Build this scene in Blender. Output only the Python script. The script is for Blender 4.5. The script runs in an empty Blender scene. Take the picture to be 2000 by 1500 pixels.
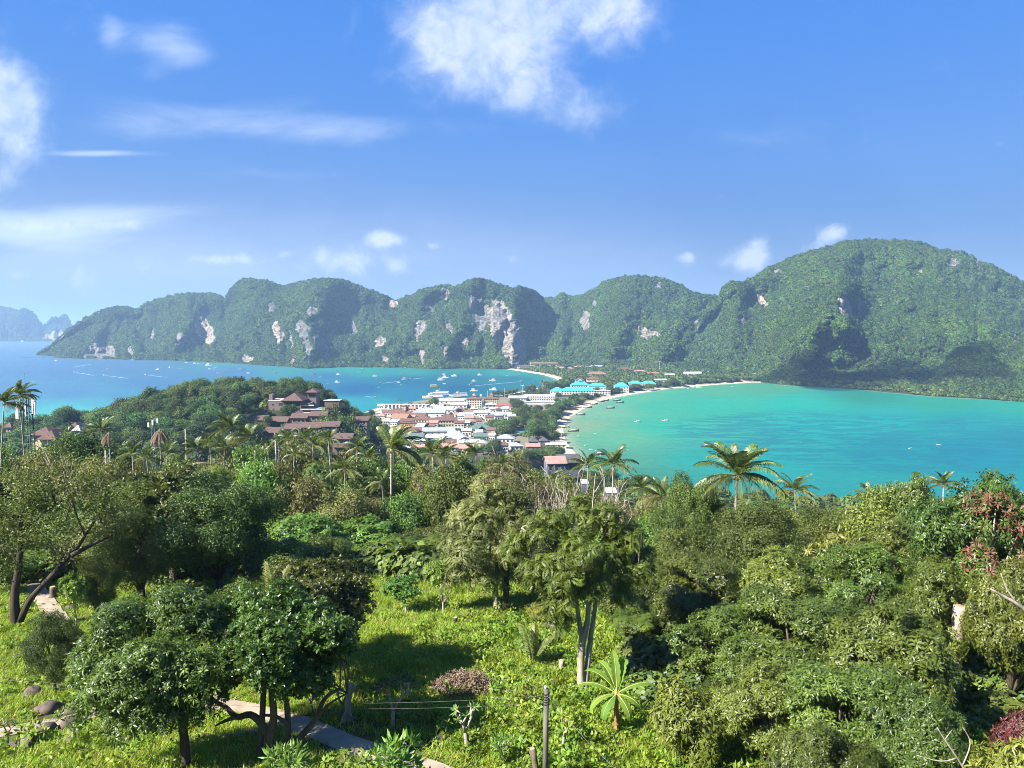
import bpy, math, random
import numpy as np
from mathutils import Vector, Matrix, Euler
from math import radians as R, pi, sin, cos

sc = bpy.context.scene
COL = sc.collection

# ------------------------------------------------------------------ camera
FPX = 1483.0            # focal length in pixels of the 2000 px wide photograph
CZ = 105.0              # eye height above the sea
PITCH = math.atan(108.0 / FPX)
cam = bpy.data.cameras.new('camera')
cam_ob = bpy.data.objects.new('camera', cam)
COL.objects.link(cam_ob)
cam_ob.location = (0, 0, CZ)
cam_ob.rotation_euler = (R(90) - PITCH, 0, 0)
cam.sensor_fit = 'HORIZONTAL'
cam.angle = 2 * math.atan(1000.0 / FPX)
cam.clip_start = 0.2
cam.clip_end = 60000
sc.camera = cam_ob

# ------------------------------------------------------------------ light
SUN_AZ = Vector((-0.86, -0.50))      # towards the sun, seen from above
SUN_EL = R(40)
SUN_AZ.normalize()
to_sun = Vector((SUN_AZ.x * cos(SUN_EL), SUN_AZ.y * cos(SUN_EL), sin(SUN_EL)))
sun = bpy.data.lights.new('sun', 'SUN')
sun.energy = 5.0
sun.angle = R(0.5)
sun.color = (1.0, 0.95, 0.86)
sun_ob = bpy.data.objects.new('sun', sun)
sun_ob.rotation_euler = to_sun.to_track_quat('Z', 'Y').to_euler()
sun_ob.location = to_sun * 3000
COL.objects.link(sun_ob)

sc.view_settings.view_transform = 'Standard'
sc.view_settings.look = 'None'
sc.view_settings.gamma = 1.0
sc.view_settings.exposure = 1.75
sc.render.engine = 'CYCLES'
sc.cycles.max_bounces = 5
sc.cycles.diffuse_bounces = 2
sc.cycles.glossy_bounces = 2
sc.cycles.transmission_bounces = 3
sc.cycles.transparent_max_bounces = 16
sc.cycles.volume_bounces = 0
sc.cycles.use_denoising = True
sc.cycles.denoising_prefilter = 'NONE'
sc.cycles.denoising_input_passes = 'RGB_ALBEDO_NORMAL'
sc.cycles.use_adaptive_sampling = False
sc.cycles.filter_width = 0.95
sc.cycles.caustics_reflective = False
sc.cycles.caustics_refractive = False


# ------------------------------------------------------------------ node helpers
class NT:
    def __init__(s, tree):
        s.t = tree; s.n = tree.nodes; s.l = tree.links

    def new(s, typ, **kw):
        n = s.n.new(typ)
        for k, v in kw.items():
            setattr(n, k, v)
        return n

    def link(s, a, b):
        s.l.new(a, b)

    def val(s, sock, v):
        if hasattr(v, 'is_output') or isinstance(v, bpy.types.NodeSocket):
            s.l.new(v, sock)
        else:
            sock.default_value = v

    def math(s, op, a, b=0.0, c=None, clamp=False):
        n = s.n.new('ShaderNodeMath'); n.operation = op; n.use_clamp = clamp
        s.val(n.inputs[0], a); s.val(n.inputs[1], b)
        if c is not None: s.val(n.inputs[2], c)
        return n.outputs[0]

    def vmath(s, op, a, b=(0, 0, 0)):
        n = s.n.new('ShaderNodeVectorMath'); n.operation = op
        s.val(n.inputs[0], a); s.val(n.inputs[1], b)
        return n.outputs['Value'] if op in ('DOT_PRODUCT', 'LENGTH') else n.outputs[0]

    def mix(s, f, a, b, blend='MIX'):
        n = s.n.new('ShaderNodeMix'); n.data_type = 'RGBA'; n.blend_type = blend
        s.val(n.inputs[0], f); s.val(n.inputs[6], a); s.val(n.inputs[7], b)
        return n.outputs[2]

    def noise(s, vec, scale, detail=3, rough=0.5, dist=0.0):
        n = s.n.new('ShaderNodeTexNoise')
        if vec is not None: s.l.new(vec, n.inputs['Vector'])
        n.inputs['Scale'].default_value = scale; n.inputs['Detail'].default_value = detail
        n.inputs['Roughness'].default_value = rough; n.inputs['Distortion'].default_value = dist
        return n.outputs[0]

    def mr(s, v, a, b, c=0.0, d=1.0, smooth=True):
        n = s.n.new('ShaderNodeMapRange')
        if smooth: n.interpolation_type = 'SMOOTHSTEP'
        s.val(n.inputs[0], v)
        for i, x in zip((1, 2, 3, 4), (a, b, c, d)): s.val(n.inputs[i], x)
        return n.outputs[0]


def c4(c): return (c[0], c[1], c[2], 1.0)


# ------------------------------------------------------------------ sky
world = bpy.data.worlds.new('World')
sc.world = world
world.use_nodes = True
w = NT(world.node_tree)
for n in list(w.n): w.n.remove(n)
out = w.new('ShaderNodeOutputWorld')
bg = w.new('ShaderNodeBackground'); bg.inputs['Strength'].default_value = 0.050
w.link(bg.outputs[0], out.inputs[0])
sky = w.new('ShaderNodeTexSky', sky_type='NISHITA', sun_disc=False, altitude=100, air_density=1.0, dust_density=0.6, ozone_density=2.2)
sky.sun_elevation = SUN_EL
sky.sun_rotation = math.atan2(SUN_AZ.x, SUN_AZ.y)
hs = w.new('ShaderNodeHueSaturation'); hs.inputs['Saturation'].default_value = 1.18; hs.inputs['Value'].default_value = 1.0
w.link(sky.outputs[0], hs.inputs['Color'])
tc = w.new('ShaderNodeTexCoord')
sx = w.new('ShaderNodeSeparateXYZ'); w.link(tc.outputs['Generated'], sx.inputs[0])
# the physical sky, tinted to the clear tropical blue of the day
cr = w.new('ShaderNodeValToRGB'); el = cr.color_ramp.elements
el[0].position = 0.0; el[0].color = (0.60, 1.30, 3.1, 1); el[1].position = 1.0; el[1].color = (0.25, 1.0, 3.6, 1)
for pos, c_ in ((0.09, (0.46, 1.24, 3.35, 1)), (0.2, (0.60, 1.72, 4.7, 1)), (0.34, (0.36, 1.62, 5.3, 1)), (0.5, (0.32, 1.5, 5.2, 1))):
    e_ = el.new(pos); e_.color = c_
w.link(sx.outputs[2], cr.inputs[0])
SKYC = w.mix(0.82, hs.outputs[0], cr.outputs[0])
yy = w.math('MAXIMUM', sx.outputs[1], 0.03)
U = w.math('DIVIDE', sx.outputs[0], yy); V_ = w.math('DIVIDE', sx.outputs[2], yy)
cmb = w.new('ShaderNodeCombineXYZ'); w.link(U, cmb.inputs[0]); w.link(V_, cmb.inputs[1])
UV = cmb.outputs[0]


def sky_uv(px, py):
    a = (px - 1000) / FPX; b = (750 - py) / FPX
    dy = cos(PITCH) + b * sin(PITCH)
    return a / dy, (-sin(PITCH) + b * cos(PITCH)) / dy


def blobs(lst):
    tot = None
    for (px, py, rx, ry, amp) in lst:
        u, v = sky_uv(px, py)
        d = w.vmath('MULTIPLY', w.vmath('SUBTRACT', UV, (u, v, 0)), (FPX / rx, FPX / ry, 0))
        e = w.math('MULTIPLY', w.math('POWER', 2.718, w.math('MULTIPLY', w.vmath('DOT_PRODUCT', d, d), -1.0)), amp)
        tot = e if tot is None else w.math('ADD', tot, e)
    return tot


n_big = w.noise(UV, 8.5, 9, 0.62, 0.35)
n_fine = w.noise(UV, 26.0, 8, 0.64, 0.4)
stretch = w.vmath('MULTIPLY', UV, (1.0, 3.6, 1.0))
n_str = w.noise(stretch, 3.5, 7, 0.62, 0.6)
# large soft cumulus high up
S1 = blobs([(905, 40, 120, 80, .95), (960, 120, 105, 75, .8), (860, 90, 80, 70, .7), (1010, 30, 120, 70, .7), (1130, 20, 110, 62, .9), (1215, 15, 75, 55, .55),
            (1180, 90, 40, 45, .3), (1030, 190, 95, 42, .6), (1130, 215, 65, 50, .75), (1010, 90, 60, 80, .4), (20, 215, 62, 75, 1.3), (45, 270, 50, 45, .5), (-15, 190, 90, 70, 1.0), (-5, 350, 42, 34, .9), (0, 60, 40, 45, .35)])
cl1 = w.mr(w.math('ADD', S1, w.math('MULTIPLY', w.math('SUBTRACT', w.math('MULTIPLY_ADD', n_fine, 0.42, w.math('MULTIPLY', n_big, 0.58)), 0.5), 2.0)), 0.12, 1.5)
# wisps and streaks
S2 = blobs([(310, 70, 95, 38, .6), (365, 115, 60, 30, .5), (215, 60, 26, 50, .35), (300, 145, 40, 20, .3), (190, 300, 95, 7, .75), (450, 235, 330, 45, .38), (700, 255, 260, 30, .25),
            (130, 435, 190, 30, .75), (60, 470, 150, 30, .5), (300, 410, 420, 22, .28), (1350, 280, 260, 40, .22), (560, 340, 300, 16, .22)])
cl2 = w.mr(w.math('ADD', S2, w.math('MULTIPLY', w.math('SUBTRACT', n_str, 0.5), 1.1)), 0.15, 0.95)
# small cumulus just over the mountains
S3 = blobs([(755, 468, 42, 16, 1.0), (850, 480, 20, 10, .6), (1470, 495, 36, 28, .95), (1450, 520, 55, 22, .4), (1340, 503, 22, 15, .6), (1630, 455, 34, 20, .75), (1585, 490, 40, 22, .6), (1000, 507, 20, 10, .6),
            (410, 505, 60, 14, .6), (590, 520, 80, 20, .3), (720, 510, 90, 24, .28), (300, 520, 100, 20, .28), (90, 440, 110, 18, .6), (240, 440, 60, 12, .45), (550, 495, 30, 12, .5), (630, 500, 22, 28, .55), (690, 510, 34, 34, .55), (785, 525, 26, 30, .5), (30, 537, 28, 14, .55), (170, 545, 34, 30, .45), (475, 508, 36, 18, .4), (1790, 464, 30, 10, .35)])
cl3 = w.mr(w.math('ADD', S3, w.math('MULTIPLY', w.math('SUBTRACT', n_fine, 0.5), 1.5)), 0.24, 0.95)
# thin high veil low over the horizon, thicker towards the open sea
S4 = blobs([(-100, 520, 900, 130, .85), (500, 510, 800, 90, .5), (1400, 540, 600, 70, .25)])
veil = w.math('MULTIPLY', S4, w.mr(n_str, 0.2, 0.8, 0.55, 1.0))
front = w.mr(sx.outputs[1], 0.05, 0.2)
col = w.mix(w.math('MULTIPLY', veil, front), SKYC, (2.9, 3.75, 5.6, 1))
col = w.mix(w.math('MULTIPLY', w.math('MULTIPLY', cl2, 0.6), front), col, (5.21, 6.04, 7.16, 1))
shade1 = w.mix(w.mr(n_big, 0.35, 0.7), (3.91, 4.84, 6.23, 1), (6.23, 6.60, 7.16, 1))
col = w.mix(w.math('MULTIPLY', w.math('MULTIPLY', w.math('MULTIPLY', cl1, w.mr(n_fine, 0.3, 0.62, 0.62, 1.0)), 0.84), front), col, shade1)
col = w.mix(w.math('MULTIPLY', w.math('MULTIPLY', cl3, 0.72), front), col, (5.58, 6.14, 6.98, 1))
w.link(col, bg.inputs['Color'])


# ------------------------------------------------------------------ geometry of the view (used only to read real positions off the photograph)
def ray(px, py):
    a = (px - 1000) / FPX; b = (750 - py) / FPX
    return np.array([a, cos(PITCH) + b * sin(PITCH), -sin(PITCH) + b * cos(PITCH)])


def PD(px, py, d):
    """the point seen at px, py whose world y is d"""
    r = ray(px, py); r = r * (d / r[1])
    return np.array([r[0], r[1], CZ + r[2]])


def G(px, py, z=0.0):
    r = ray(px, py); s = (z - CZ) / r[2]
    return np.array([r[0] * s, r[1] * s, z])


def to_px(x, y, z):
    dz = z - CZ
    f = y * cos(PITCH) - dz * sin(PITCH); u = y * sin(PITCH) + dz * cos(PITCH)
    return 1000 + FPX * x / f, 750 - FPX * u / f


# ------------------------------------------------------------------ numpy noise
def _h(ix, iy, seed):
    n = (ix.astype(np.int64) * 374761393 + iy.astype(np.int64) * 668265263 + seed * 1274126177) & 0xFFFFFFFF
    n = ((n ^ (n >> 13)) * 1274126177) & 0xFFFFFFFF
    n = n ^ (n >> 16)
    return (n & 0xFFFFFF) / float(0xFFFFFF)


def vnoise(x, y, seed=0):
    x = np.asarray(x, float); y = np.asarray(y, float)
    ix = np.floor(x); iy = np.floor(y); fx = x - ix; fy = y - iy
    fx = fx * fx * fx * (fx * (fx * 6 - 15) + 10); fy = fy * fy * fy * (fy * (fy * 6 - 15) + 10)
    a = _h(ix, iy, seed); b = _h(ix + 1, iy, seed); c = _h(ix, iy + 1, seed); d = _h(ix + 1, iy + 1, seed)
    return (a * (1 - fx) + b * fx) * (1 - fy) + (c * (1 - fx) + d * fx) * fy


def fbm(x, y, octv=4, seed=0, gain=0.5):
    s = 0; a = 1; t = 0
    for i in range(octv):
        s = s + a * (vnoise(x * 2 ** i, y * 2 ** i, seed + i * 17) - 0.5); t += a; a *= gain
    return s / t * 2


def sst(a, b, x):
    t = np.clip((x - a) / (b - a), 0, 1)
    return t * t * (3 - 2 * t)


def lerp_tab(tab, x):
    t = np.array(tab, float)
    return np.interp(x, t[:, 0], t[:, 1])


# ------------------------------------------------------------------ meshes
def np_mesh(name, V, faces, mats=(), fattr=None, vattr=None, vcol=None, smooth=False, midx=None):
    me = bpy.data.meshes.new(name)
    V = np.asarray(V, np.float32)
    if not isinstance(faces, list): faces = [faces]
    faces = [np.asarray(f, np.int32) for f in faces if len(f)]
    me.vertices.add(len(V)); me.vertices.foreach_set('co', V.ravel())
    if faces:
        lv = np.concatenate([f.ravel() for f in faces])
        sizes = np.concatenate([np.full(len(f), f.shape[1], np.int32) for f in faces])
        me.loops.add(len(lv)); me.loops.foreach_set('vertex_index', lv)
        me.polygons.add(len(sizes))
        me.polygons.foreach_set('loop_start', np.concatenate([[0], np.cumsum(sizes)[:-1]]).astype(np.int32))
        if midx is not None: me.polygons.foreach_set('material_index', np.asarray(midx, np.int32))
        me.polygons.foreach_set('use_smooth', np.full(len(sizes), smooth, bool))
    for k, v in (fattr or {}).items():
        a = me.attributes.new(k, 'FLOAT', 'FACE'); a.data.foreach_set('value', np.asarray(v, np.float32))
    for k, v in (vattr or {}).items():
        v = np.asarray(v)
        if v.ndim == 2:
            a = me.attributes.new(k, 'FLOAT_VECTOR', 'POINT'); a.data.foreach_set('vector', v.astype(np.float32).ravel())
        elif v.dtype.kind == 'i':
            a = me.attributes.new(k, 'INT', 'POINT'); a.data.foreach_set('value', v.astype(np.int32))
        else:
            a = me.attributes.new(k, 'FLOAT', 'POINT'); a.data.foreach_set('value', v.astype(np.float32))
    if vcol is not None:
        for k, v in vcol.items():
            a = me.attributes.new(k, 'FLOAT_COLOR', 'POINT')
            a.data.foreach_set('color', np.concatenate([v, np.ones((len(v), 1))], 1).astype(np.float32).ravel())
    for m in mats: me.materials.append(m)
    me.update(calc_edges=True)
    return me


def grid_faces(nu, nv):
    """quads of a grid stored row by row: nv rows of nu points"""
    i = np.arange(nu - 1)[None, :] + np.arange(nv - 1)[:, None] * nu
    i = i.ravel()
    return np.stack([i, i + 1, i + nu + 1, i + nu], 1)


def add(name, me, parent=None, loc=None, rot=None, scale=None):
    o = bpy.data.objects.new(name, me); COL.objects.link(o)
    if parent is not None: o.parent = parent
    if loc is not None: o.location = loc
    if rot is not None: o.rotation_euler = rot
    if scale is not None: o.scale = scale if hasattr(scale, '__len__') else (scale,) * 3
    return o


THINGS = []


def tag(o, label, cat, group=None, pos=None, share=False):
    o['label'] = label; o['category'] = cat
    if group: o['group'] = group
    THINGS.append((o, pos, share))
    return o


def thing(name, loc, label, cat, group=None, rot=(0, 0, 0), scale=1.0, share=False):
    o = bpy.data.objects.new(name, None); COL.objects.link(o)
    o.empty_display_size = 0.5
    o.location = loc; o.rotation_euler = rot
    o.scale = (scale,) * 3 if not hasattr(scale, '__len__') else scale
    tag(o, label, cat, group, None, share)
    return o


def kind(o, k):
    o['kind'] = k
    return o


class MB:
    """collects simple shapes into one mesh"""
    def __init__(s): s.v = []; s.f = []; s.m = []

    def put(s, V, Fs, mi=0):
        b = len(s.v)
        s.v += [tuple(map(float, p)) for p in V]
        s.f += [tuple(int(i) + b for i in f) for f in Fs]
        s.m += [mi] * len(Fs)
        return s

    def box(s, x0, y0, z0, x1, y1, z1, mi=0):
        V = [(x0, y0, z0), (x1, y0, z0), (x1, y1, z0), (x0, y1, z0), (x0, y0, z1), (x1, y0, z1), (x1, y1, z1), (x0, y1, z1)]
        return s.put(V, [(0, 3, 2, 1), (4, 5, 6, 7), (0, 1, 5, 4), (1, 2, 6, 5), (2, 3, 7, 6), (3, 0, 4, 7)], mi)

    def tube(s, pts, rad, n=8, mi=0, cap=True):
        pts = [Vector(p) for p in pts]
        if not hasattr(rad, '__len__'): rad = [rad] * len(pts)
        V = []; Fs = []
        t0 = (pts[1] - pts[0]).normalized()
        ref = Vector((1, 0, 0)) if abs(t0.x) < 0.8 else Vector((0, 1, 0))
        for i, p in enumerate(pts):
            t = (pts[min(i + 1, len(pts) - 1)] - pts[max(i - 1, 0)]).normalized()
            a = (ref - t * ref.dot(t)).normalized(); b = t.cross(a); ref = a
            for k in range(n):
                an = 2 * pi * k / n
                V.append(p + (a * cos(an) + b * sin(an)) * rad[i])
        for i in range(len(pts) - 1):
            for k in range(n):
                k2 = (k + 1) % n
                Fs.append((i * n + k, i * n + k2, (i + 1) * n + k2, (i + 1) * n + k))
        if cap:
            Fs.append(tuple(range(n - 1, -1, -1))); Fs.append(tuple((len(pts) - 1) * n + k for k in range(n)))
        return s.put(V, Fs, mi)

    def hip(s, x0, y0, x1, y1, z, h, over=0.5, ridge=None, mi=0, thick=0.2):
        """hipped roof over a rectangle, with a fascia"""
        x0 -= over; y0 -= over; x1 += over; y1 += over
        w_, d_ = x1 - x0, y1 - y0
        ins = min(w_, d_) / 2 * (0.98 if ridge is None else ridge)
        cx_, cy_ = (x0 + x1) / 2, (y0 + y1) / 2
        if w_ >= d_: r0, r1 = (x0 + ins, cy_, z + h), (x1 - ins, cy_, z + h)
        else: r0, r1 = (cx_, y0 + ins, z + h), (cx_, y1 - ins, z + h)
        V = [(x0, y0, z - thick), (x1, y0, z - thick), (x1, y1, z - thick), (x0, y1, z - thick), (x0, y0, z), (x1, y0, z), (x1, y1, z), (x0, y1, z), r0, r1]
        if w_ >= d_: Fr = [(4, 5, 9, 8), (5, 6, 9), (6, 7, 8, 9), (7, 4, 8)]
        else: Fr = [(4, 5, 8), (5, 6, 9, 8), (6, 7, 9), (7, 4, 8, 9)]
        return s.put(V, [(3, 2, 1, 0), (0, 1, 5, 4), (1, 2, 6, 5), (2, 3, 7, 6), (3, 0, 4, 7)] + Fr, mi)

    def gable(s, x0, y0, x1, y1, z, h, over=0.5, mi=0, axis='x', thick=0.2):
        x0 -= over; y0 -= over; x1 += over; y1 += over
        if axis == 'x':
            cy_ = (y0 + y1) / 2
            V = [(x0, y0, z), (x1, y0, z), (x1, y1, z), (x0, y1, z), (x0, cy_, z + h), (x1, cy_, z + h)]
        else:
            cx_ = (x0 + x1) / 2
            V = [(x0, y0, z), (x0, y1, z), (x1, y1, z), (x1, y0, z), (cx_, y0, z + h), (cx_, y1, z + h)]
            V = [V[0], V[1], V[2], V[3], V[4], V[5]]
        Vb = [(p[0], p[1], p[2] - thick) for p in V]
        Fs = [(0, 1, 5, 4), (2, 3, 4, 5), (6, 10, 11, 7), (8, 11, 10, 9), (0, 6, 7, 1), (2, 8, 9, 3), (0, 4, 10, 6), (3, 9, 10, 4), (1, 7, 11, 5), (2, 5, 11, 8)]
        return s.put(V + Vb, Fs, mi)

    def mesh(s, name, *mats, smooth=False):
        me = bpy.data.meshes.new(name)
        me.from_pydata(s.v, [], s.f)
        for m in mats: me.materials.append(m)
        if len(mats) > 1: me.polygons.foreach_set('material_index', s.m)
        if smooth: me.polygons.foreach_set('use_smooth', [True] * len(me.polygons))
        me.update()
        return me

    def build(s, name, m, parent=None, smooth=False, **kw):
        return add(name, s.mesh(name, *(m if isinstance(m, (list, tuple)) else (m,)), smooth=smooth), parent, **kw)


# ------------------------------------------------------------------ materials
_mc = {}


def mat(name, c1, c2=None, rough=0.8, scale=1.0, spec=0.3, detail=4, bump=0.0, stretch=(1, 1, 1), coord='Object', metal=0.0, rand=0.0):
    if name in _mc: return _mc[name]
    m = bpy.data.materials.new(name); m.use_nodes = True
    t = NT(m.node_tree); p = t.n['Principled BSDF']
    p.inputs['Roughness'].default_value = rough; p.inputs['Specular IOR Level'].default_value = spec; p.inputs['Metallic'].default_value = metal
    if c2 is None: c2 = tuple(x * 0.72 for x in c1)
    tcn = t.new('ShaderNodeTexCoord')
    v = t.vmath('MULTIPLY', tcn.outputs[coord], stretch)
    nz = t.noise(v, scale, detail, 0.6)
    f = t.mr(nz, 0.3, 0.7)
    colr = t.mix(f, c4(c1), c4(c2))
    if rand:
        oi = t.new('ShaderNodeObjectInfo')
        h = t.new('ShaderNodeHueSaturation')
        t.link(colr, h.inputs['Color']); t.link(t.mr(oi.outputs['Random'], 0, 1, 1 - rand, 1 + rand, False), h.inputs['Value'])
        colr = h.outputs[0]
    t.link(colr, p.inputs['Base Color'])
    if bump:
        b = t.new('ShaderNodeBump'); b.inputs['Strength'].default_value = bump; b.inputs['Distance'].default_value = 0.05
        t.link(nz, b.inputs['Height']); t.link(b.outputs[0], p.inputs['Normal'])
    _mc[name] = m
    return m


def leafmat(name, dark, light, old=None, oldfrac=0.06, trans=0.38, rough=0.42, spec=0.45, rand=0.22, huer=0.025, patch=0.0):
    """leaves: colour by each leaf's own tint, each plant's own shade; some light passes through"""
    if name in _mc: return _mc[name]
    m = bpy.data.materials.new(name); m.use_nodes = True
    t = NT(m.node_tree); p = t.n['Principled BSDF']; o = t.n['Material Output']
    at = t.new('ShaderNodeAttribute', attribute_name='tint')
    c = t.mix(t.mr(at.outputs['Fac'], 0, 0.9, 0, 1, False), c4(dark), c4(light))
    if old is not None: c = t.mix(t.mr(at.outputs['Fac'], 1 - oldfrac, 1 - oldfrac + 0.01), c, c4(old))
    oi = t.new('ShaderNodeObjectInfo')
    h = t.new('ShaderNodeHueSaturation')
    t.link(c, h.inputs['Color'])
    t.link(t.mr(oi.outputs['Random'], 0, 1, 1 - rand, 1 + rand, False), h.inputs['Value'])
    r2 = t.math('FRACT', t.math('MULTIPLY', oi.outputs['Random'], 17.31))
    t.link(t.mr(r2, 0, 1, 0.5 - huer, 0.5 + huer, False), h.inputs['Hue'])
    c = h.outputs[0]
    if patch:
        g = t.new('ShaderNodeNewGeometry')
        nz = t.noise(g.outputs['Position'], patch, 3, 0.55)
        c = t.mix(t.mr(nz, 0.42, 0.66, 0, 0.75), c, t.mix(1.0, c, (1.65, 1.6, 0.95, 1), 'MULTIPLY'))
    p.inputs['Roughness'].default_value = rough; p.inputs['Specular IOR Level'].default_value = spec
    t.link(c, p.inputs['Base Color'])
    if trans > 0:
        tr = t.new('ShaderNodeBsdfTranslucent')
        t.link(t.mix(1.0, c, (1.25, 1.15, 0.5, 1), 'MULTIPLY'), tr.inputs['Color'])
        ms = t.new('ShaderNodeMixShader'); ms.inputs[0].default_value = trans
        t.link(p.outputs[0], ms.inputs[1]); t.link(tr.outputs[0], ms.inputs[2]); t.link(ms.outputs[0], o.inputs['Surface'])
    _mc[name] = m
    return m

# ================================================================== LAND AND SEA
_c = [(-900, 560), (-640, 610), (-480, 640), (-400, 690), (-330, 720), (-250, 740), (-190, 760), (-190, 860)]
for p in [(722, 802), (750, 794), (800, 787), (840, 782), (900, 780), (960, 776), (1000, 769), (1050, 759), (1082, 750), (1092, 743), (1080, 737), (1060, 732), (1030, 727), (1000, 722.5), (984, 720)]:
    _c.append(tuple(G(*p)[:2]))
_c += [(-20, 2600), (1500, 2600), (2200, 1300)]
for p in [(2300, 800), (2000, 783.5), (1820, 774), (1680, 761), (1530, 752), (1508, 747), (1470, 747), (1400, 751), (1340, 756), (1290, 761), (1240, 769), (1200, 776), (1160, 788), (1136, 800), (1112, 815), (1098, 838), (1104, 862), (1122, 885)]:
    _c.append(tuple(G(*p)[:2]))
_c += [(44, 560), (44, 530), (62, 500), (115, 445), (200, 425), (300, 415), (420, 400), (600, 380), (900, 300), (900, -600), (-900, -600)]
COAST = np.array(_c)


def coast_sd(x, y):
    """distance to the coast, positive inland"""
    x = np.asarray(x, float).ravel(); y = np.asarray(y, float).ravel()
    best = np.full(len(x), 1e18); inside = np.zeros(len(x), bool)
    n = len(COAST)
    for i in range(n):
        ax, ay = COAST[i]; bx, by = COAST[(i + 1) % n]
        dx, dy = bx - ax, by - ay
        t = np.clip(((x - ax) * dx + (y - ay) * dy) / (dx * dx + dy * dy), 0, 1)
        best = np.minimum(best, (x - ax - t * dx) ** 2 + (y - ay - t * dy) ** 2)
        cr = ((ay > y) != (by > y)) & (x < (bx - ax) * (y - ay) / (by - ay + 1e-12) + ax)
        inside ^= cr
    return np.where(inside, np.sqrt(best), -np.sqrt(best))


BASE = [(-300, 128), (-40, 108), (-6, 102.5), (3, 101.5), (10, 95.5), (18, 90.6), (26, 88.9), (35, 88.0), (45, 87.2), (55, 86.3), (66, 83.2), (80, 79), (100, 74.2), (120, 69.5), (160, 59), (220, 44), (300, 27), (400, 14), (480, 7.5), (560, 4.0), (4000, 3.5)]
HILL = [(-20, 815), (80, 812), (200, 806), (260, 792), (290, 777), (340, 757), (370, 748), (440, 743), (560, 745), (600, 752), (640, 775), (665, 796), (700, 822), (740, 850), (800, 880)]
HILLX = np.array([(PD(px, py, 540)[0], PD(px, py, 540)[2] - 9.5) for px, py in HILL])


def height(x, y, sd=None):
    x = np.asarray(x, float); y = np.asarray(y, float)
    sh = x.shape; x = x.ravel(); y = y.ravel()
    if sd is None: sd = coast_sd(x, y)
    d = y + 0.0006 * x * x * sst(20, 120, np.abs(x)) * 0.2
    b = lerp_tab(BASE, d)
    # the slope falls away faster towards the right-hand bay
    b = b - 4.0 * sst(14, 60, x) * sst(45, 80, y) * (1 - sst(260, 420, y))
    hh = np.interp(x, HILLX[:, 0], HILLX[:, 1])
    s = np.where(y < 540, 150.0, 95.0)
    hill = np.maximum(hh, 0) * np.exp(-0.5 * ((y - 540) / s) ** 2)
    h = np.maximum(b, hill) + 2.5 * np.exp(-((b - hill) / 6) ** 2)
    near = sst(60, 110, np.hypot(x, y))
    h = h + near * (fbm(x / 45, y / 45, 3, 5) * 2.2) * (1 - sst(480, 600, y) * (1 - sst(15, 40, hill))) + 0.25 * fbm(x / 6, y / 6, 3, 9) * sst(10, 20, np.hypot(x, y)) * (1 - sst(420, 520, y))
    ramp = np.where(sd > 0, 0.12 + sd * 0.11 + np.maximum(sd - 22, 0) * 0.5, np.maximum(sd * 0.08, -5))
    h = np.where(sd > 120, h, np.minimum(h, ramp))
    return h.reshape(sh)


def H1(x, y): return float(height(np.array([x]), np.array([y]))[0])


def hit(px, py):
    """where the view through px, py first meets the ground"""
    r = ray(px, py); r = r / r[1]
    ds = np.concatenate([np.arange(8, 130, 0.5), np.arange(130, 1500, 4.0)])
    X = r[0] * ds; Z = CZ + r[2] * ds
    hz = height(X, ds)
    i = np.argmax(Z < hz)
    if i == 0: return G(px, py, 3.5)
    a, b = Z[i - 1] - hz[i - 1], hz[i] - Z[i]
    d = ds[i - 1] + (ds[i] - ds[i - 1]) * a / max(a + b, 1e-9)
    x = r[0] * d
    return np.array([x, d, H1(x, d)])


# ---- the ground sheet
az = np.concatenate([np.linspace(-180, -60, 40, endpoint=False), np.linspace(-60, -42, 60, endpoint=False), np.linspace(-42, 42, 620, endpoint=False), np.linspace(42, 60, 60, endpoint=False), np.linspace(60, 180, 41)])
rr = np.concatenate([[0.3], np.linspace(1.5, 20, 26, endpoint=False), np.geomspace(20, 2400, 330)])
A, RR = np.meshgrid(R(1) * az, rr)
GX = (RR * np.sin(A)).ravel(); GY = (RR * np.cos(A)).ravel()
GSD = coast_sd(GX, GY)
GH = height(GX, GY, GSD)
sand = (1 - sst(9, 17, GSD + 4 * fbm(GX / 18, GY / 18, 3, 3))) * (GY > 430) * (GX < 0.36 * GY)
sand = np.where((GX > -60) & (GX < 250) & (GY > 600) & (GY < 1250) & (GSD < 26) & (GX + 0 * GY > 20), np.maximum(sand, 1 - sst(8, 15, GSD)), sand)
town = sst(540, 600, GY) * (1 - sst(8, 14, GH)) * (GY < 1100)


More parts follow.
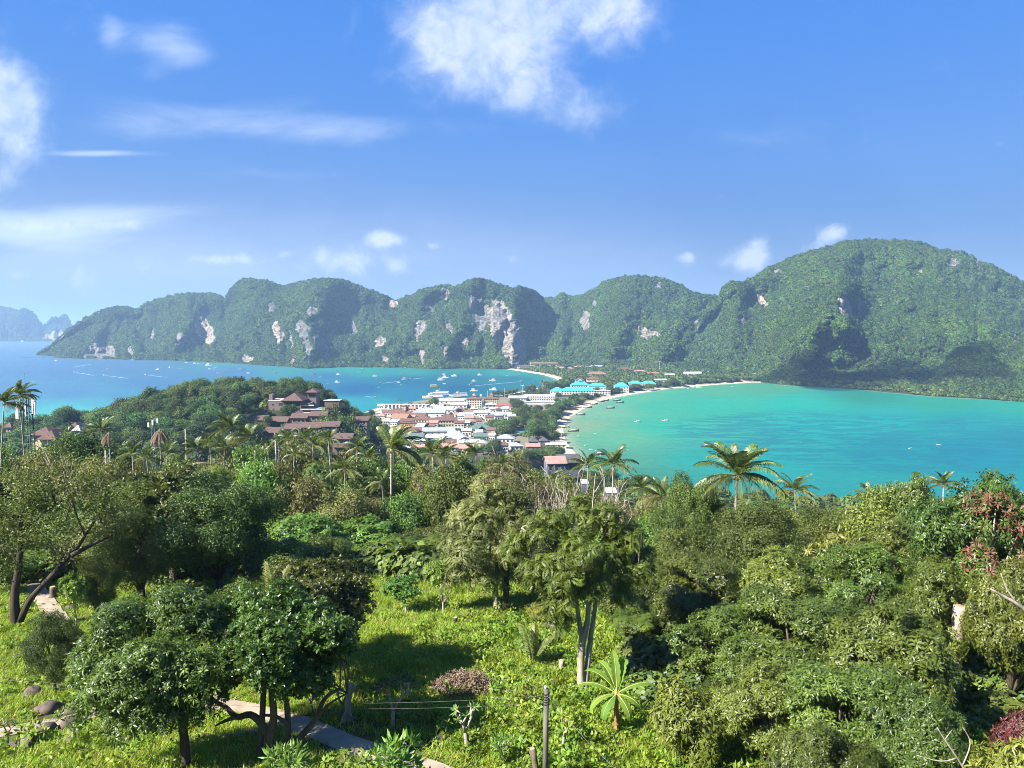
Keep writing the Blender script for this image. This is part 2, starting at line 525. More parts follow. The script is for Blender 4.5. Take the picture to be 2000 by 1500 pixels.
def ground_mat():
    m = bpy.data.materials.new('ground'); m.use_nodes = True
    t = NT(m.node_tree); p = t.n['Principled BSDF']
    g = t.new('ShaderNodeNewGeometry')
    n1 = t.noise(g.outputs['Position'], 0.35, 5, 0.6); n2 = t.noise(g.outputs['Position'], 3.0, 4, 0.6)
    grass = t.mix(t.mr(n1, 0.35, 0.65), (0.075, 0.11, 0.022, 1), (0.11, 0.13, 0.03, 1))
    soil = t.mix(n2, (0.10, 0.075, 0.045, 1), (0.06, 0.05, 0.03, 1))
    c = t.mix(t.mr(t.math('ADD', t.math('MULTIPLY', n1, 0.6), t.math('MULTIPLY', n2, 0.4)), 0.46, 0.62), grass, soil)
    a1 = t.new('ShaderNodeAttribute', attribute_name='wood'); a2 = t.new('ShaderNodeAttribute', attribute_name='sand'); a3 = t.new('ShaderNodeAttribute', attribute_name='town')
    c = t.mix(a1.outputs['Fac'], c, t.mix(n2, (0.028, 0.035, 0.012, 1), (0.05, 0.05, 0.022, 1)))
    c = t.mix(a3.outputs['Fac'], c, t.mix(n1, (0.26, 0.22, 0.17, 1), (0.12, 0.13, 0.07, 1)))
    c = t.mix(a2.outputs['Fac'], c, t.mix(t.mr(n1, 0.35, 0.7), (0.62, 0.52, 0.38, 1), (0.5, 0.4, 0.28, 1)))
    c = t.mix(1.0, c, (0.85, 0.85, 0.85, 1), 'MULTIPLY')
    t.link(c, p.inputs['Base Color']); p.inputs['Roughness'].default_value = 0.95; p.inputs['Specular IOR Level'].default_value = 0.1
    b = t.new('ShaderNodeBump'); b.inputs['Strength'].default_value = 0.6; b.inputs['Distance'].default_value = 0.15
    t.link(n2, b.inputs['Height']); t.link(b.outputs[0], p.inputs['Normal'])
    return m


# open grass between the trees (positions read from the photograph, then fixed on the ground)
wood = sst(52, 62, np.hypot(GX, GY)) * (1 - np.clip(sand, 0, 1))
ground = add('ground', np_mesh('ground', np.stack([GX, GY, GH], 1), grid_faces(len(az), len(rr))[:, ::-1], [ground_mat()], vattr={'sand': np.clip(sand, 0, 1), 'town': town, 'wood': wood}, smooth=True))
kind(ground, 'structure')

# ---- the sea
def s2l(c):
    c = np.asarray(c, float) / 255
    return np.where(c < 0.04045, c / 12.92, ((c + 0.055) / 1.055) ** 2.4)


SEA = [(-300, 690, 105, 150, 200), (0, 668, 120, 160, 205), (0, 690, 100, 146, 198), (100, 720, 86, 138, 192), (300, 745, 72, 132, 182), (150, 768, 86, 146, 196), (20, 760, 92, 146, 198), (180, 785, 82, 178, 200), (150, 800, 88, 208, 208), (100, 822, 100, 214, 208),
       (250, 775, 74, 150, 190), (320, 706, 74, 130, 170), (430, 711, 60, 156, 160), (560, 719, 52, 158, 156), (640, 722, 52, 164, 158), (700, 721, 50, 165, 152), (800, 725, 46, 158, 150), (900, 727, 42, 150, 145), (800, 742, 22, 108, 152), (900, 735, 24, 112, 145), (640, 732, 46, 122, 172),
       (700, 760, 32, 110, 162), (900, 757, 18, 104, 140), (1000, 740, 26, 120, 140), (1050, 748, 36, 130, 146), (1075, 742, 56, 156, 152), (1000, 728, 60, 168, 155), (740, 788, 48, 164, 175), (680, 790, 60, 170, 185), (800, 772, 34, 130, 165), (960, 765, 24, 120, 145), (450, 726, 74, 130, 180), (250, 712, 82, 132, 182),
       (1120, 835, 176, 205, 160), (1160, 800, 150, 208, 168), (1200, 850, 126, 206, 164), (1200, 900, 108, 186, 152), (1260, 930, 82, 172, 148), (1300, 790, 80, 205, 170), (1300, 835, 72, 210, 178), (1400, 757, 104, 196, 152), (1500, 752, 98, 190, 146), (1250, 775, 110, 208, 165),
       (1400, 790, 60, 206, 175), (1550, 790, 38, 206, 186), (1700, 770, 48, 172, 146), (1850, 785, 50, 186, 155), (1980, 792, 50, 192, 166), (1600, 830, 34, 202, 195), (1750, 820, 30, 196, 190), (1900, 820, 30, 182, 186), (1500, 900, 40, 190, 188), (1600, 950, 50, 176, 178), (1380, 900, 52, 192, 180),
       (1350, 940, 66, 178, 164), (1750, 880, 25, 170, 182), (1900, 880, 25, 162, 186), (1980, 860, 25, 168, 186), (2300, 880, 25, 160, 180)]
SEAK = np.array([(a, b) for a, b, *_ in SEA], float); SEAC = np.array([s2l(c) for _, _, *c in SEA])
saz = np.concatenate([np.linspace(-75, -42, 60, endpoint=False), np.linspace(-42, 42, 560, endpoint=False), np.linspace(42, 75, 61)])
srr = np.concatenate([np.geomspace(250, 7500, 330), [10000, 16000, 24000]])
A, RR = np.meshgrid(R(1) * saz, srr)
SX = (RR * np.sin(A)).ravel(); SY = (RR * np.cos(A)).ravel()
qx, qy = to_px(SX, SY, np.zeros(len(SX)))
num = np.zeros((len(SX), 3)); den = np.zeros(len(SX))
for (kx, ky), kc in zip(SEAK, SEAC):
    wgt = 1.0 / (((qx - kx) / 1.0) ** 2 + ((qy - ky) * 4.0) ** 2 + 350) ** 1.7
    num += wgt[:, None] * kc; den += wgt
SEACOL = num / den[:, None] * (0.42 - 0.088 * sst(1020, 1130, qx))[:, None] * np.array([0.84, 1.0, 0.9])  # left sea kept lighter: sky reflection put into its base colour
_w = (1 - sst(480, 720, qx))[:, None] * 0.22
SEACOL = SEACOL * (1 - _w) + _w * np.array([0.075, 0.118, 0.17])
ssd = coast_sd(SX, SY)
shal = (1 - sst(0, 16, -ssd + 3 * fbm(SX / 12, SY / 12, 2, 8))) * (ssd < 2) * (SX > -60) * (SY < 1700)
SEACOL = SEACOL * (1 - 0.55 * shal[:, None]) + 0.55 * shal[:, None] * np.array([0.25, 0.25, 0.155])
reef = np.exp(-((qx - 1800) / 330) ** 2 - ((qy - 868) / 42) ** 2) + 0.75 * np.exp(-((qx - 1520) / 170) ** 2 - ((qy - 835) / 24) ** 2) + 0.2 * np.exp(-((qx - 1640) / 120) ** 2 - ((qy - 765) / 7) ** 2) + 0.5 * np.exp(-((qx - 740) / 90) ** 2 - ((qy - 741) / 5) ** 2)  # third term paints the dark reflection band under the mountain foot, not reef
reef = np.where(qx > 1150, reef, reef)


def sea_mat():
    m = bpy.data.materials.new('sea_water'); m.use_nodes = True
    t = NT(m.node_tree); o = t.n['Material Output']; t.n.remove(t.n['Principled BSDF'])
    g = t.new('ShaderNodeNewGeometry'); P = g.outputs['Position']
    ac = t.new('ShaderNodeAttribute', attribute_name='sea'); ar = t.new('ShaderNodeAttribute', attribute_name='reef')
    rn = t.noise(t.vmath('MULTIPLY', P, (0.55, 1.25, 1)), 0.045, 7, 0.66, 0.8)
    rm = t.mr(t.math('ADD', rn, t.math('MULTIPLY', ar.outputs['Fac'], 0.045)), 0.475, 0.55)
    rm = t.math('MULTIPLY', rm, t.mr(ar.outputs['Fac'], 0.05, 0.35))
    c = t.mix(t.math('MULTIPLY', rm, 0.62), ac.outputs['Color'], (0.006, 0.092, 0.122, 1))
    big = t.noise(t.vmath('MULTIPLY', P, (0.7, 1.6, 1)), 0.006, 5, 0.6, 0.4)
    c = t.mix(t.mr(big, 0.35, 0.7, 0, 0.28), c, t.mix(1.0, c, (0.72, 0.80, 0.86, 1), 'MULTIPLY'))
    d = t.new('ShaderNodeBsdfDiffuse'); t.link(c, d.inputs['Color'])
    gl = t.new('ShaderNodeBsdfGlossy'); gl.inputs['Roughness'].default_value = 0.28; gl.inputs['Color'].default_value = (0.8, 0.92, 1, 1)
    w1 = t.noise(t.vmath('MULTIPLY', P, (0.45, 1.0, 1)), 0.16, 5, 0.68, 0.5)
    w2 = t.noise(t.vmath('MULTIPLY', P, (0.3, 1.0, 1)), 0.03, 3, 0.55, 0.2)
    b = t.new('ShaderNodeBump'); b.inputs['Strength'].default_value = 1.0; b.inputs['Distance'].default_value = 1.6
    t.link(t.math('ADD', w1, t.math('MULTIPLY', w2, 1.6)), b.inputs['Height'])
    t.link(b.outputs[0], gl.inputs['Normal']); t.link(b.outputs[0], d.inputs['Normal'])
    ms = t.new('ShaderNodeMixShader'); ms.inputs[0].default_value = 0.11
    t.link(d.outputs[0], ms.inputs[1]); t.link(gl.outputs[0], ms.inputs[2]); t.link(ms.outputs[0], o.inputs['Surface'])
    return m


sea = add('sea', np_mesh('sea', np.stack([SX, SY, np.zeros(len(SX))], 1), grid_faces(len(saz), len(srr))[:, ::-1], [sea_mat()], vattr={'reef': reef}, vcol={'sea': SEACOL}, smooth=True))
kind(sea, 'structure')


# ================================================================== scattered woods (stuff): copies of a few crowns over a surface, one object
def scatter(name, protos, pts, rot, scl, pid, material):
    """protos: list of (verts, faces, tint); one object whose mesh holds the crowns and the points they stand on"""
    Vs = [np.asarray(pts)]; Fs = []; T = []; isp = [np.zeros(len(pts), int)]; off = len(pts)
    for k, (v, f, ti) in enumerate(protos):
        Vs.append(v); Fs.append(np.asarray(f) + off); T.append(ti); isp.append(np.full(len(v), k + 1)); off += len(v)
    n0 = off - len(pts)
    z3 = np.zeros((n0, 3)); z1 = np.zeros(n0)
    me = np_mesh(name, np.concatenate(Vs), Fs, [material], fattr={'tint': np.concatenate(T)},
                 vattr={'isproto': np.concatenate(isp), 'pid': np.concatenate([np.asarray(pid, int), np.zeros(n0, int)]), 'rot': np.concatenate([rot, z3]), 'scl': np.concatenate([scl, z3 + 1])})
    o = add(name, me)
    ng = bpy.data.node_groups.new(name + '_scatter', 'GeometryNodeTree')
    ng.interface.new_socket('Geometry', in_out='INPUT', socket_type='NodeSocketGeometry'); ng.interface.new_socket('Geometry', in_out='OUTPUT', socket_type='NodeSocketGeometry')
    gi = ng.nodes.new('NodeGroupInput'); go = ng.nodes.new('NodeGroupOutput')

    def attr(nm, dt):
        n = ng.nodes.new('GeometryNodeInputNamedAttribute'); n.data_type = dt; n.inputs['Name'].default_value = nm
        return n.outputs['Attribute']

    def eq(nm, val):
        n = ng.nodes.new('FunctionNodeCompare'); n.data_type = 'INT'; n.operation = 'EQUAL'
        ng.links.new(attr(nm, 'INT'), n.inputs[2]); n.inputs[3].default_value = val
        return n.outputs[0]

    def sep(val):
        n = ng.nodes.new('GeometryNodeSeparateGeometry'); n.domain = 'POINT'
        ng.links.new(gi.outputs[0], n.inputs[0]); ng.links.new(eq('isproto', val), n.inputs['Selection'])
        return n.outputs[0]
    P = sep(0); join = ng.nodes.new('GeometryNodeJoinGeometry')
    for k in range(len(protos)):
        i = ng.nodes.new('GeometryNodeInstanceOnPoints')
        ng.links.new(P, i.inputs['Points']); ng.links.new(eq('pid', k), i.inputs['Selection']); ng.links.new(sep(k + 1), i.inputs['Instance'])
        ng.links.new(attr('rot', 'FLOAT_VECTOR'), i.inputs['Rotation']); ng.links.new(attr('scl', 'FLOAT_VECTOR'), i.inputs['Scale'])
        ng.links.new(i.outputs[0], join.inputs[0])
    ng.links.new(join.outputs[0], go.inputs[0])
    md = o.modifiers.new('scatter', 'NODES'); md.node_group = ng
    return kind(o, 'stuff')


def leaf_ball(seed, n, size, squash=0.8, lump=0.25, droop=0.3):
    """a crown seen from far away: small faces through the outer shell of a lumpy ball, radius 1"""
    g = np.random.default_rng(seed)
    d = g.normal(size=(n, 3)); d[:, 2] = np.where(d[:, 2] < -0.35, -d[:, 2], d[:, 2]); d /= np.linalg.norm(d, axis=1)[:, None]
    rad = 1 - lump + lump * 2 * vnoise(d[:, 0] * 2.2 + 7, d[:, 1] * 2.2 + d[:, 2] * 1.7 + seed, seed) * g.uniform(0.75, 1, n)
    c = d * rad[:, None] * np.array([1, 1, squash])
    nr = d + g.normal(scale=0.45, size=(n, 3)) + np.array([0, 0, droop]); nr /= np.linalg.norm(nr, axis=1)[:, None]
    u = np.cross(nr, g.normal(size=(n, 3))); u /= np.linalg.norm(u, axis=1)[:, None]; v = np.cross(nr, u)
    s = size * g.uniform(0.6, 1.3, n)[:, None]; s2 = s * g.uniform(0.5, 1, n)[:, None]
    V = np.stack([c - u * s, c - v * s2 + nr * s * 0.1, c + u * s, c + v * s2 - nr * s * 0.2], 1).reshape(-1, 3)
    Fq = np.arange(4 * n).reshape(n, 4)
    return V, Fq, g.uniform(0, 1, n)


CROWNS_FAR = [leaf_ball(s, 130, 0.34, sq, 0.3) for s, sq in ((1, .75), (2, .95), (3, .6), (4, .8))]

# ================================================================== MOUNTAINS: limestone ridges, each with its own real distance, depth and back
ROCKS = [  # px, py, rx, ry, lean (dx per dy), grey 0 .. pink 1
    (989, 652, 24, 50, .34, .6), (972, 606, 10, 14, .1, .35), (1006, 690, 14, 14, .2, .8), (978, 640, 17, 40, .28, .55), (1000, 678, 19, 26, .3, .75), (972, 622, 10, 22, .2, .4), (985, 660, 16, 40, .35, .6), (400, 645, 11, 22, .35, .9), (545, 652, 9, 15, .2, .95), (568, 660, 4, 18, .1, .4), (573, 706, 4, 8, 0, .7), (601, 672, 6, 30, .05, .1), (616, 660, 4, 30, .1, .1), (630, 676, 6, 26, .15, .15), (642, 692, 5, 20, .1, .1),
    (590, 640, 9, 12, .1, .25), (350, 670, 7, 17, .1, .5), (195, 684, 17, 12, 0, .35), (215, 688, 10, 10, 0, .6), (482, 701, 7, 7, 0, .8), (258, 690, 5, 12, 0, .5), (742, 668, 7, 10, -.3, .8), (750, 706, 8, 7, .1, .75), (820, 645, 8, 16, -.2, .4), (826, 703, 5, 14, .1, .5), (908, 667, 8, 10, .2, .7), (935, 608, 14, 34, .15, .1), (922, 592, 6, 18, .1, .1), (868, 574, 9, 9, .1, .35),
    (772, 592, 7, 9, 0, .85), (870, 690, 4, 10, 0, .4), (610, 612, 10, 8, 0, .2), (300, 655, 7, 8, 0, .4), (1143, 623, 8, 16, .15, .35), (1245, 640, 4, 9, 0, .7), (1268, 651, 16, 8, 0, .6), (1290, 560, 6, 6, .3, .2), (1357, 632, 8, 10, 0, .75), (1452, 625, 7, 6, 0, .4), (1482, 584, 7, 9, 0, .8), (1495, 597, 5, 6, 0, .5), (1651, 599, 10, 14, .1, .8),
    (1610, 562, 9, 4, -.5, .2), (1680, 592, 6, 18, 0, .2), (1574, 560, 9, 4, -.3, .2), (1862, 512, 12, 6, 0, .4), (1907, 512, 5, 10, 0, .3), (1980, 661, 9, 6, 0, .8), (1795, 533, 4, 6, 0, .3), (1520, 530, 10, 6, 0, .1), (1165, 595, 5, 8, 0, .2), (1030, 600, 7, 10, .3, .5), (530, 600, 7, 10, .2, .15), (690, 640, 8, 14, .1, .15), (170, 690, 9, 7, 0, .4), (840, 600, 6, 14, .1, .2), (880, 640, 6, 10, .1, .3),
    (40, 655, 10, 8, 0, .5), (110, 655, 14, 8, 0, .9), (95, 660, 10, 7, 0, .7), (-20, 650, 14, 10, 0, .4)]


def relief_mat(name, floor=(0.03, 0.045, 0.012)):
    m = bpy.data.materials.new(name); m.use_nodes = True
    t = NT(m.node_tree); p = t.n['Principled BSDF']
    g = t.new('ShaderNodeNewGeometry'); P = g.outputs['Position']
    st = t.noise(t.vmath('MULTIPLY', P, (1, 1, 0.16)), 0.07, 6, 0.68, 0.6)
    fine = t.noise(t.vmath('MULTIPLY', P, (1, 1, 0.45)), 0.22, 5, 0.65)
    ar = t.new('ShaderNodeAttribute', attribute_name='rock'); ap = t.new('ShaderNodeAttribute', attribute_name='pink')
    base = t.mix(ap.outputs['Fac'], (0.13, 0.135, 0.13, 1), (0.34, 0.285, 0.225, 1))
    c = t.mix(t.mr(st, 0.42, 0.58), t.mix(1.0, base, (0.30, 0.31, 0.33, 1), 'MULTIPLY'), base)
    c = t.mix(t.mr(fine, 0.5, 0.66, 0, 0.6), c, t.mix(1.0, base, (0.5, 0.42, 0.34, 1), 'MULTIPLY'))
    veg = t.mix(fine, c4(floor), (floor[0] * 1.7, floor[1] * 1.6, floor[2] * 1.5, 1))
    c = t.mix(t.mr(t.math('ADD', ar.outputs['Fac'], t.math('MULTIPLY', t.math('SUBTRACT', st, 0.5), 0.55)), 0.36, 0.50), veg, c)
    t.link(c, p.inputs['Base Color']); p.inputs['Roughness'].default_value = 0.95; p.inputs['Specular IOR Level'].default_value = 0.1
    b = t.new('ShaderNodeBump'); b.inputs['Strength'].default_value = 0.9; b.inputs['Distance'].default_value = 5.0
    t.link(t.math('ADD', st, t.math('MULTIPLY', fine, 0.5)), b.inputs['Height']); t.link(b.outputs[0], p.inputs['Normal'])
    return m


def mountain(name, xs, nt, foot, crest, dcrest, ridges, seed, power=1.25, rough=1.0, foot_z=0.6, back=220, forest=None, crown=6.0, near=0.0):
    px = np.linspace(xs[0], xs[1], int((xs[1] - xs[0]) / xs[2]) + 1)
    fy = lerp_tab(foot, px) + 0.8 * fbm(px / 14, px * 0, 3, seed + 3); cy = lerp_tab(crest, px) + 3.2 + 1.8 * fbm(px / 9, px * 0, 3, seed + 4)
    df = np.array([G(a, b, foot_z)[1] for a, b in zip(px, fy)]) - near
    dc = np.interp(px, *np.array(dcrest, float).T)
    dc = np.maximum(dc, df + 15)
    t = np.linspace(0, 1, nt)
    Tm, PX = np.meshgrid(t, px, indexing='ij')
    PY = fy[None] + (cy - fy)[None] * Tm
    D = df[None] + (dc - df)[None] * Tm ** power
    win = np.clip(np.minimum(Tm / 0.12, 1), 0, 1) ** 0.8 * (0.35 + 0.65 * (1 - sst(0.75, 1.0, Tm)))
    rel = np.zeros_like(D)
    for (x0, y0, x1, y1, wl, wr, amp) in ridges:
        xc = x0 + (x1 - x0) * np.clip((PY - y0) / (y1 - y0), -0.3, 1.3)
        u = (PX - xc); wd = np.where(u < 0, wl, wr)
        fall = np.where(PY < y0 - 6, np.exp(-((PY - y0 + 6) / 22) ** 2), np.where(PY > y1, np.exp(-((PY - y1) / 22) ** 2), 1))
        rel += (amp if (x0, x1) == (1005, 1000) else amp * 0.68) * np.exp(-(np.abs(u) / wd) ** 1.6) * fall
    wx = PX + 10 * fbm(PX / 60, PY / 45, 3, seed + 40); wy = PY
    nse = 62 * (1 - 2 * np.abs(fbm(wx / 95, wy / 120, 4, seed))) + 44 * fbm(wx / 40, wy / 38, 4, seed + 9) + 26 * fbm(wx / 14, wy / 12, 3, seed + 21)
    nse = nse * rough * (D.mean() / 2200)
    D = D + ((rel.max() * 0.75 - rel) + (nse.max() * 0.8 - nse)) * win
    # cliffs
    rock = np.zeros_like(D); pink = np.zeros_like(D)
    jx = PX + 9 * fbm(PX / 16, PY / 22, 3, seed + 60); jy = PY + 9 * fbm(PX / 15, PY / 15, 3, seed + 70)
    for (a, b, rx, ry, lean, pk) in ROCKS:
        if a < xs[0] - 5 or a > xs[1] + 5: continue
        e = ((jx - a - lean * (jy - b)) / rx) ** 2 + ((jy - b) / ry) ** 2
        wgt = np.exp(-e * (0.5 if pk > 0.25 else 0.62))
        pink = np.where(wgt > rock, pk, pink); rock = np.maximum(rock, wgt)
    # bare rock stands steeper and is fluted
    flute = 10 * fbm(PX / 5.5, PY / 60, 3, seed + 90)
    D = D + np.where(rock > 0.3, -flute * np.clip(rock, 0, 1), 0) * (D.mean() / 2200)
    a = (PX - 1000) / FPX; b = (750 - PY) / FPX
    ry_ = cos(PITCH) + b * sin(PITCH); rz_ = -sin(PITCH) + b * cos(PITCH)
    X = a / ry_ * D; Y = D; Z = CZ + rz_ / ry_ * D
    # the far side falls away behind the crest; the foot goes down under the water
    rows = [np.stack([X, Y, Z], 2)]
    for k in range(1, 7):
        f = k / 6
        zz = Z[-1] * (1 - f ** 1.6) - 3 * f
        dd = Y[-1] + back * f
        rows.append(np.stack([X[-1] * dd / Y[-1], dd, zz], 1)[None])
    low = rows[0][0].copy(); low[:, 2] = -4; low[:, 1] -= 3
    P3 = np.concatenate([low[None]] + rows, 0)
    nr = P3.shape[0]
    ex = lambda q: np.concatenate([q[:1], q, np.repeat(q[-1:] * 0, 6, 0)], 0).ravel()
    Fq = grid_faces(len(px), nr)
    o = kind(add(name, np_mesh(name, P3.reshape(-1, 3), Fq, [relief_mat(name)], vattr={'rock': ex(rock), 'pink': ex(pink)}, smooth=True)), 'structure')
    # trees all over it
    if forest:
        g = np.random.default_rng(seed)
        V = P3.reshape(-1, 3); rk = ex(rock)
        q = V[Fq]
        ar = 0.5 * np.linalg.norm(np.cross(q[:, 2] - q[:, 0], q[:, 3] - q[:, 1]), axis=1)
        # only steep walls carry fewer trees
        ar = ar * (np.arange(len(Fq)) // (len(px) - 1) < nt + 2)
        pick = g.choice(len(Fq), forest, p=ar / ar.sum())
        u = g.random((forest, 1)); v = g.random((forest, 1)); qq = q[pick]
        pt = qq[:, 0] * (1 - u) * (1 - v) + qq[:, 1] * u * (1 - v) + qq[:, 2] * u * v + qq[:, 3] * (1 - u) * v
        keep = (rk[Fq[pick]].mean(1) < 0.30 + 0.12 * g.random(forest)) & (pt[:, 2] > 1)
        pt = pt[keep]; n = len(pt)
        size = crown * np.exp(g.normal(0, 0.28, n)) * (0.75 + 0.5 * vnoise(pt[:, 0] / 90, pt[:, 1] / 90 + pt[:, 2] / 60, seed))
        pt[:, 2] += size * 0.25
        scl = np.stack([size, size, size * g.uniform(0.75, 1.25, n)], 1)
        rot = np.stack([g.normal(0, 0.15, n), g.normal(0, 0.15, n), g.uniform(0, 6.28, n)], 1)
        scatter(name.replace('mountain', 'mountain_forest').replace('island', 'island_forest'), CROWNS_FAR, pt, rot, scl, g.integers(0, len(CROWNS_FAR), n), FOREST)
    return o


FOREST = leafmat('forest_leaves', (0.020, 0.047, 0.012), (0.066, 0.112, 0.027), trans=0.25, rough=0.6, spec=0.2, rand=0.34, huer=0.03, patch=0.006)

footA = [(40, 699), (60, 698.5), (100, 699), (170, 701), (330, 704), (430, 708), (560, 716), (600, 719.5), (680, 717), (740, 717.5), (840, 720.5), (985, 720.5), (1060, 717), (1125, 714)]
crestA = [(40, 700), (68, 694), (85, 682), (100, 672), (120, 655), (140, 638), (180, 614), (205, 603), (230, 597), (245, 597), (262, 603), (272, 601), (285, 590), (330, 578), (380, 571), (410, 570), (430, 576), (439, 583), (444, 574), (450, 562), (465, 548), (490, 542), (520, 545), (550, 556), (580, 550), (620, 542), (660, 543), (700, 555), (740, 570), (765, 581), (775, 584), (790, 580), (830, 563), (870, 555), (895, 558), (915, 545), (935, 541), (960, 548), (990, 561), (1005, 563), (1015, 558), (1040, 563), (1055, 574), (1065, 590), (1080, 606), (1092, 626), (1102, 650), (1112, 690), (1125, 712)]
dA = [(40, 2900), (70, 2950), (230, 3150), (262, 3120), (400, 3000), (439, 2900), (490, 2800), (620, 2700), (775, 2650), (870, 2500), (935, 2420), (1000, 2420), (1040, 2450), (1080, 2560), (1125, 2150)]
ridA = [(235, 600, 150, 700, 60, 22, 150), (400, 575, 330, 704, 70, 22, 190), (490, 545, 470, 712, 36, 40, 140), (640, 548, 600, 718, 75, 34, 300), (545, 600, 540, 716, 24, 20, 90), (830, 570, 760, 718, 50, 26, 170), (930, 545, 860, 719, 50, 22, 240), (1005, 570, 1000, 718, 42, 30, 230), (960, 600, 965, 700, 18, 10, 70)]
mountain('mountain', (40, 1125, 1.4), 130, footA, crestA, dA, ridA, 11, power=1.2, forest=85000, crown=4.1)

footB = [(990, 715), (1115, 713), (1290, 727), (1400, 738), (1500, 742)]
crestB = [(990, 640), (1040, 596), (1065, 582), (1085, 580), (1095, 572), (1108, 574), (1120, 578), (1150, 572), (1165, 560), (1190, 545), (1215, 540), (1240, 537), (1290, 543), (1330, 555), (1345, 565), (1380, 575), (1405, 580), (1500, 600)]
dB = [(990, 2700), (1080, 2750), (1150, 2600), (1240, 2400), (1345, 2350), (1420, 2400), (1500, 2450)]
ridB = [(1095, 575, 1110, 700, 30, 22, 90), (1240, 540, 1190, 715, 70, 34, 230), (1350, 570, 1290, 725, 60, 34, 150), (1165, 560, 1140, 640, 16, 12, 50)]
mountain('mountain', (990, 1500, 1.5), 110, footB, crestB, dB, ridB, 31, power=1.35, forest=42000, crown=4.0, foot_z=3.0)

footC = [(1360, 734), (1440, 741), (1530, 751), (1680, 760), (1810, 769), (2000, 783), (2300, 800), (2500, 812)]
crestC = [(1360, 640), (1380, 605), (1405, 582), (1412, 562), (1425, 551), (1445, 549), (1465, 548), (1475, 540), (1500, 521), (1550, 500), (1620, 478), (1650, 469), (1680, 466), (1740, 468), (1780, 468), (1820, 480), (1835, 488), (1850, 489), (1880, 490), (1900, 500), (1912, 508), (1920, 514), (1940, 520), (1970, 537), (2000, 554), (2150, 620), (2300, 680), (2500, 740)]
dC = [(1360, 2000), (1412, 2050), (1500, 2100), (1680, 2150), (1850, 2050), (2000, 1950), (2300, 1700), (2500, 1500)]
ridC = [(1445, 552, 1420, 735, 50, 28, 130), (1645, 545, 1650, 640, 60, 22, 210), (1660, 470, 1560, 740, 90, 60, 210), (1820, 482, 1840, 600, 90, 24, 120), (1910, 510, 1930, 640, 70, 34, 90), (1560, 620, 1530, 745, 60, 50, 90)]
mountain('mountain', (1360, 2500, 1.5), 150, footC, crestC, dC, ridC, 51, power=1.45, forest=105000, crown=3.7)

# the nearer spur at the edge of the bay
footE = [(1795, 769), (1810, 769.5), (2000, 783.5), (2300, 801), (2500, 813)]
crestE = [(1795, 770), (1812, 762), (1830, 738), (1850, 708), (1870, 686), (1895, 672), (1930, 664), (1960, 664), (2000, 656), (2100, 645), (2300, 665), (2500, 720)]
dE = [(1795, 1235), (1850, 1330), (1950, 1420), (2100, 1430), (2500, 1350)]
mountain('hill', (1795, 2500, 1.6), 70, footE, crestE, dE, [(1890, 680, 1850, 765, 40, 60, 30)], 71, power=1.1, rough=0.6, forest=20000, crown=3.3, near=6)
# far islands
footF = [(-200, 666), (140, 667)]
crestF = [(-200, 650), (-120, 630), (-60, 603), (-20, 596), (0, 594), (20, 599), (32, 603), (45, 600), (55, 602), (66, 610), (78, 626), (85, 633), (92, 627), (100, 619), (108, 616), (113, 621), (118, 615), (128, 612), (134, 618), (137, 632), (139, 666)]
mountain('far_island', (-200, 139, 1.0), 70, footF, crestF, [(-200, 7100), (140, 6900)], [(40, 600, 30, 666, 30, 16, 240), (108, 616, 104, 664, 10, 8, 160)], 91, power=1.0, rough=1.0, forest=9000, crown=7, back=500)

# ================================================================== haze
hm = bpy.data.materials.new('haze_air'); hm.use_nodes = True
t = NT(hm.node_tree); t.n.remove(t.n['Principled BSDF'])
pv = t.new('ShaderNodeVolumePrincipled'); pv.inputs['Density'].default_value = 0.000105; pv.inputs['Color'].default_value = (0.40, 0.66, 1.0, 1); pv.inputs['Anisotropy'].default_value = 0.1
t.link(pv.outputs[0], t.n['Material Output'].inputs['Volume'])
kind(MB().box(-30000, -3000, -6.0, 30000, 30000, 420).build('haze', hm), 'stuff')

# a cloud overhead, outside the picture: its shadow lies on the lower slope of the big mountain
cm = bpy.data.materials.new('cloud_white'); cm.use_nodes = True; cm.node_tree.nodes['Principled BSDF'].inputs['Base Color'].default_value = (.8, .8, .8, 1); cm.node_tree.nodes['Principled BSDF'].inputs['Roughness'].default_value = 1
_t = NT(cm.node_tree); _m = _t.new('ShaderNodeMixShader'); _m.inputs[0].default_value = 0.42; _tr = _t.new('ShaderNodeBsdfTransparent')
_t.link(_tr.outputs[0], _m.inputs[1]); _t.link(cm.node_tree.nodes['Principled BSDF'].outputs[0], _m.inputs[2]); _t.link(_m.outputs[0], cm.node_tree.nodes['Material Output'].inputs['Surface'])
cc = Vector(PD(1725, 708, 1400)) + to_sun * 1350
g = np.random.default_rng(3); V = []; Fq = []
for q in range(10):
    o_ = np.array([g.uniform(-165, 165), g.uniform(-130, 130), g.uniform(-15, 25)]); r_ = g.uniform(60, 95); nu, nv = 16, 9
    if (o_[0] / 175) ** 2 + (o_[1] / 140) ** 2 > 1: continue
    th = np.linspace(0, pi, nv); ph = np.linspace(0, 2 * pi, nu); TH, PH = np.meshgrid(th, ph, indexing='ij')
    rr_ = r_ * (1 + .35 * fbm(np.cos(PH) * 1.5 + q * 3, np.sin(PH) * 1.5 + TH, 3, q))
    k = sum(len(v) for v in V); V.append(np.stack([rr_ * np.sin(TH) * np.cos(PH), rr_ * np.sin(TH) * np.sin(PH), rr_ * .6 * np.cos(TH)], 2).reshape(-1, 3) + o_); Fq.append(grid_faces(nu, nv) + k)
kind(add('cloud', np_mesh('cloud', np.concatenate(V), np.concatenate(Fq), [cm], smooth=True), loc=cc), 'stuff')

# ================================================================== PLANTS
def nrm(a): return a / np.maximum(np.linalg.norm(a, axis=-1, keepdims=True), 1e-9)


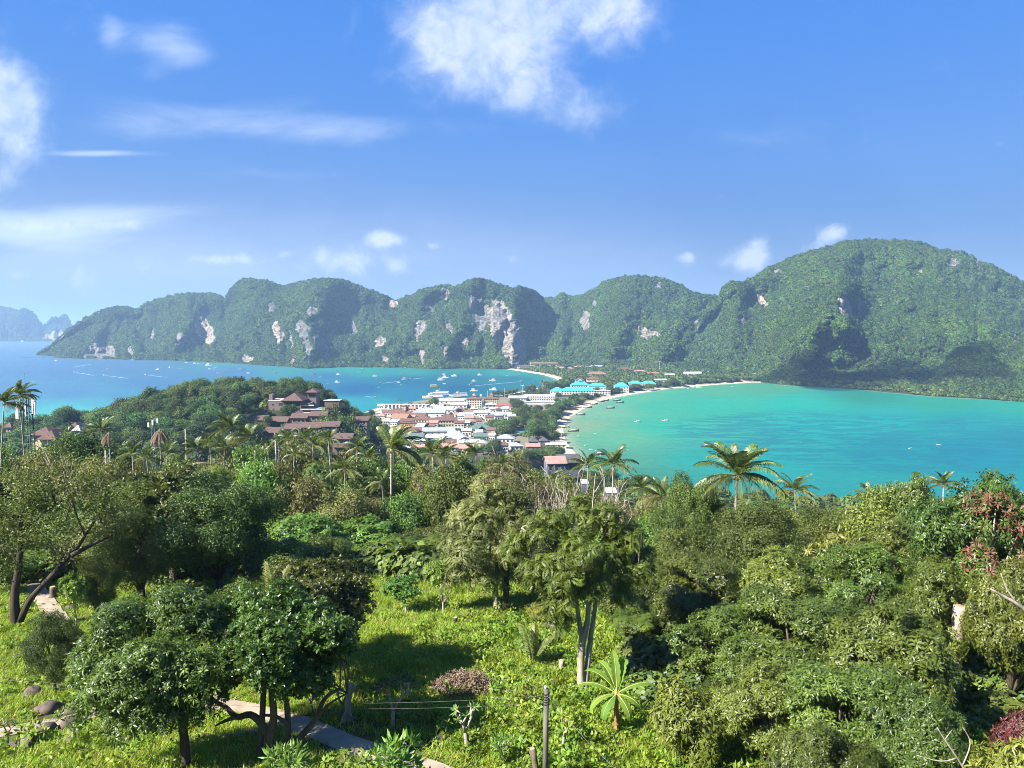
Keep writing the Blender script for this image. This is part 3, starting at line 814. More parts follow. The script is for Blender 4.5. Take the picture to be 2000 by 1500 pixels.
def t_rosette(seed, n, L, W, e0, e1, droop):
    """leaves round the end of a twig (axis +z); each leaf two folded quads"""
    g = np.random.default_rng(seed); V = []; Fq = []; T = []
    for j in range(n):
        a = 2 * pi * j / n * 1.618 + g.normal(0, 0.25); e = R(g.uniform(e0, e1)); l = L * g.uniform(0.7, 1.15); ww = W * g.uniform(0.8, 1.15)
        d = np.array([cos(a) * cos(e), sin(a) * cos(e), sin(e)]); s = np.array([-sin(a), cos(a), 0]); nn = np.cross(d, s) * -1
        s = nrm(s + nn * g.normal(0, 0.35))
        o = d * L * 0.1
        b = o; m = o + d * l * 0.5 + nn * l * 0.05; tp = o + d * l - np.array([0, 0, droop * l]) - nn * 0.04 * l
        lf = o + d * l * 0.48 + s * ww * 0.5 + nn * l * 0.09; rt = o + d * l * 0.48 - s * ww * 0.5 + nn * l * 0.09
        k = len(V); V += [b, lf, rt, m, tp]; Fq += [(k, k + 3, k + 4, k + 1), (k, k + 2, k + 4, k + 3)]
        ti = g.uniform(0, 1); T += [ti, ti]
    return np.array(V), np.array(Fq), np.array(T)


def t_spray(seed, n, L, l, wd):
    """a feather-like leaf: leaflet pairs along a drooping midrib, leaning along +x away from the twig"""
    g = np.random.default_rng(seed); V = []; Fq = []; T = []
    for q in range(3):
        az = q * 2.1 + g.normal(0, 0.3); base = g.uniform(0.1, 0.6); ti = g.uniform(0, 1)
        for j in range(n):
            f = (j + 1) / n
            r = L * f; z = L * (base * f - 0.5 * f * f)
            p = np.array([cos(az) * r, sin(az) * r, z]); fw = nrm(np.array([cos(az), sin(az), base - 1.5 * f])); sd = np.array([-sin(az), cos(az), 0])
            for sg in (-1, 1):
                d = nrm(sd * sg + fw * 0.55 - np.array([0, 0, 0.25])); ll = l * (0.65 + 0.7 * sin(pi * min(f, 0.97)))
                u = fw * wd * 0.5
                k = len(V); V += [p - u * 0.6, p + d * ll * 0.5 - u, p + d * ll, p + d * ll * 0.5 + u]; Fq += [(k, k + 1, k + 2, k + 3)]; T.append(np.clip(ti + g.normal(0, 0.1), 0, 1))
    return np.array(V), np.array(Fq), np.array(T)


def t_cloud(seed, k, r, size, asp=0.5):
    g = np.random.default_rng(seed)
    c = g.normal(size=(k, 3)) * r * 0.55 + np.array([0, 0, r * 0.2])
    n = nrm(nrm(c) * 0.6 + g.normal(size=(k, 3)) * 0.5 + np.array([0, 0, 0.6])); u = nrm(np.cross(n, g.normal(size=(k, 3)))); v = np.cross(n, u)
    s = size * g.uniform(0.7, 1.3, (k, 1))
    V = np.stack([c - u * s * .5, c - v * s * asp * .5 + n * s * .05, c + u * s * .5 - n * s * 0.1, c + v * s * asp * .5 + n * s * .05], 1).reshape(-1, 3)
    return V, np.arange(4 * k).reshape(k, 4), g.uniform(0, 1, k)


def assemble(pos, axis, scale, temps, seed, tint=None):
    g = np.random.default_rng(seed); N = len(pos); ax = nrm(axis)
    rf = g.normal(size=(N, 3)); x = nrm(np.cross(rf, ax)); y = np.cross(ax, x)
    which = g.integers(0, len(temps), N); Vs = []; Fs = []; Ts = []; off = 0
    for k, (tv, tf, tt) in enumerate(temps):
        i = np.where(which == k)[0]
        if not len(i): continue
        B = np.stack([x[i], y[i], ax[i]], 1)           # (n,3,3) rows are the local axes
        v = np.einsum('tk,nkj->ntj', tv, B) * scale[i][:, None, None] + pos[i][:, None, :]
        f = tf[None] + (np.arange(len(i)) * len(tv))[:, None, None] + off
        tn = tt[None] * 0.55 + g.uniform(0, 0.45, (len(i), 1))
        if tint is not None: tn = np.clip(tn * 0.5 + 0.5 * tint[i][:, None], 0, 1)
        Vs.append(v.reshape(-1, 3)); Fs.append(f.reshape(-1, tf.shape[1])); Ts.append(tn.ravel()); off += len(i) * len(tv)
    return np.concatenate(Vs), np.concatenate(Fs), np.concatenate(Ts)


BARK = mat('bark_grey_brown', (0.16, 0.125, 0.09), (0.07, 0.055, 0.04), 0.9, 3.0, 0.15, 5, 0.6, (1, 1, 0.25))
BARK_D = mat('bark_dark', (0.075, 0.06, 0.045), (0.035, 0.03, 0.024), 0.9, 3.0, 0.15, 5, 0.6, (1, 1, 0.25))
BARK_P = mat('bark_pale', (0.40, 0.35, 0.28), (0.2, 0.17, 0.13), 0.85, 3.5, 0.15, 5, 0.5, (1, 1, 0.3))
LM = {
    'mango': leafmat('mango_leaves', (0.026, 0.054, 0.008), (0.135, 0.185, 0.029), (0.24, 0.22, 0.05), 0.05, trans=0.34, rough=0.38, spec=0.52, rand=0.3, huer=0.035),
    'red': leafmat('reddish_new_leaves', (0.11, 0.032, 0.022), (0.21, 0.075, 0.05), trans=0.3, rough=0.5, rand=0.1),
    'dark': leafmat('dark_leaves', (0.038, 0.069, 0.014), (0.132, 0.186, 0.038), (0.12, 0.11, 0.03), 0.03, trans=0.3, rough=0.45, spec=0.35, rand=0.3, huer=0.035),
    'bright': leafmat('bright_green_leaves', (0.062, 0.131, 0.022), (0.196, 0.310, 0.057), (0.26, 0.24, 0.05), 0.04, trans=0.4, rough=0.42, rand=0.18),
    'olive': leafmat('olive_leaves', (0.069, 0.094, 0.025), (0.204, 0.219, 0.063), (0.22, 0.17, 0.06), 0.06, trans=0.38, rough=0.5, rand=0.2),
    'feather': leafmat('feathery_leaves', (0.055, 0.100, 0.014), (0.175, 0.225, 0.032), (0.26, 0.22, 0.06), 0.05, trans=0.42, rough=0.5, rand=0.15),
    'brown': leafmat('sparse_brown_green_leaves', (0.066, 0.072, 0.026), (0.170, 0.149, 0.064), (0.19, 0.12, 0.065), 0.14, trans=0.35, rough=0.55, rand=0.15),
    'yellow': leafmat('yellow_green_leaves', (0.10, 0.13, 0.02), (0.27, 0.28, 0.05), (0.36, 0.32, 0.07), 0.06, trans=0.4, rough=0.42, rand=0.1),
    'palm': leafmat('palm_leaflets', (0.045, 0.082, 0.018), (0.135, 0.185, 0.045), (0.26, 0.22, 0.09), 0.05, trans=0.3, rough=0.4, spec=0.5, rand=0.25),
    'palm_old': leafmat('old_palm_leaflets', (0.09, 0.12, 0.032), (0.21, 0.24, 0.075), (0.3, 0.2, 0.1), 0.08, trans=0.3, rough=0.5, rand=0.2),
    'palm_dead': leafmat('dead_palm_leaflets', (0.10, 0.06, 0.035), (0.27, 0.19, 0.13), trans=0.12, rough=0.7, rand=0.2),
    'far': leafmat('broadleaf_crown', (0.031, 0.066, 0.016), (0.106, 0.163, 0.040), trans=0.3, rough=0.55, spec=0.25, rand=0.5, huer=0.04),
    'grass': leafmat('grass_blades', (0.135, 0.235, 0.014), (0.34, 0.46, 0.048), (0.34, 0.29, 0.10), 0.06, trans=0.4, rough=0.5, spec=0.3, rand=0.2, huer=0.02),
    'weed': leafmat('weed_leaves', (0.10, 0.175, 0.018), (0.27, 0.375, 0.05), trans=0.4, rough=0.5, spec=0.3, rand=0.25),
    'banana': leafmat('banana_leaves', (0.10, 0.19, 0.025), (0.20, 0.31, 0.05), trans=0.4, rough=0.62, spec=0.2, rand=0.05),
}
TEMPS = {
    'mango': [t_rosette(i, 10, 0.25, 0.068, -30, 45, 0.28) for i in range(5)],
    'mango_far': [t_rosette(i + 40, 7, 0.34, 0.10, -30, 45, 0.28) for i in range(4)],
    'broad': [t_rosette(i + 10, 9, 0.17, 0.085, -5, 60, 0.12) for i in range(5)],
    'feather': [t_spray(i + 20, 7, 0.6, 0.16, 0.085) for i in range(4)],
    'small': [t_cloud(i + 30, 14, 0.26, 0.12, 0.55) for i in range(4)],
    'mid': [t_cloud(i + 60, 11, 0.5, 0.27, 0.55) for i in range(4)],
    'midbig': [t_rosette(i + 70, 8, 0.4, 0.17, -25, 50, 0.2) for i in range(4)],
    'far': [t_cloud(i + 80, 9, 0.9, 0.62, 0.6) for i in range(4)],
    'twig': [t_cloud(i + 90, 5, 0.3, 0.13, 0.6) for i in range(3)],
}


def make_tree(name, seed, H, Rc, zb, nclump, cr, npts, temps, leaf, bark, tr=0.16, trunks=1, squash=1.0, lean=(0, 0), topflat=0.0, sc_=1.0, limbs=9, fork=0.55, bare=0, inner=0.35, accent=None):
    """trunk with limbs that reach into the crown + a crown of leaf clusters over many clumps; returns both meshes"""
    g = np.random.default_rng(seed)
    zc = (H + zb) / 2; hz = (H - zb) / 2
    # clump centres spread through the crown, mostly towards its outside
    C = []
    while len(C) < nclump:
        d = nrm(g.normal(size=3)); rad = g.uniform(0.3, 1) ** 0.5
        p = d * rad
        if p[2] < -0.75: continue
        if topflat and p[2] > 0.6: p[2] *= 1 - topflat
        wob = 1 + 0.28 * fbm(np.array([d[0] * 1.7 + seed]), np.array([d[1] * 1.7 + d[2]]), 2, seed)[0]
        C.append([p[0] * (Rc - cr * 0.7) * wob, p[1] * (Rc - cr * 0.7) * wob, zc + p[2] * (hz - cr * 0.6) * wob])
    C = np.array(C); C[:, 0] += lean[0] * C[:, 2] / H; C[:, 1] += lean[1] * C[:, 2] / H
    rr_ = cr * g.uniform(0.65, 1.35, nclump)
    k = g.choice(nclump, npts, p=rr_ ** 2 / (rr_ ** 2).sum())
    d = g.normal(size=(npts, 3)) + np.array([0, 0, 0.35]); d = nrm(d)
    pos = C[k] + d * (rr_[k] * g.uniform(0.6, 1.08, npts))[:, None] * np.array([1, 1, 0.8])
    out = nrm((pos - np.array([lean[0] * 0.6, lean[1] * 0.6, zc])) / np.array([Rc, Rc, hz]))
    depth = np.linalg.norm((pos - np.array([lean[0] * 0.6, lean[1] * 0.6, zc])) / np.array([Rc, Rc, hz]), axis=1)
    keep = (depth > inner) | (g.random(npts) < 0.25)
    pos, d, out, k = pos[keep], d[keep], out[keep], k[keep]
    axis = d * 0.55 + out * 0.45 + np.array([0, 0, 0.45]) + g.normal(size=pos.shape) * 0.25
    ct = g.uniform(0, 1, nclump)
    V, Fq, T = assemble(pos, axis, g.uniform(0.75, 1.2, len(pos)) * sc_, TEMPS[temps], seed, tint=ct[k])
    mats = [LM[leaf]]; mi = None
    if accent:
        aleaf, afrac, adir = accent
        cs = np.argsort(-(C @ np.array(adir)))[:max(1, int(afrac * nclump))]
        ctr = V[Fq].mean(1); mi = np.zeros(len(Fq), int)
        half = np.repeat(g.random(len(Fq) // 20 + 1) < 0.55, 20)[:len(Fq)]
        for q in cs: mi[(np.linalg.norm(ctr - C[q], axis=1) < rr_[q] * 0.95) & half] = 1
        mats.append(LM[aleaf])
    crown = np_mesh(name + '_crown', V, Fq, mats, fattr={'tint': T}, midx=mi)
    b = MB(); order = np.argsort(np.hypot(C[:, 0], C[:, 1]) + g.uniform(0, 1, nclump))
    pick = [order[int(i)] for i in np.linspace(0, nclump - 1, limbs)]
    fz = zb * fork + H * 0.05
    for q in range(trunks):
        a = 2 * pi * q / max(trunks, 1) + g.uniform(0, 1); sp = 0.0 if trunks == 1 else tr * 1.1
        b0 = np.array([cos(a) * sp, sin(a) * sp, -0.4]); f0 = np.array([cos(a) * sp * (1 if trunks == 1 else 2.5) + lean[0] * fz / H + g.normal(0, .06), sin(a) * sp * 2.5 * (trunks > 1) + lean[1] * fz / H, fz])
        mid = (b0 + f0) / 2 + g.normal(0, 0.05 * fz / 2, 3) * np.array([1, 1, 0]) * min(1, fz / 2)
        rt = tr / math.sqrt(trunks) * 1.15
        b.tube([b0, b0 + (mid - b0) * 0.35 + np.array([0, 0, .05]), mid, f0], [rt * 1.55, rt * 1.05, rt * 0.95, rt * 0.8], 9)
        for j, c in enumerate(pick):
            if j % trunks != q: continue
            e = C[c] * np.array([1, 1, 1]) + np.array([0, 0, rr_[c] * 0.2])
            m1 = f0 + (e - f0) * 0.35 + np.array([0, 0, 0.12 * np.linalg.norm(e - f0)]) * g.uniform(-0.3, 1) + g.normal(0, 0.12, 3)
            m2 = f0 + (e - f0) * 0.7 + np.array([0, 0, 0.10 * np.linalg.norm(e - f0)]) * g.uniform(0, 1) + g.normal(0, 0.15, 3)
            r0 = rt * g.uniform(0.4, 0.62)
            b.tube([f0 - np.array([0, 0, 0.1]), m1, m2, e], [r0, r0 * 0.75, r0 * 0.5, r0 * 0.16], 6)
            for _ in range(2):
                dd = nrm(g.normal(size=3) + np.array([0, 0, 0.4]))
                b.tube([m2, m2 + dd * rr_[c] * 0.5, m2 + dd * rr_[c] * 1.0 + np.array([0, 0, -.05])], [r0 * 0.4, r0 * 0.25, r0 * 0.08], 5)
    for _ in range(bare):
        c = C[pick[g.integers(len(pick))]]; dd = nrm(np.array([c[0], c[1], 0]) * 0.4 + g.normal(size=3) * 0.4 + np.array([0, 0, 1.6])); ln = g.uniform(1.0, 2.2)
        p1 = c + dd * ln * 0.55 + g.normal(0, 0.1, 3)
        b.tube([c, p1, c + dd * ln + g.normal(0, 0.2, 3)], [0.05, 0.035, 0.012], 5)
        b.tube([p1, p1 + nrm(dd + g.normal(size=3) * 0.6) * ln * 0.5], [0.03, 0.01], 5)
    trunk = b.mesh(name + '_trunk', bark, smooth=True)
    return {'trunk': trunk, 'crown': crown, 'H': H, 'R': Rc + abs(lean[0]) * 0.3}


PR = {}


def protos(key, n, **kw):
    PR[key] = [make_tree(key, 100 * len(PR) + i, **kw) for i in range(n)]


# near kinds, modelled to the leaf
protos('mango', 4, H=6.5, Rc=3.3, zb=1.2, nclump=34, cr=0.88, npts=3300, temps='mango', leaf='mango', bark=BARK, tr=0.17, limbs=11)
protos('mango_red', 1, H=7.5, Rc=3.3, zb=2.0, nclump=46, cr=0.8, npts=2600, temps='mango', leaf='mango', bark=BARK_P, tr=0.17, limbs=11, accent=('red', 0.2, (-0.3, -1.0, 0.35)))
protos('broad', 3, H=6.0, Rc=3.0, zb=1.7, nclump=44, cr=0.8, npts=3600, temps='broad', leaf='mango', bark=BARK, tr=0.16, limbs=10)
protos('dense', 3, H=8.0, Rc=4.0, zb=1.2, nclump=44, cr=1.0, npts=5200, temps='small', leaf='dark', bark=BARK_D, tr=0.2, limbs=10)
protos('feather', 2, H=9.4, Rc=3.6, zb=3.0, nclump=50, cr=0.9, npts=1500, temps='feather', leaf='feather', bark=BARK_P, tr=0.24, trunks=3, limbs=12, fork=0.45, bare=9, inner=0.2)
protos('feather_slim', 2, H=9.0, Rc=3.0, zb=2.6, nclump=40, cr=0.85, npts=1300, temps='feather', leaf='olive', bark=BARK, tr=0.2, trunks=2, limbs=10, fork=0.7, bare=4, inner=0.2)
protos('sapling', 2, H=2.6, Rc=1.2, zb=0.9, nclump=14, cr=0.4, npts=330, temps='broad', leaf='bright', bark=BARK_P, tr=0.05, limbs=6)
protos('yellow_bush', 2, H=2.6, Rc=1.6, zb=0.2, nclump=26, cr=0.55, npts=900, temps='mango', leaf='yellow', bark=BARK, tr=0.08, limbs=7)
# middle distance
protos('round_mid', 3, H=9, Rc=4.2, zb=2.2, nclump=42, cr=1.15, npts=1500, temps='mid', leaf='bright', bark=BARK, tr=0.2)
protos('dark_mid', 3, H=10, Rc=4.6, zb=2.0, nclump=50, cr=1.2, npts=1900, temps='mid', leaf='dark', bark=BARK_D, tr=0.22)
protos('olive_mid', 3, H=9, Rc=3.9, zb=2.4, nclump=34, cr=1.05, npts=1100, temps='mid', leaf='olive', bark=BARK, tr=0.18, bare=5, inner=0.2)
protos('mango_mid', 3, H=8, Rc=4.0, zb=1.5, nclump=46, cr=1.0, npts=1900, temps='mango_far', leaf='mango', bark=BARK, tr=0.2)
protos('feather_mid', 2, H=9, Rc=4.2, zb=3.2, nclump=34, cr=1.1, npts=1000, temps='feather', leaf='feather', bark=BARK, tr=0.2, sc_=1.3, topflat=0.3, inner=0.2)
protos('brown_mid', 2, H=9, Rc=4.0, zb=3.0, nclump=32, cr=0.95, npts=900, temps='mid', leaf='brown', bark=BARK_P, tr=0.18, bare=16, limbs=14, inner=0.1, sc_=0.75)
protos('broad_mid', 2, H=8, Rc=3.8, zb=1.5, nclump=40, cr=1.0, npts=1200, temps='midbig', leaf='bright', bark=BARK, tr=0.18)
protos('yellow_mid', 1, H=7, Rc=3.0, zb=1.0, nclump=30, cr=0.9, npts=900, temps='mid', leaf='yellow', bark=BARK, tr=0.14, sc_=0.8)
protos('bare_mid', 1, H=6, Rc=2.6, zb=1.6, nclump=30, cr=0.6, npts=160, temps='twig', leaf='brown', bark=BARK_P, tr=0.12, bare=40, limbs=24, inner=0.0)
# far
protos('far', 5, H=10, Rc=5.0, zb=2.2, nclump=34, cr=1.5, npts=420, temps='far', leaf='far', bark=BARK_D, tr=0.25, limbs=5)
protos('far_tall', 2, H=13, Rc=4.6, zb=3.0, nclump=34, cr=1.4, npts=420, temps='far', leaf='far', bark=BARK_D, tr=0.25, limbs=5)

TREE_N = [0]


def tree(key, px, top, d, wpx, label, name='broadleaf_tree', cat='tree', group=None, share=False, base=None, dz=0.0, var=None, spin=None):
    """a tree at its real place: px and distance d give the spot, the ground gives its foot, its top gives the height"""
    x = PD(px, top, d)[0]; zt = PD(px, top, d)[2]
    zb = H1(x, d) + dz
    i = TREE_N[0]; TREE_N[0] += 1
    p = PR[key][(i if var is None else var) % len(PR[key])]
    g = random.Random(i * 7 + 3)
    h = max(zt - zb, 1.2); s = h / p['H']; sx = wpx / FPX * d * 1.02 / (2 * p['R'])
    sx = min(max(sx, s * 0.55), s * 1.9)
    o = thing(name, (x, d, zb - 0.05), label, cat, group, (0, 0, g.uniform(0, 6.28) if spin is None else spin), (sx, sx, s), share)
    add('trunk', p['trunk'], o); add('crown', p['crown'], o)
    return o


# ---- palms
def frond_mesh(name, seed, L, e0, curl, hang, leaf, n=44, wl=1.0, wd=0.085):
    g = np.random.default_rng(seed)
    P = []; p = np.zeros(3); e = e0
    for i in range(13):
        P.append(p.copy()); p = p + np.array([cos(e), 0, sin(e)]) * L / 12; e -= curl / 12 * (0.5 + i / 12)
    P = np.array(P); b = MB(); b.tube(P, [0.045 * (1 - 0.85 * i / 12) for i in range(13)], 5)
    nv = len(b.v); V = list(map(np.array, b.v)); Fq = []; T = []
    tt = np.linspace(0.14, 0.995, n)
    for f in tt:
        q = f * 12; i = min(int(q), 11); pt = P[i] + (P[i + 1] - P[i]) * (q - i); fw = nrm(P[i + 1] - P[i])
        up = np.array([-fw[2], 0, fw[0]])
        for sg in (-1, 1):
            l = wl * (0.35 + 0.75 * sin(pi * min(f * 0.86 + 0.12, 1))) * g.uniform(0.85, 1.1)
            d = nrm(np.array([0, sg, 0]) + fw * 0.75 + up * 0.25 + g.normal(0, 0.08, 3))
            m = pt + d * l * 0.5 - np.array([0, 0, hang * l * 0.12]); tip = pt + d * l * 0.82 - np.array([0, 0, hang * l * 0.62])
            u = fw * wd * 0.5 + up * wd * 0.25
            k = len(V); V += [pt - u * .5, m - u, m + u, pt + u * .5, tip]
            Fq += [(k, k + 1, k + 2, k + 3)]; Fq += [(k + 1, k + 4, k + 4, k + 2)]; ti = g.uniform(0, 1); T += [ti, ti]
    F3 = [(a, b_, d_) for a, b_, c_, d_ in Fq if b_ == c_]; T3 = [ti for (a, b_, c_, d_), ti in zip(Fq, T) if b_ == c_]
    F4 = [q for q in Fq if q[1] != q[2]]; T4 = [ti for q, ti in zip(Fq, T) if q[1] != q[2]]
    st = [q for q in b.f if len(q) == 4]
    return np_mesh(name, np.array(V), [np.array(F4 + st), np.array(F3)], [LM[leaf]], fattr={'tint': np.array(T4 + [0.9] * len(st) + T3)})


FR = {'up': [frond_mesh('frond', s, 4.3, R(68), R(62), 0.5, 'palm') for s in (1, 2)],
      'mid': [frond_mesh('frond', s, 4.8, R(38), R(80), 0.9, 'palm') for s in (3, 4, 5)],
      'low': [frond_mesh('frond', s, 4.6, R(2), R(62), 1.3, 'palm_old') for s in (6, 7)],
      'lowg': [frond_mesh('frond', s, 4.7, R(8), R(70), 1.2, 'palm') for s in (8, 9)],
      'dead': [frond_mesh('frond', s, 3.6, R(-48), R(40), 1.0, 'palm_dead', n=26, wl=0.6) for s in (10, 11)]}
PALM_BARK = mat('palm_bark', (0.36, 0.33, 0.28), (0.2, 0.18, 0.15), 0.9, 2.0, 0.1, 4, 0.4, (1, 1, 3))
COCO = mat('coconut_husk', (0.20, 0.14, 0.05), (0.12, 0.06, 0.03), 0.6, 2)
PALM_N = [0]


def palm(px, py, d, r, label, old=0.3, dead=False, nf=19, lean=None, wind=None, name='coconut_palm', group=None):
    """crown heart seen at px, py; r is the reach of its fronds in photograph pixels"""
    i = PALM_N[0]; PALM_N[0] += 1
    g = random.Random(500 + i)
    c = PD(px, py, d); x = c[0]; zb = H1(x, d)
    h = max(c[2] - zb, 2.0)
    lx, ly = lean if lean else (g.uniform(-.06, .06), g.uniform(-.06, .06))
    bx, by = x - lx * h, d - ly * h; zb = H1(bx, by); h = c[2] - zb
    s = r / FPX * d * (1.03 if r > 82 or dead else 0.84) / 4.4
    o = thing(name, (bx, by, zb - 0.1), label, 'palm', group)
    b = MB(); n = 12; pts = []; rad = []
    for k in range(n + 1):
        f = k / n
        pts.append((lx * h * (f ** 1.4), ly * h * (f ** 1.4), h * f)); rad.append((0.20 - 0.08 * f + (0.10 * (1 - f) ** 8)) * (1.0 if dead else 1.0) * min(1, max(0.6, s)))
    b.tube(pts, rad, 8)
    b.build('trunk', PALM_BARK, o, smooth=True)
    top = Vector((lx * h, ly * h, h))
    if not dead:
        cb = MB()
        for k in range(7):
            a = k * 0.9; q = top + Vector((cos(a) * 0.28 * s, sin(a) * 0.28 * s, -0.25 * s - 0.1 * (k % 2)))
            cb.tube([q + Vector((0, 0, .16 * s)), q + Vector((0, 0, .08 * s)), q - Vector((0, 0, .08 * s)), q - Vector((0, 0, .16 * s))], [.05 * s, .13 * s, .13 * s, .05 * s], 6)
        cb.build('coconut_cluster', COCO, o, smooth=True)
    for k in range(nf):
        f = (k + 0.5) / nf
        a = k * 2.39996 + g.uniform(-.25, .25)
        if dead: cls = 'dead'
        elif f < (0.42 if r > 82 else 0.3): cls = 'up'
        elif f < 0.68: cls = 'mid'
        else: cls = 'low' if g.random() < old * 2.2 else 'lowg'
        m = FR[cls][k % len(FR[cls])]
        if wind is not None:  # all fronds blown towards one side
            da = math.atan2(sin(a - wind), cos(a - wind)); a = wind + da * 0.55
        fo = add('frond', m, o, loc=top, rot=(g.uniform(-.35, .35), g.uniform(-.15, .15), a), scale=s * g.uniform(0.85, 1.1))
    return o


# ================================================================== the wooded slope
def landmark(px):
    for lim, s in ((70, 'under the windblown palms'), (170, 'beside the lattice mast'), (300, 'by the dead palms'), (440, 'below the wooded headland'), (560, 'under the slender palms'), (700, 'below the brown roofed villas'), (830, 'in front of the town'),
                   (960, 'below the white roof'), (1060, 'before the dark cottages'), (1160, 'below the red roofed house'), (1290, 'before the palm pair'), (1400, 'beside the yellowing palm'), (1540, 'under the tall palm'), (1700, 'under the small palms'), (1850, 'below the reef water'), (2300, 'by the reddish shoots')):
        if px < lim: return s


LOOK = {'round_mid': 'bright round crowned tree', 'dark_mid': 'dark green dense tree', 'olive_mid': 'olive loose crowned tree', 'mango_mid': 'glossy dark mango tree', 'feather_mid': 'light green feathery tree', 'brown_mid': 'brownish half bare tree', 'broad_mid': 'big leaved green tree', 'yellow_mid': 'yellow green small tree', 'bare_mid': 'grey leafless twiggy tree'}
ROW = {0: 'at the clearing', 1: 'in the wood', 2: 'deep in the wood', 3: 'beyond the wood'}
LINE = {0: [(-60, 950), (0, 950), (150, 960), (250, 930), (480, 960), (560, 990), (640, 980), (700, 1010), (760, 1020), (850, 1000), (930, 985), (1010, 1000), (1100, 1010), (1180, 1010), (1250, 985), (1330, 960), (1400, 985), (1500, 985), (1600, 1000), (1700, 990), (1800, 970), (1950, 950), (2060, 950)],
        1: [(-60, 905), (0, 905), (100, 905), (200, 915), (300, 905), (400, 900), (500, 900), (560, 920), (640, 915), (700, 940), (800, 940), (880, 905), (950, 890), (1020, 915), (1100, 950), (1180, 975), (1250, 975), (1330, 945), (1400, 985), (1500, 990), (1620, 1000), (1700, 1000), (1800, 980), (1950, 955), (2060, 950)],
        2: [(-60, 880), (0, 880), (100, 870), (200, 880), (300, 890), (400, 880), (500, 872), (600, 860), (700, 885), (780, 905), (880, 885), (940, 858), (1000, 872), (1060, 905), (1100, 932), (1180, 965), (1260, 965), (1330, 945), (1420, 985), (1600, 1000), (1800, 985), (2060, 960)],
        3: [(-60, 858), (60, 868), (200, 878), (300, 880), (400, 872), (500, 866), (600, 856), (700, 868), (780, 888), (880, 892), (960, 880), (1040, 895), (1100, 925), (1140, 940)]}
rg = random.Random(12)
MIX = {0: ['mango_mid', 'feather_mid', 'dark_mid', 'broad_mid', 'olive_mid', 'round_mid'], 1: ['olive_mid', 'feather_mid', 'dark_mid', 'round_mid', 'mango_mid', 'brown_mid'], 2: ['olive_mid', 'dark_mid', 'round_mid', 'olive_mid', 'brown_mid', 'feather_mid'], 3: ['dark_mid', 'olive_mid', 'round_mid', 'olive_mid']}
FORCE = [(0, 560, 700, 'broad_mid'), (0, 700, 830, 'feather_mid'), (0, 230, 480, 'dark_mid'), (0, 1380, 1560, 'dark_mid'), (1, 900, 1050, 'brown_mid'), (2, 880, 1010, 'brown_mid'), (0, 1650, 1760, 'yellow_mid'), (0, 880, 1020, 'olive_mid'), (1, 440, 560, 'round_mid')]
for row, d0, d1, step, wp in ((0, 57, 66, 88, 150), (1, 70, 80, 78, 130), (2, 86, 98, 70, 110), (3, 106, 122, 66, 100)):
    px = -70 + rg.uniform(0, 30)
    while px < (2080 if row < 3 else 1150):
        d = rg.uniform(d0, d1)
        key = rg.choice(MIX[row])
        for fr, a, b, k in FORCE:
            if fr == row and a <= px < b and rg.random() < 0.75: key = k
        top = lerp_tab(LINE[row], px) + rg.uniform(-4, 30)
        if row == 0 and 480 < px < 900: d = rg.uniform(62, 67)
        tree(key, px, top, d, wp * rg.uniform(0.85, 1.3), f"{LOOK[key]} {ROW[row]} {landmark(px)}", name={'mango_mid': 'mango_tree', 'bare_mid': 'bare_tree'}.get(key, 'broadleaf_tree'))
        px += step * rg.uniform(0.75, 1.25)
# lower storey of the wood's edge, seen above the clearing
for px, top, d, w, key in ((705, 1060, 60, 120, 'broad_mid'), (775, 1050, 61, 120, 'feather_mid'), (850, 1045, 60, 130, 'feather_mid'), (640, 1040, 58, 120, 'mango_mid'), (930, 1080, 58, 110, 'olive_mid'), (1010, 1070, 54, 130, 'olive_mid'), (1060, 1120, 50, 120, 'olive_mid'), (1270, 1080, 47, 130, 'mango_mid'), (1210, 1130, 44, 110, 'dark_mid'),
                          (1250, 1190, 41, 120, 'feather_mid'), (1330, 1040, 52, 130, 'dark_mid'), (1290, 1000, 60, 120, 'round_mid'), (1150, 1060, 56, 120, 'olive_mid'), (560, 1060, 52, 120, 'dark_mid'), (-20, 1010, 52, 150, 'dark_mid'), (180, 1020, 56, 150, 'olive_mid'), (270, 1060, 50, 110, 'olive_mid'), (30, 1080, 56, 130, 'round_mid')):
    tree(key, px, top, d, w, f"low {LOOK[key]} {landmark(px)}")
for px, top, d, w in ((150, 846, 100, 210), (95, 880, 92, 130)):
    tree('dark_mid', px, top, d, w, 'broad dark round tree between lattice mast and dead palm')
for px, top, d, w in ((175, 925, 74, 90), (110, 930, 66, 100), (835, 950, 82, 80), (1110, 935, 64, 110), (1050, 960, 60, 90), (1190, 950, 60, 80)):
    tree('bare_mid', px, top, d, w, f"grey leafless twiggy tree {landmark(px)}", name='bare_tree')

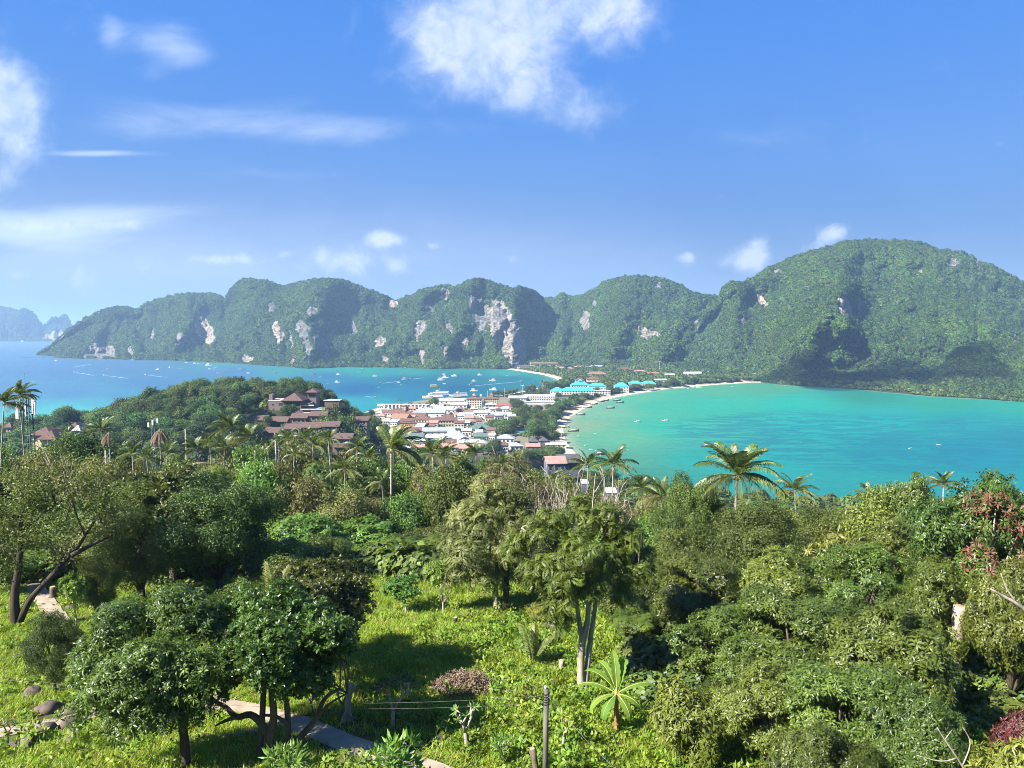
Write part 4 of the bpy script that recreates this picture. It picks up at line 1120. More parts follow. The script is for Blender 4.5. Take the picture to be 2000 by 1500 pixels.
# ---- palms standing over the wood
PALMS = [(1440, 925, 55, 86, 'tall coconut palm with wide spread fronds in front of the turquoise bay', .16, None), (1198, 905, 104, 58, 'slim coconut palm before the shallow green water, beside the red roofed house', .35, None), (1148, 908, 112, 48, 'bushy coconut palm right behind the red roofed house', .3, None),
         (1252, 952, 95, 46, 'low coconut palm at the water edge between the slim palm and the yellowing palm', .3, None), (1292, 968, 70, 66, 'yellowing coconut palm with long drooping fronds before the bay', .9, 2.6), (1552, 955, 78, 55, 'coconut palm with a grey hanging frond before the bay', .5, None), (1700, 970, 85, 48, 'short coconut palm poking over the bushes before the reef water', .3, None), (1843, 945, 80, 46, 'dark coconut palm behind the tree with reddish shoots', .2, None),
         (764, 875, 82, 80, 'large leaning coconut palm in front of the brown tiled town roofs', .4, 0.3), (846, 885, 92, 58, 'coconut palm with pale drooping fronds in front of the long white roof', .8, None), (674, 915, 84, 50, 'coconut palm with hanging fronds below the villas', .7, None), (746, 940, 74, 40, 'short coconut palm at the foot of the large leaning palm', .6, 2.9),
         (450, 835, 108, 52, 'tall coconut palm below the left end of the villas', .3, 2.8), (487, 853, 104, 46, 'coconut palm with pale fronds beside the tall palm below the villas', .7, 2.8), (410, 866, 110, 38, 'small coconut palm to the left of the tall palm below the villas', .3, None), (523, 875, 108, 36, 'coconut palm under the lowest row of villas', .6, None), (545, 868, 118, 34, 'thin coconut palm under the villa in the second row', .4, None), (612, 866, 112, 40, 'leaning coconut palm right under the villa roofs', .4, 0.5),
         (8, 785, 100, 50, 'windblown coconut palm at the very edge beside the lattice mast', .4, 0.2), (38, 770, 100, 46, 'taller windblown coconut palm leaning over the lattice mast', .2, 0.35), (198, 838, 120, 40, 'coconut palm just behind the dead brown palm', .3, 2.5), (258, 884, 90, 40, 'pale coconut palm between the two dead palms', .7, None), (286, 892, 86, 38, 'pale drooping coconut palm beside the second dead palm', .8, None), (90, 960, 66, 36, 'young palm in the wood under the broad dark tree', .4, None), (345, 930, 78, 40, 'palm crown sunk in the wood with a big dry frond', .8, None), (1395, 1000, 58, 50, 'low palm with greyish fan at the foot of the tall palm', .6, None), (1650, 1010, 62, 34, 'little palm among the bushes by the bay', .4, None), (980, 905, 90, 36, 'small palm in the brownish trees', .5, None), (575, 885, 104, 34, 'palm with a bare stem beside it', .4, None)]
_gp = random.Random(41)
for i, px in enumerate((385, 432, 468, 505, 560, 590, 640, 705, 720, 800, 875, 905, 930, 1010, 1075, 235, 330)):
    PALMS.append((px + _gp.uniform(-8, 8), lerp_tab(LINE[3] if px < 1000 else LINE[2], px) + _gp.uniform(-6, 26), _gp.uniform(88, 122), _gp.uniform(30, 44), f"slender coconut palm in the wood {landmark(px)}", .3, _gp.choice((None, None, 2.8))))
for px, py, d, r, lab, old, wind in PALMS:
    palm(px, py, d, r, lab, old, wind=wind, nf=30 if r > 80 else 24 if r > 70 else 19)
palm(213, 842, 96, 36, 'dead palm with a brown skirt of hanging fronds, nearer the lattice mast', dead=True, nf=16, wind=-2.6, name='dead_palm', lean=(0, 0))
palm(312, 836, 92, 40, 'dead palm with greyish hanging fronds in front of the headland', dead=True, nf=18, name='dead_palm', lean=(0, 0))
STEM = MB()
for i, (px, top, bot, d) in enumerate(((362, 838, 875, 110), (538, 862, 940, 100), (498, 880, 940, 96), (517, 900, 945, 92), (480, 905, 940, 95), (206, 880, 930, 90), (1487, 1125, 1175, 50), (1383, 962, 1010, 60))):
    a = PD(px, top, d); zb = H1(a[0], d)
    o = thing('dead_palm', (a[0], d, zb), f"bare grey palm stem without a crown {landmark(px)}", 'tree')
    MB().tube([(0, 0, -.2), (0.05, 0, (a[2] - zb) * .5), (0, 0, a[2] - zb)], [.17, .14, .10], 8).build('trunk', PALM_BARK, o, smooth=True)

# ================================================================== THE CLEARING
CONC = mat('path_concrete', (0.36, 0.30, 0.225), (0.24, 0.20, 0.15), 0.9, 1.2, 0.15, 6, 0.15)
STONE = mat('dark_boulder', (0.07, 0.06, 0.05), (0.14, 0.11, 0.085), 0.9, 2.5, 0.15, 5, 0.5)
WOODCUT = mat('cut_wood', (0.42, 0.33, 0.22), (0.25, 0.18, 0.11), 0.85, 4)


def smooth_line(P, step=0.4):
    P = np.array(P, float); seg = np.linalg.norm(np.diff(P[:, :2], axis=0), axis=1); s = np.concatenate([[0], np.cumsum(seg)])
    t = np.arange(0, s[-1], step); q = np.stack([np.interp(t, s, P[:, 0]), np.interp(t, s, P[:, 1])], 1)
    for _ in range(int(4 / step)):
        q[1:-1] = 0.25 * q[:-2] + 0.5 * q[1:-1] + 0.25 * q[2:]
    return q


PATHS = []


def path(name, px, width):
    q = smooth_line([hit(*p)[:2] for p in px]); PATHS.append((q, width))
    t = np.gradient(q, axis=0); n = nrm(np.stack([-t[:, 1], t[:, 0]], 1))
    wob = 0.06 * fbm(np.arange(len(q)) / 3.0, np.zeros(len(q)), 2, 4)[:, None]
    cols = []
    for f, dz in ((-1.0, -0.25), (-0.999, 0.055), (-.5, .065), (0, .07), (.5, .065), (0.999, 0.055), (1.0, -0.25)):
        e = q + n * (f * (width / 2 + wob)); cols.append(np.stack([e[:, 0], e[:, 1], height(q[:, 0], q[:, 1]) * 0.5 + height(e[:, 0], e[:, 1]) * 0.5 + dz], 1))
    V = np.stack(cols, 1).reshape(-1, 3)
    return kind(add(name, np_mesh(name, V, grid_faces(7, len(q)), [CONC])), 'structure')


path('path', [(150, 1040), (105, 1068), (70, 1100), (52, 1128), (72, 1152), (96, 1186), (120, 1222), (142, 1250), (165, 1270), (205, 1293), (260, 1322), (330, 1350), (400, 1372), (470, 1384), (540, 1400), (610, 1424), (670, 1453), (740, 1476), (830, 1503), (930, 1535)], 1.15)
path('path', [(-60, 1445), (0, 1434), (50, 1425), (110, 1412), (165, 1402), (220, 1385), (290, 1352), (325, 1347)], 0.95)


def path_dist(x, y):
    d = np.full(len(x), 1e9)
    for q, wd in PATHS:
        for i in range(0, len(q), 2):
            d = np.minimum(d, np.hypot(x - q[i, 0], y - q[i, 1]) - wd / 2)
    return d


# ---- grass and low plants (nobody could count them)
def blade_tuft(seed, n, h, spread, wd):
    g = np.random.default_rng(seed); V = []; Fq = []; T = []
    for _ in range(n):
        a = g.uniform(0, 6.28); o = np.array([cos(a), sin(a), 0]) * g.uniform(0, spread); b = g.uniform(0, 6.28); ln = h * g.uniform(0.55, 1.15); tilt = g.uniform(0.1, 0.75)
        d = np.array([cos(b) * tilt, sin(b) * tilt, 1]); s = np.array([-sin(b), cos(b), 0]) * wd * g.uniform(.7, 1.2)
        m = o + d * ln * 0.55; tp = o + d * ln * 0.85 + np.array([cos(b), sin(b), 0]) * ln * 0.35 * tilt
        k = len(V); V += [o - s, o + s, m + s * .7, m - s * .7, tp + s * .12, tp - s * .12]; Fq += [(k, k + 1, k + 2, k + 3), (k + 3, k + 2, k + 4, k + 5)]; t_ = g.uniform(0, 1); T += [t_, t_]
    return np.array(V), np.array(Fq), np.array(T)


g_ = np.random.default_rng(78)
N = 62000
gd = 19 + 44 * g_.random(N) ** 0.8; gx = (g_.random(N) * 2 - 1) * (0.70 * gd + 4)
pd_ = path_dist(gx, gd)
dens = np.where(gx > 5 + 0.05 * gd, 0.6, 1.0) * (0.3 + 1.1 * sst(0.22, 0.5, vnoise(gx / 3.2, gd / 3.2, 6)))
k_ = (pd_ > 0.12) & (g_.random(N) < dens)
gx, gd, pd_ = gx[k_], gd[k_], pd_[k_]
gz = height(gx, gd)
tall = 0.45 + 0.75 * vnoise(gx / 7, gd / 7, 12) + 0.7 * np.exp(-((gx + 9) / 8) ** 2 - ((gd - 55) / 6) ** 2) + 0.35 * np.exp(-((gx + 8) / 5) ** 2 - ((gd - 26) / 3) ** 2)
tall *= np.clip(0.45 + pd_ / 2.5, 0.45, 1) * np.where((gx < -12) & (gd < 48), 0.75, 1)
scl = np.stack([0.8 + 0.5 * g_.random(len(gx))] * 2 + [tall], 1)
rot = np.stack([g_.normal(0, .12, len(gx)), g_.normal(0, .12, len(gx)), g_.uniform(0, 6.28, len(gx))], 1)
scatter('grass', [blade_tuft(s, 17, 0.46, 0.26, 0.017) for s in (1, 2, 3)], np.stack([gx, gd, gz], 1), rot, scl, g_.integers(0, 3, len(gx)), LM['grass'])

# leafy weeds through the grass, thicker on the right-hand side of the clearing
N = 8200
wd_ = 20 + 40 * g_.random(N); wx = (g_.random(N) * 2 - 1) * (0.70 * wd_ + 4)
dens = sst(-7, 3, wx) * 0.9 + 0.22 + 0.5 * sst(50, 58, wd_)
k_ = (path_dist(wx, wd_) > 0.3) & (g_.random(N) < dens * (0.3 + vnoise(wx / 3, wd_ / 3, 31)))
wx, wd_ = wx[k_], wd_[k_]; wz = height(wx, wd_); n = len(wx)
sz = 0.7 + 0.9 * g_.random(n)
WEED = [assemble(g_.normal(0, .2, (14, 3)) * [1, 1, .5] + [0, 0, .16], g_.normal(0, .5, (14, 3)) + [0, 0, 1], np.full(14, .7), [t_rosette(s, 6, .24, .11, -10, 50, .2) for s in (201, 202)], s) for s in (5, 6, 7)]
scatter('low_weeds', WEED, np.stack([wx, wd_, wz], 1), np.stack([0 * wx, 0 * wx, g_.uniform(0, 6.28, n)], 1), np.stack([sz] * 2 + [sz * (0.7 + 0.9 * g_.random(n))], 1), g_.integers(0, 3, n), LM['weed'])

# undergrowth that fills the floor of the wood
N = 9000
ud = 54 + 76 * g_.random(N); ux = (g_.random(N) * 2 - 1) * (0.72 * ud + 4)
k_ = (ud > 57 + 4 * fbm(ux / 6, ud * 0, 2, 2)) & (path_dist(ux, ud) > 1.0)
# and under the right-hand mango trees
ux2 = 6 + 26 * g_.random(700); ud2 = 30 + 26 * g_.random(700)
k2 = (ux2 / ud2 > 0.16)
ux = np.concatenate([ux[k_], ux2[k2]]); ud = np.concatenate([ud[k_], ud2[k2]]); uz = height(ux, ud); n = len(ux)
sz = 0.8 + 1.3 * g_.random(n) ** 1.5; sz[-k2.sum():] *= 0.55
UND = [leaf_ball(s, 230, 0.17, .9, .35, .5) for s in (31, 32, 33)]
scatter('undergrowth', UND, np.stack([ux, ud, uz + sz * .35], 1), np.stack([0 * ux, 0 * ux, g_.uniform(0, 6.28, n)], 1), np.stack([sz, sz, sz * (0.7 + 0.5 * g_.random(n))], 1), g_.integers(0, 3, n), leafmat('undergrowth_leaves', (0.05, 0.09, 0.017), (0.15, 0.20, 0.042), trans=0.35, rough=0.5, rand=0.35, huer=0.03))


# ---- trees of the clearing built to the shape they have in the photograph
def px_tubes(b, o, d, limbs, zoff=0):
    for L in limbs:
        pts, r0, r1 = L[0], L[1], L[2]; dd = L[3] if len(L) > 3 else 0.0
        P = [PD(a, c, d + (dd * i / max(len(pts) - 1, 1))) - o for i, (a, c) in enumerate(pts)]
        # smooth the line
        P = np.array(P); tt = np.linspace(0, len(P) - 1, 3 * (len(P) - 1) + 1); Q = np.stack([np.interp(tt, np.arange(len(P)), P[:, j]) for j in range(3)], 1)
        for _ in range(2): Q[1:-1] = .25 * Q[:-2] + .5 * Q[1:-1] + .25 * Q[2:]
        b.tube(Q, list(np.linspace(r0, r1, len(Q))), 9)


def shaped_tree(name, base, d, limbs, blobs, temps, leaf, bark, label, npts, seed, sc_=1.0, inner=0.0, sub=5, cat='tree', fat=1.14, accent=None):
    """limbs and leaf masses given by where they are in the photograph, at distance d; masses are round in depth too"""
    g = np.random.default_rng(seed)
    x = PD(base[0], base[1], d)[0]; zb = H1(x, d); o = np.array([x, d, zb])
    t_ = thing(name, o, label, cat)
    b = MB(); px_tubes(b, o, d, limbs)
    C = []; RR_ = []
    for q in blobs:
        px, py, r = q[:3]; dd = q[3] if len(q) > 3 else 0
        c = PD(px, py, d + dd); rw = r / FPX * (d + dd) * fat
        for _ in range(sub):
            off = nrm(g.normal(size=3)) * rw * g.uniform(0.2, 0.75); C.append(c + off - o); RR_.append(rw * g.uniform(0.42, 0.72))
    C = np.array(C); RR_ = np.array(RR_)
    # thin branches out to the leaf masses
    tips = [PD(*L[0][-1], d + (L[3] if len(L) > 3 else 0)) - o for L in limbs]
    for c in C[::3]:
        j = int(np.argmin([np.linalg.norm(c - q) for q in tips])); m = (tips[j] + c) / 2 + g.normal(0, .12, 3)
        b.tube([tips[j], m, c], [.04, .028, .01], 5)
    b.build('trunk', bark, t_, smooth=True)
    k = g.choice(len(C), npts, p=RR_ ** 2 / (RR_ ** 2).sum())
    dv = nrm(g.normal(size=(npts, 3)) + [0, 0, .4])
    pos = C[k] + dv * (RR_[k] * g.uniform(.6, 1.08, npts))[:, None] * [1, 1, .85]
    ct = g.uniform(0, 1, len(C))
    V, Fq, T = assemble(pos, dv * .7 + [0, 0, .5] + g.normal(size=pos.shape) * .25, g.uniform(.75, 1.2, npts) * sc_, TEMPS[temps], seed, tint=ct[k])
    mats = [LM[leaf]]; mi = None
    if accent:
        mats.append(LM[accent[0]]); mi = np.zeros(len(Fq), int); ctr = V[Fq].mean(1)
        for (px, py, r, dd) in accent[1]:
            mi[np.linalg.norm(ctr - (PD(px, py, d + dd) - o), axis=1) < r / FPX * d] = 1
    add('crown', np_mesh(name + '_crown', V, Fq, mats, fattr={'tint': T}, midx=mi), t_)
    return t_


# forked dark tree at the path
shaped_tree('broadleaf_tree', (35, 1218), hit(35, 1222)[1], [([(32, 1232), (28, 1190), (29, 1150), (38, 1106), (40, 1060), (42, 1010)], .30, .12), ([(38, 1215), (56, 1172), (76, 1150), (104, 1122), (133, 1088), (152, 1071), (166, 1045), (188, 1014)], .22, .06, 1.5), ([(140, 1085), (184, 1061), (228, 1042)], .15, .05, 2), ([(38, 1106), (20, 1075), (-12, 1060)], .15, .05), ([(40, 1040), (75, 1010), (110, 985)], .12, .04, 1), ([(166, 1045), (150, 1010), (140, 975)], .07, .03, -1)],
            [(30, 980, 70), (100, 960, 75, 1), (170, 975, 70, 1.5), (215, 1010, 48, 2), (-20, 1010, 60), (60, 1050, 45, -1), (10, 1100, 40, -1.5), (120, 1030, 40, -1), (205, 960, 45, 3), (55, 940, 50, 2)], 'small', 'olive', BARK_D, 'tall dark tree forking low beside the path, with a sparse brownish green crown', 1150, 21, sc_=1.2, sub=7, fat=1.0, accent=('dark', [(30, 980, 80, 0), (120, 1030, 60, -1), (10, 1100, 60, -1.5), (170, 975, 60, 1.5)]))
# round mango tree with a straight dark stem at the front
shaped_tree('mango_tree', (365, 1505), 26.5, [([(366, 1530), (362, 1470), (358, 1420), (352, 1385)], .19, .13), ([(352, 1385), (330, 1340), (280, 1290)], .11, .05, .8), ([(352, 1385), (372, 1320), (385, 1250)], .11, .05, 1), ([(352, 1385), (300, 1380), (240, 1370)], .09, .04, -.8), ([(352, 1385), (395, 1360), (420, 1340)], .08, .04, 0)],
            [(240, 1230, 75, 1), (310, 1200, 60, 1.5), (370, 1215, 60, 1), (180, 1310, 62, 0), (250, 1320, 85, -.8), (330, 1300, 85, -.5), (395, 1290, 60, .4), (230, 1390, 62, -.5), (300, 1395, 55, -1), (370, 1365, 50, -.5), (185, 1370, 50, 0), (400, 1230, 45, 1.5)], 'mango', 'mango', BARK_D, 'round mango tree with a single straight dark stem standing on the short grass', 5200, 22, sc_=.82, sub=6)
# the wide tree with curling bare limbs
shaped_tree('broadleaf_tree', (535, 1470), 27.5, [([(534, 1490), (530, 1450), (512, 1412), (489, 1392), (467, 1402), (455, 1397), (442, 1380), (422, 1372), (398, 1355)], .17, .06, .6), ([(460, 1401), (434, 1410), (420, 1418)], .08, .03, 0), ([(525, 1485), (526, 1437), (537, 1400), (531, 1362), (530, 1300), (520, 1250)], .17, .10), ([(505, 1482), (510, 1430), (514, 1380), (516, 1290)], .13, .10, .4),
                                                  ([(562, 1465), (563, 1407), (560, 1370), (550, 1330), (560, 1270)], .13, .08, .8), ([(561, 1415), (540, 1397), (514, 1397)], .08, .05), ([(503, 1478), (520, 1488), (545, 1486), (564, 1468)], .12, .11, .6), ([(548, 1482), (580, 1447), (600, 1425), (620, 1402), (627, 1375), (640, 1357), (664, 1345)], .15, .06, .8), ([(622, 1398), (642, 1374), (678, 1354)], .06, .03, 0)],
            [(520, 1200, 62, 1), (580, 1190, 60, 1.5), (470, 1260, 55, 0), (540, 1260, 65, -1), (600, 1260, 65, -.4), (650, 1250, 55, .6), (500, 1310, 48, -.8), (450, 1310, 42, 0), (570, 1315, 48, -1), (470, 1200, 50, 1.6), (440, 1250, 40, .6), (630, 1310, 40, 0)], 'broad', 'mango', BARK, 'spreading tree with curling bare limbs over the path and many stems', 5200, 23, sc_=1.0, sub=6)
# the dense dome behind it
tree('broad', 615, 1082, 34.5, 270, 'dense dome shaped tree right behind the one with curling bare limbs', name='broadleaf_tree')
tree('dense', 520, 1105, 37, 200, 'dense dark tree filling the gap to the left of the dome shaped tree', name='broadleaf_tree')
# the feathery tree in the middle of the clearing
shaped_tree('feathery_tree', (1138, 1345), hit(1137, 1350)[1], [([(1137, 1362), (1133, 1300), (1137, 1255), (1144, 1232), (1149, 1200), (1150, 1150), (1140, 1080), (1120, 1030)], .20, .06), ([(1138, 1258), (1131, 1216), (1125, 1168), (1120, 1100), (1085, 1050)], .13, .05, .5), ([(1142, 1350), (1146, 1318), (1153, 1245), (1161, 1195), (1166, 1150), (1185, 1080), (1200, 1020)], .16, .05, .6), ([(1105, 1035), (1102, 1000), (1086, 962)], .04, .012, 0), ([(1155, 1050), (1157, 985), (1163, 925)], .04, .012, 1), ([(1163, 960), (1180, 930)], .02, .008, 1), ([(1190, 1040), (1194, 1000), (1208, 962)], .04, .012, 1), ([(1120, 1100), (1060, 1050), (1020, 1030)], .06, .02, -.5), ([(1170, 1110), (1220, 1070), (1250, 1050)], .06, .02, .5), ([(1195, 1005), (1222, 985)], .02, .008)],
            [(1140, 1010, 50, .5), (1090, 1015, 48), (1190, 1015, 45, .5), (1045, 1040, 45, -.3), (1230, 1050, 45, .5), (1010, 1070, 34, -.6), (1140, 1075, 55, -1), (1085, 1095, 52, -.8), (1195, 1095, 52, 0), (1045, 1110, 40, -.8), (1240, 1110, 40, .4), (1110, 1150, 48, -1.2), (1170, 1150, 48, -.6), (1075, 1175, 36, -.8), (1215, 1160, 36, .4), (1095, 1215, 30, -.5), (1260, 1080, 28, 1)], 'feather', 'feather', BARK_P, 'feathery tree with three pale stems in the middle of the clearing', 1250, 24, sc_=.8, sub=6, fat=.88)
shaped_tree('feathery_tree', (970, 1200), hit(972, 1200)[1], [([(971, 1212), (968, 1170), (969, 1130), (972, 1080), (960, 1020)], .20, .07), ([(972, 1090), (1000, 1040), (1010, 1000)], .08, .03)], [(950, 1000, 42), (905, 1010, 40), (1000, 1000, 38, 1), (930, 1060, 45, -.8), (985, 1060, 42, -.5), (890, 1070, 34), (960, 1110, 40, -.6), (910, 1120, 34), (950, 960, 36, 1), (1005, 1110, 28, .6)], 'feather', 'olive', BARK_P, 'slim tree with one pale peeling stem at the back edge of the clearing', 950, 25, sc_=.95, sub=6)
shaped_tree('broadleaf_tree', (988, 1205), hit(990, 1206)[1] + .4, [([(990, 1216), (987, 1170), (990, 1130), (988, 1090), (1000, 1030)], .24, .10)], [(1000, 960, 34, 1), (1010, 1030, 36, .5), (988, 1150, 13, -.2), (986, 1185, 12, -.2), (992, 1115, 15, 0), (1030, 990, 30, 1), (1025, 1065, 30, .6)], 'small', 'olive', BARK_D, 'ivy wrapped dark stem right beside the pale peeling one', 560, 26, sub=6)

# ---- the mango wood on the right, tree by tree
for key, px, top, d, wpx, lab, nm in (
        ('dense', 1480, 968, 49, 230, 'dark dense tree with a shadowy hollow, just below the tall palm', 'broadleaf_tree'), ('dense', 1600, 985, 54, 180, 'dark rounded tree below the palm with the grey hanging frond', 'broadleaf_tree'),
        ('yellow_mid', 1715, 965, 50, 150, 'yellowish olive tree between the dark rounded tree and the short palm', 'broadleaf_tree'), ('mango', 1800, 925, 47, 170, 'mango tree topping the wood right before the dark palm', 'mango_tree'),
        ('mango', 1385, 1075, 40, 240, 'mango tree at the inner edge of the mango wood, beside the feathery tree', 'mango_tree'), ('mango', 1520, 1060, 39, 240, 'mango tree in the heart of the mango wood under the dark hollow one', 'mango_tree'),
        ('yellow_bush', 1625, 1035, 42, 130, 'yellow green flowering top in the middle of the mango wood', 'mango_tree'), ('mango', 1690, 1060, 38, 250, 'mango tree below the yellow green top in the mango wood', 'mango_tree'),
        ('mango', 1565, 1150, 32, 300, 'large mango tree in the centre of the mango wood with drooping leaf fans', 'mango_tree'), ('mango', 1730, 1170, 29, 300, 'large mango tree beside the cut pale trunk', 'mango_tree'),
        ('mango', 1440, 1180, 33, 240, 'mango tree hanging over the dark opening beside the clearing', 'mango_tree'), ('mango', 1500, 1285, 27, 250, 'low mango tree leaning into the clearing above the bright grass gap', 'mango_tree'),
        ('mango', 1660, 1290, 24.5, 290, 'big mango tree closest to the viewpoint in the mango wood', 'mango_tree'), ('mango', 1600, 1400, 21.5, 230, 'mango branches low at the bottom edge over a pale stem', 'mango_tree'), ('mango', 1790, 1340, 22.5, 230, 'mango tree beside the dark reddish shrub', 'mango_tree'),
        ('mango_red', 1925, 925, 37, 270, 'tall mango tree with reddish brown new shoots', 'mango_tree'), ('mango', 1850, 1090, 35, 220, 'mango tree below the one with reddish shoots', 'mango_tree'), ('mango', 1985, 1080, 32, 200, 'mango tree with a bare white limb at the edge of the wood', 'mango_tree'),
        ('mango', 1760, 1010, 44, 200, 'mango tree behind, between the short palm and the reddish shoots', 'mango_tree'), ('dense', 1345, 925, 56, 150, 'grey green tree to the left of the tall palm', 'broadleaf_tree'), ('dense', 1330, 1150, 44, 140, 'dark tree in shade behind the banana plant', 'broadleaf_tree'),
        ('yellow_bush', 1345, 1335, 26.5, 165, 'yellow green young mango bush at the edge of the clearing', 'mango_bush'), ('mango', 1420, 1330, 31, 130, 'small mango bush behind the yellow green one', 'mango_bush'),
        ('yellow_bush', 1960, 1425, 19, 190, 'yellowish bush with bare white twigs in the corner', 'mango_bush'), ('broad', 330, 905, 54, 260, 'huge dark green tree standing behind the grass left of the clearing', 'broadleaf_tree'), ('dense', 420, 925, 52, 270, 'massive dark tree with a shaded right side behind the dome shaped tree', 'broadleaf_tree'), ('dense', 270, 960, 50, 200, 'dark leafy tree behind the leaning limb of the forked tree', 'broadleaf_tree')):
    tree(key, px, top, d, wpx, lab, name=nm, cat='bush' if 'bush' in nm else 'tree', spin=0.0 if key == 'mango_red' else None)
tree('dense', 100, 1185, 34, 130, 'small dark tree over the bend of the path', name='broadleaf_tree')
tree('dense', 190, 1085, 45, 84, 'small dark shrub tree on the lawn above the path bend', name='broadleaf_tree')
tree('sapling', 145, 1120, 44, 70, 'light green sapling growing around the pale dead stump', name='sapling')
tree('sapling', 792, 1124, hit(790, 1196)[1], 92, 'young leafy tree on two thin stems standing in the grass', name='sapling')
tree('sapling', 866, 1088, hit(866, 1200)[1], 76, 'slender taller sapling beside the young leafy tree in the grass', name='sapling')
tree('sapling', 1040, 1235, 38, 60, 'small bush on the shady ground behind the feathery tree', name='sapling')
tree('yellow_bush', 1075, 1190, 45, 90, 'light bush between the pale stem and the feathery tree', name='bush', cat='bush')
tree('yellow_bush', 1300, 1180, 45, 110, 'light yellow green bush in the shade by the banana plant', name='bush', cat='bush')


# ---- frangipani shrubs: bare forking stems, leaf fans at the tips
PLUM = [t_rosette(i + 300, 13, 0.36, 0.095, 0, 70, 0.10) for i in range(3)]
TEMPS['plum'] = PLUM


def frangipani(px, py, h, spread, label, seed, tips=12, leaf='mango', bark=BARK_P, d=None, sc_=1.0, fork=.35):
    g = np.random.default_rng(seed); q = hit(px, py) if d is None else np.array([PD(px, py, d)[0], d, 0]); z = H1(q[0], q[1])
    o = thing('frangipani', (q[0], q[1], z - .03), label, 'shrub')
    b = MB(); T_ = []

    def grow(p, dr, ln, r, lev):
        e = p + dr * ln + g.normal(0, .04, 3); m = (p + e) / 2 + g.normal(0, .04, 3)
        b.tube([p, m, e], [r, r * .88, r * .78], 7)
        if lev == 0: T_.append((e, dr)); return
        for k in range(2 + (g.random() < .5)):
            a = g.uniform(0, 6.28) if k == 0 else a + 2.3 + g.normal(0, .3)
            nd = nrm(dr * .7 + np.array([cos(a), sin(a), .35]) * spread / h * .9)
            grow(e, nd, ln * g.uniform(.55, .8), r * .72, lev - 1)
    grow(np.array([0, 0, -.05]), nrm(np.array([g.normal(0, .1), g.normal(0, .1), 1])), h * fork, .055 * h / 1.6, 3 if tips > 9 else 2)
    b.build('stem', bark, o, smooth=True)
    pos = np.array([e for e, _ in T_]); ax = np.array([d_ for _, d_ in T_]) + [0, 0, .4]
    V, Fq, TT = assemble(pos, ax, g.uniform(.8, 1.15, len(pos)) * sc_, PLUM, seed)
    add('foliage', np_mesh('frangipani_foliage', V, Fq, [LM[leaf]], fattr={'tint': TT}), o)
    return o


frangipani(766, 1428, 2.6, 1.5, 'leafy frangipani shrub between the cut trunk and the brush pile', 1, sc_=.9)
frangipani(610, 1395, 1.6, .6, 'small frangipani with white blossom behind the curling limbs', 2, tips=8, sc_=.8)
frangipani(665, 1400, 2.2, .6, 'thin frangipani directly beside the pale cut trunk', 3, tips=8, sc_=.7)
frangipani(15, 1452, 1.5, .9, 'nearly leafless pale frangipani at the lower path', 4, tips=8, leaf='bright', sc_=.45)
frangipani(560, 1530, 2.0, 1.5, 'frangipani with bright leaf fans at the bottom under the spreading tree', 5, tips=20, d=24.3, sc_=1.15, leaf='bright')
frangipani(780, 1540, 2.4, 1.9, 'frangipani with bright leaf fans at the bottom beside the path end', 6, tips=20, d=24.0, sc_=1.25, leaf='bright')
frangipani(700, 1475, 1.7, .9, 'dark small frangipani at the path edge', 7, tips=8, leaf='dark', d=25)
frangipani(595, 1455, 1.2, .5, 'dark leaf fan growing under the rising limb', 8, tips=8, leaf='dark', d=26.5, sc_=.8)
frangipani(915, 1470, 2.3, 1.2, 'thin frangipani with sparse leaves in front of the brush pile', 9, tips=8, sc_=.6, leaf='bright')
frangipani(985, 1500, 1.6, .8, 'low frangipani left of the wooden pole', 10, tips=8, sc_=.8, leaf='bright')
frangipani(1100, 1470, 1.7, .8, 'dark leafed frangipani right behind the wooden pole', 12, tips=8, sc_=.9, leaf='weed')
frangipani(470, 1540, 1.7, .8, 'little frangipani at the bottom beside the straight dark stem', 13, tips=8, d=24, sc_=1.0, leaf='bright')

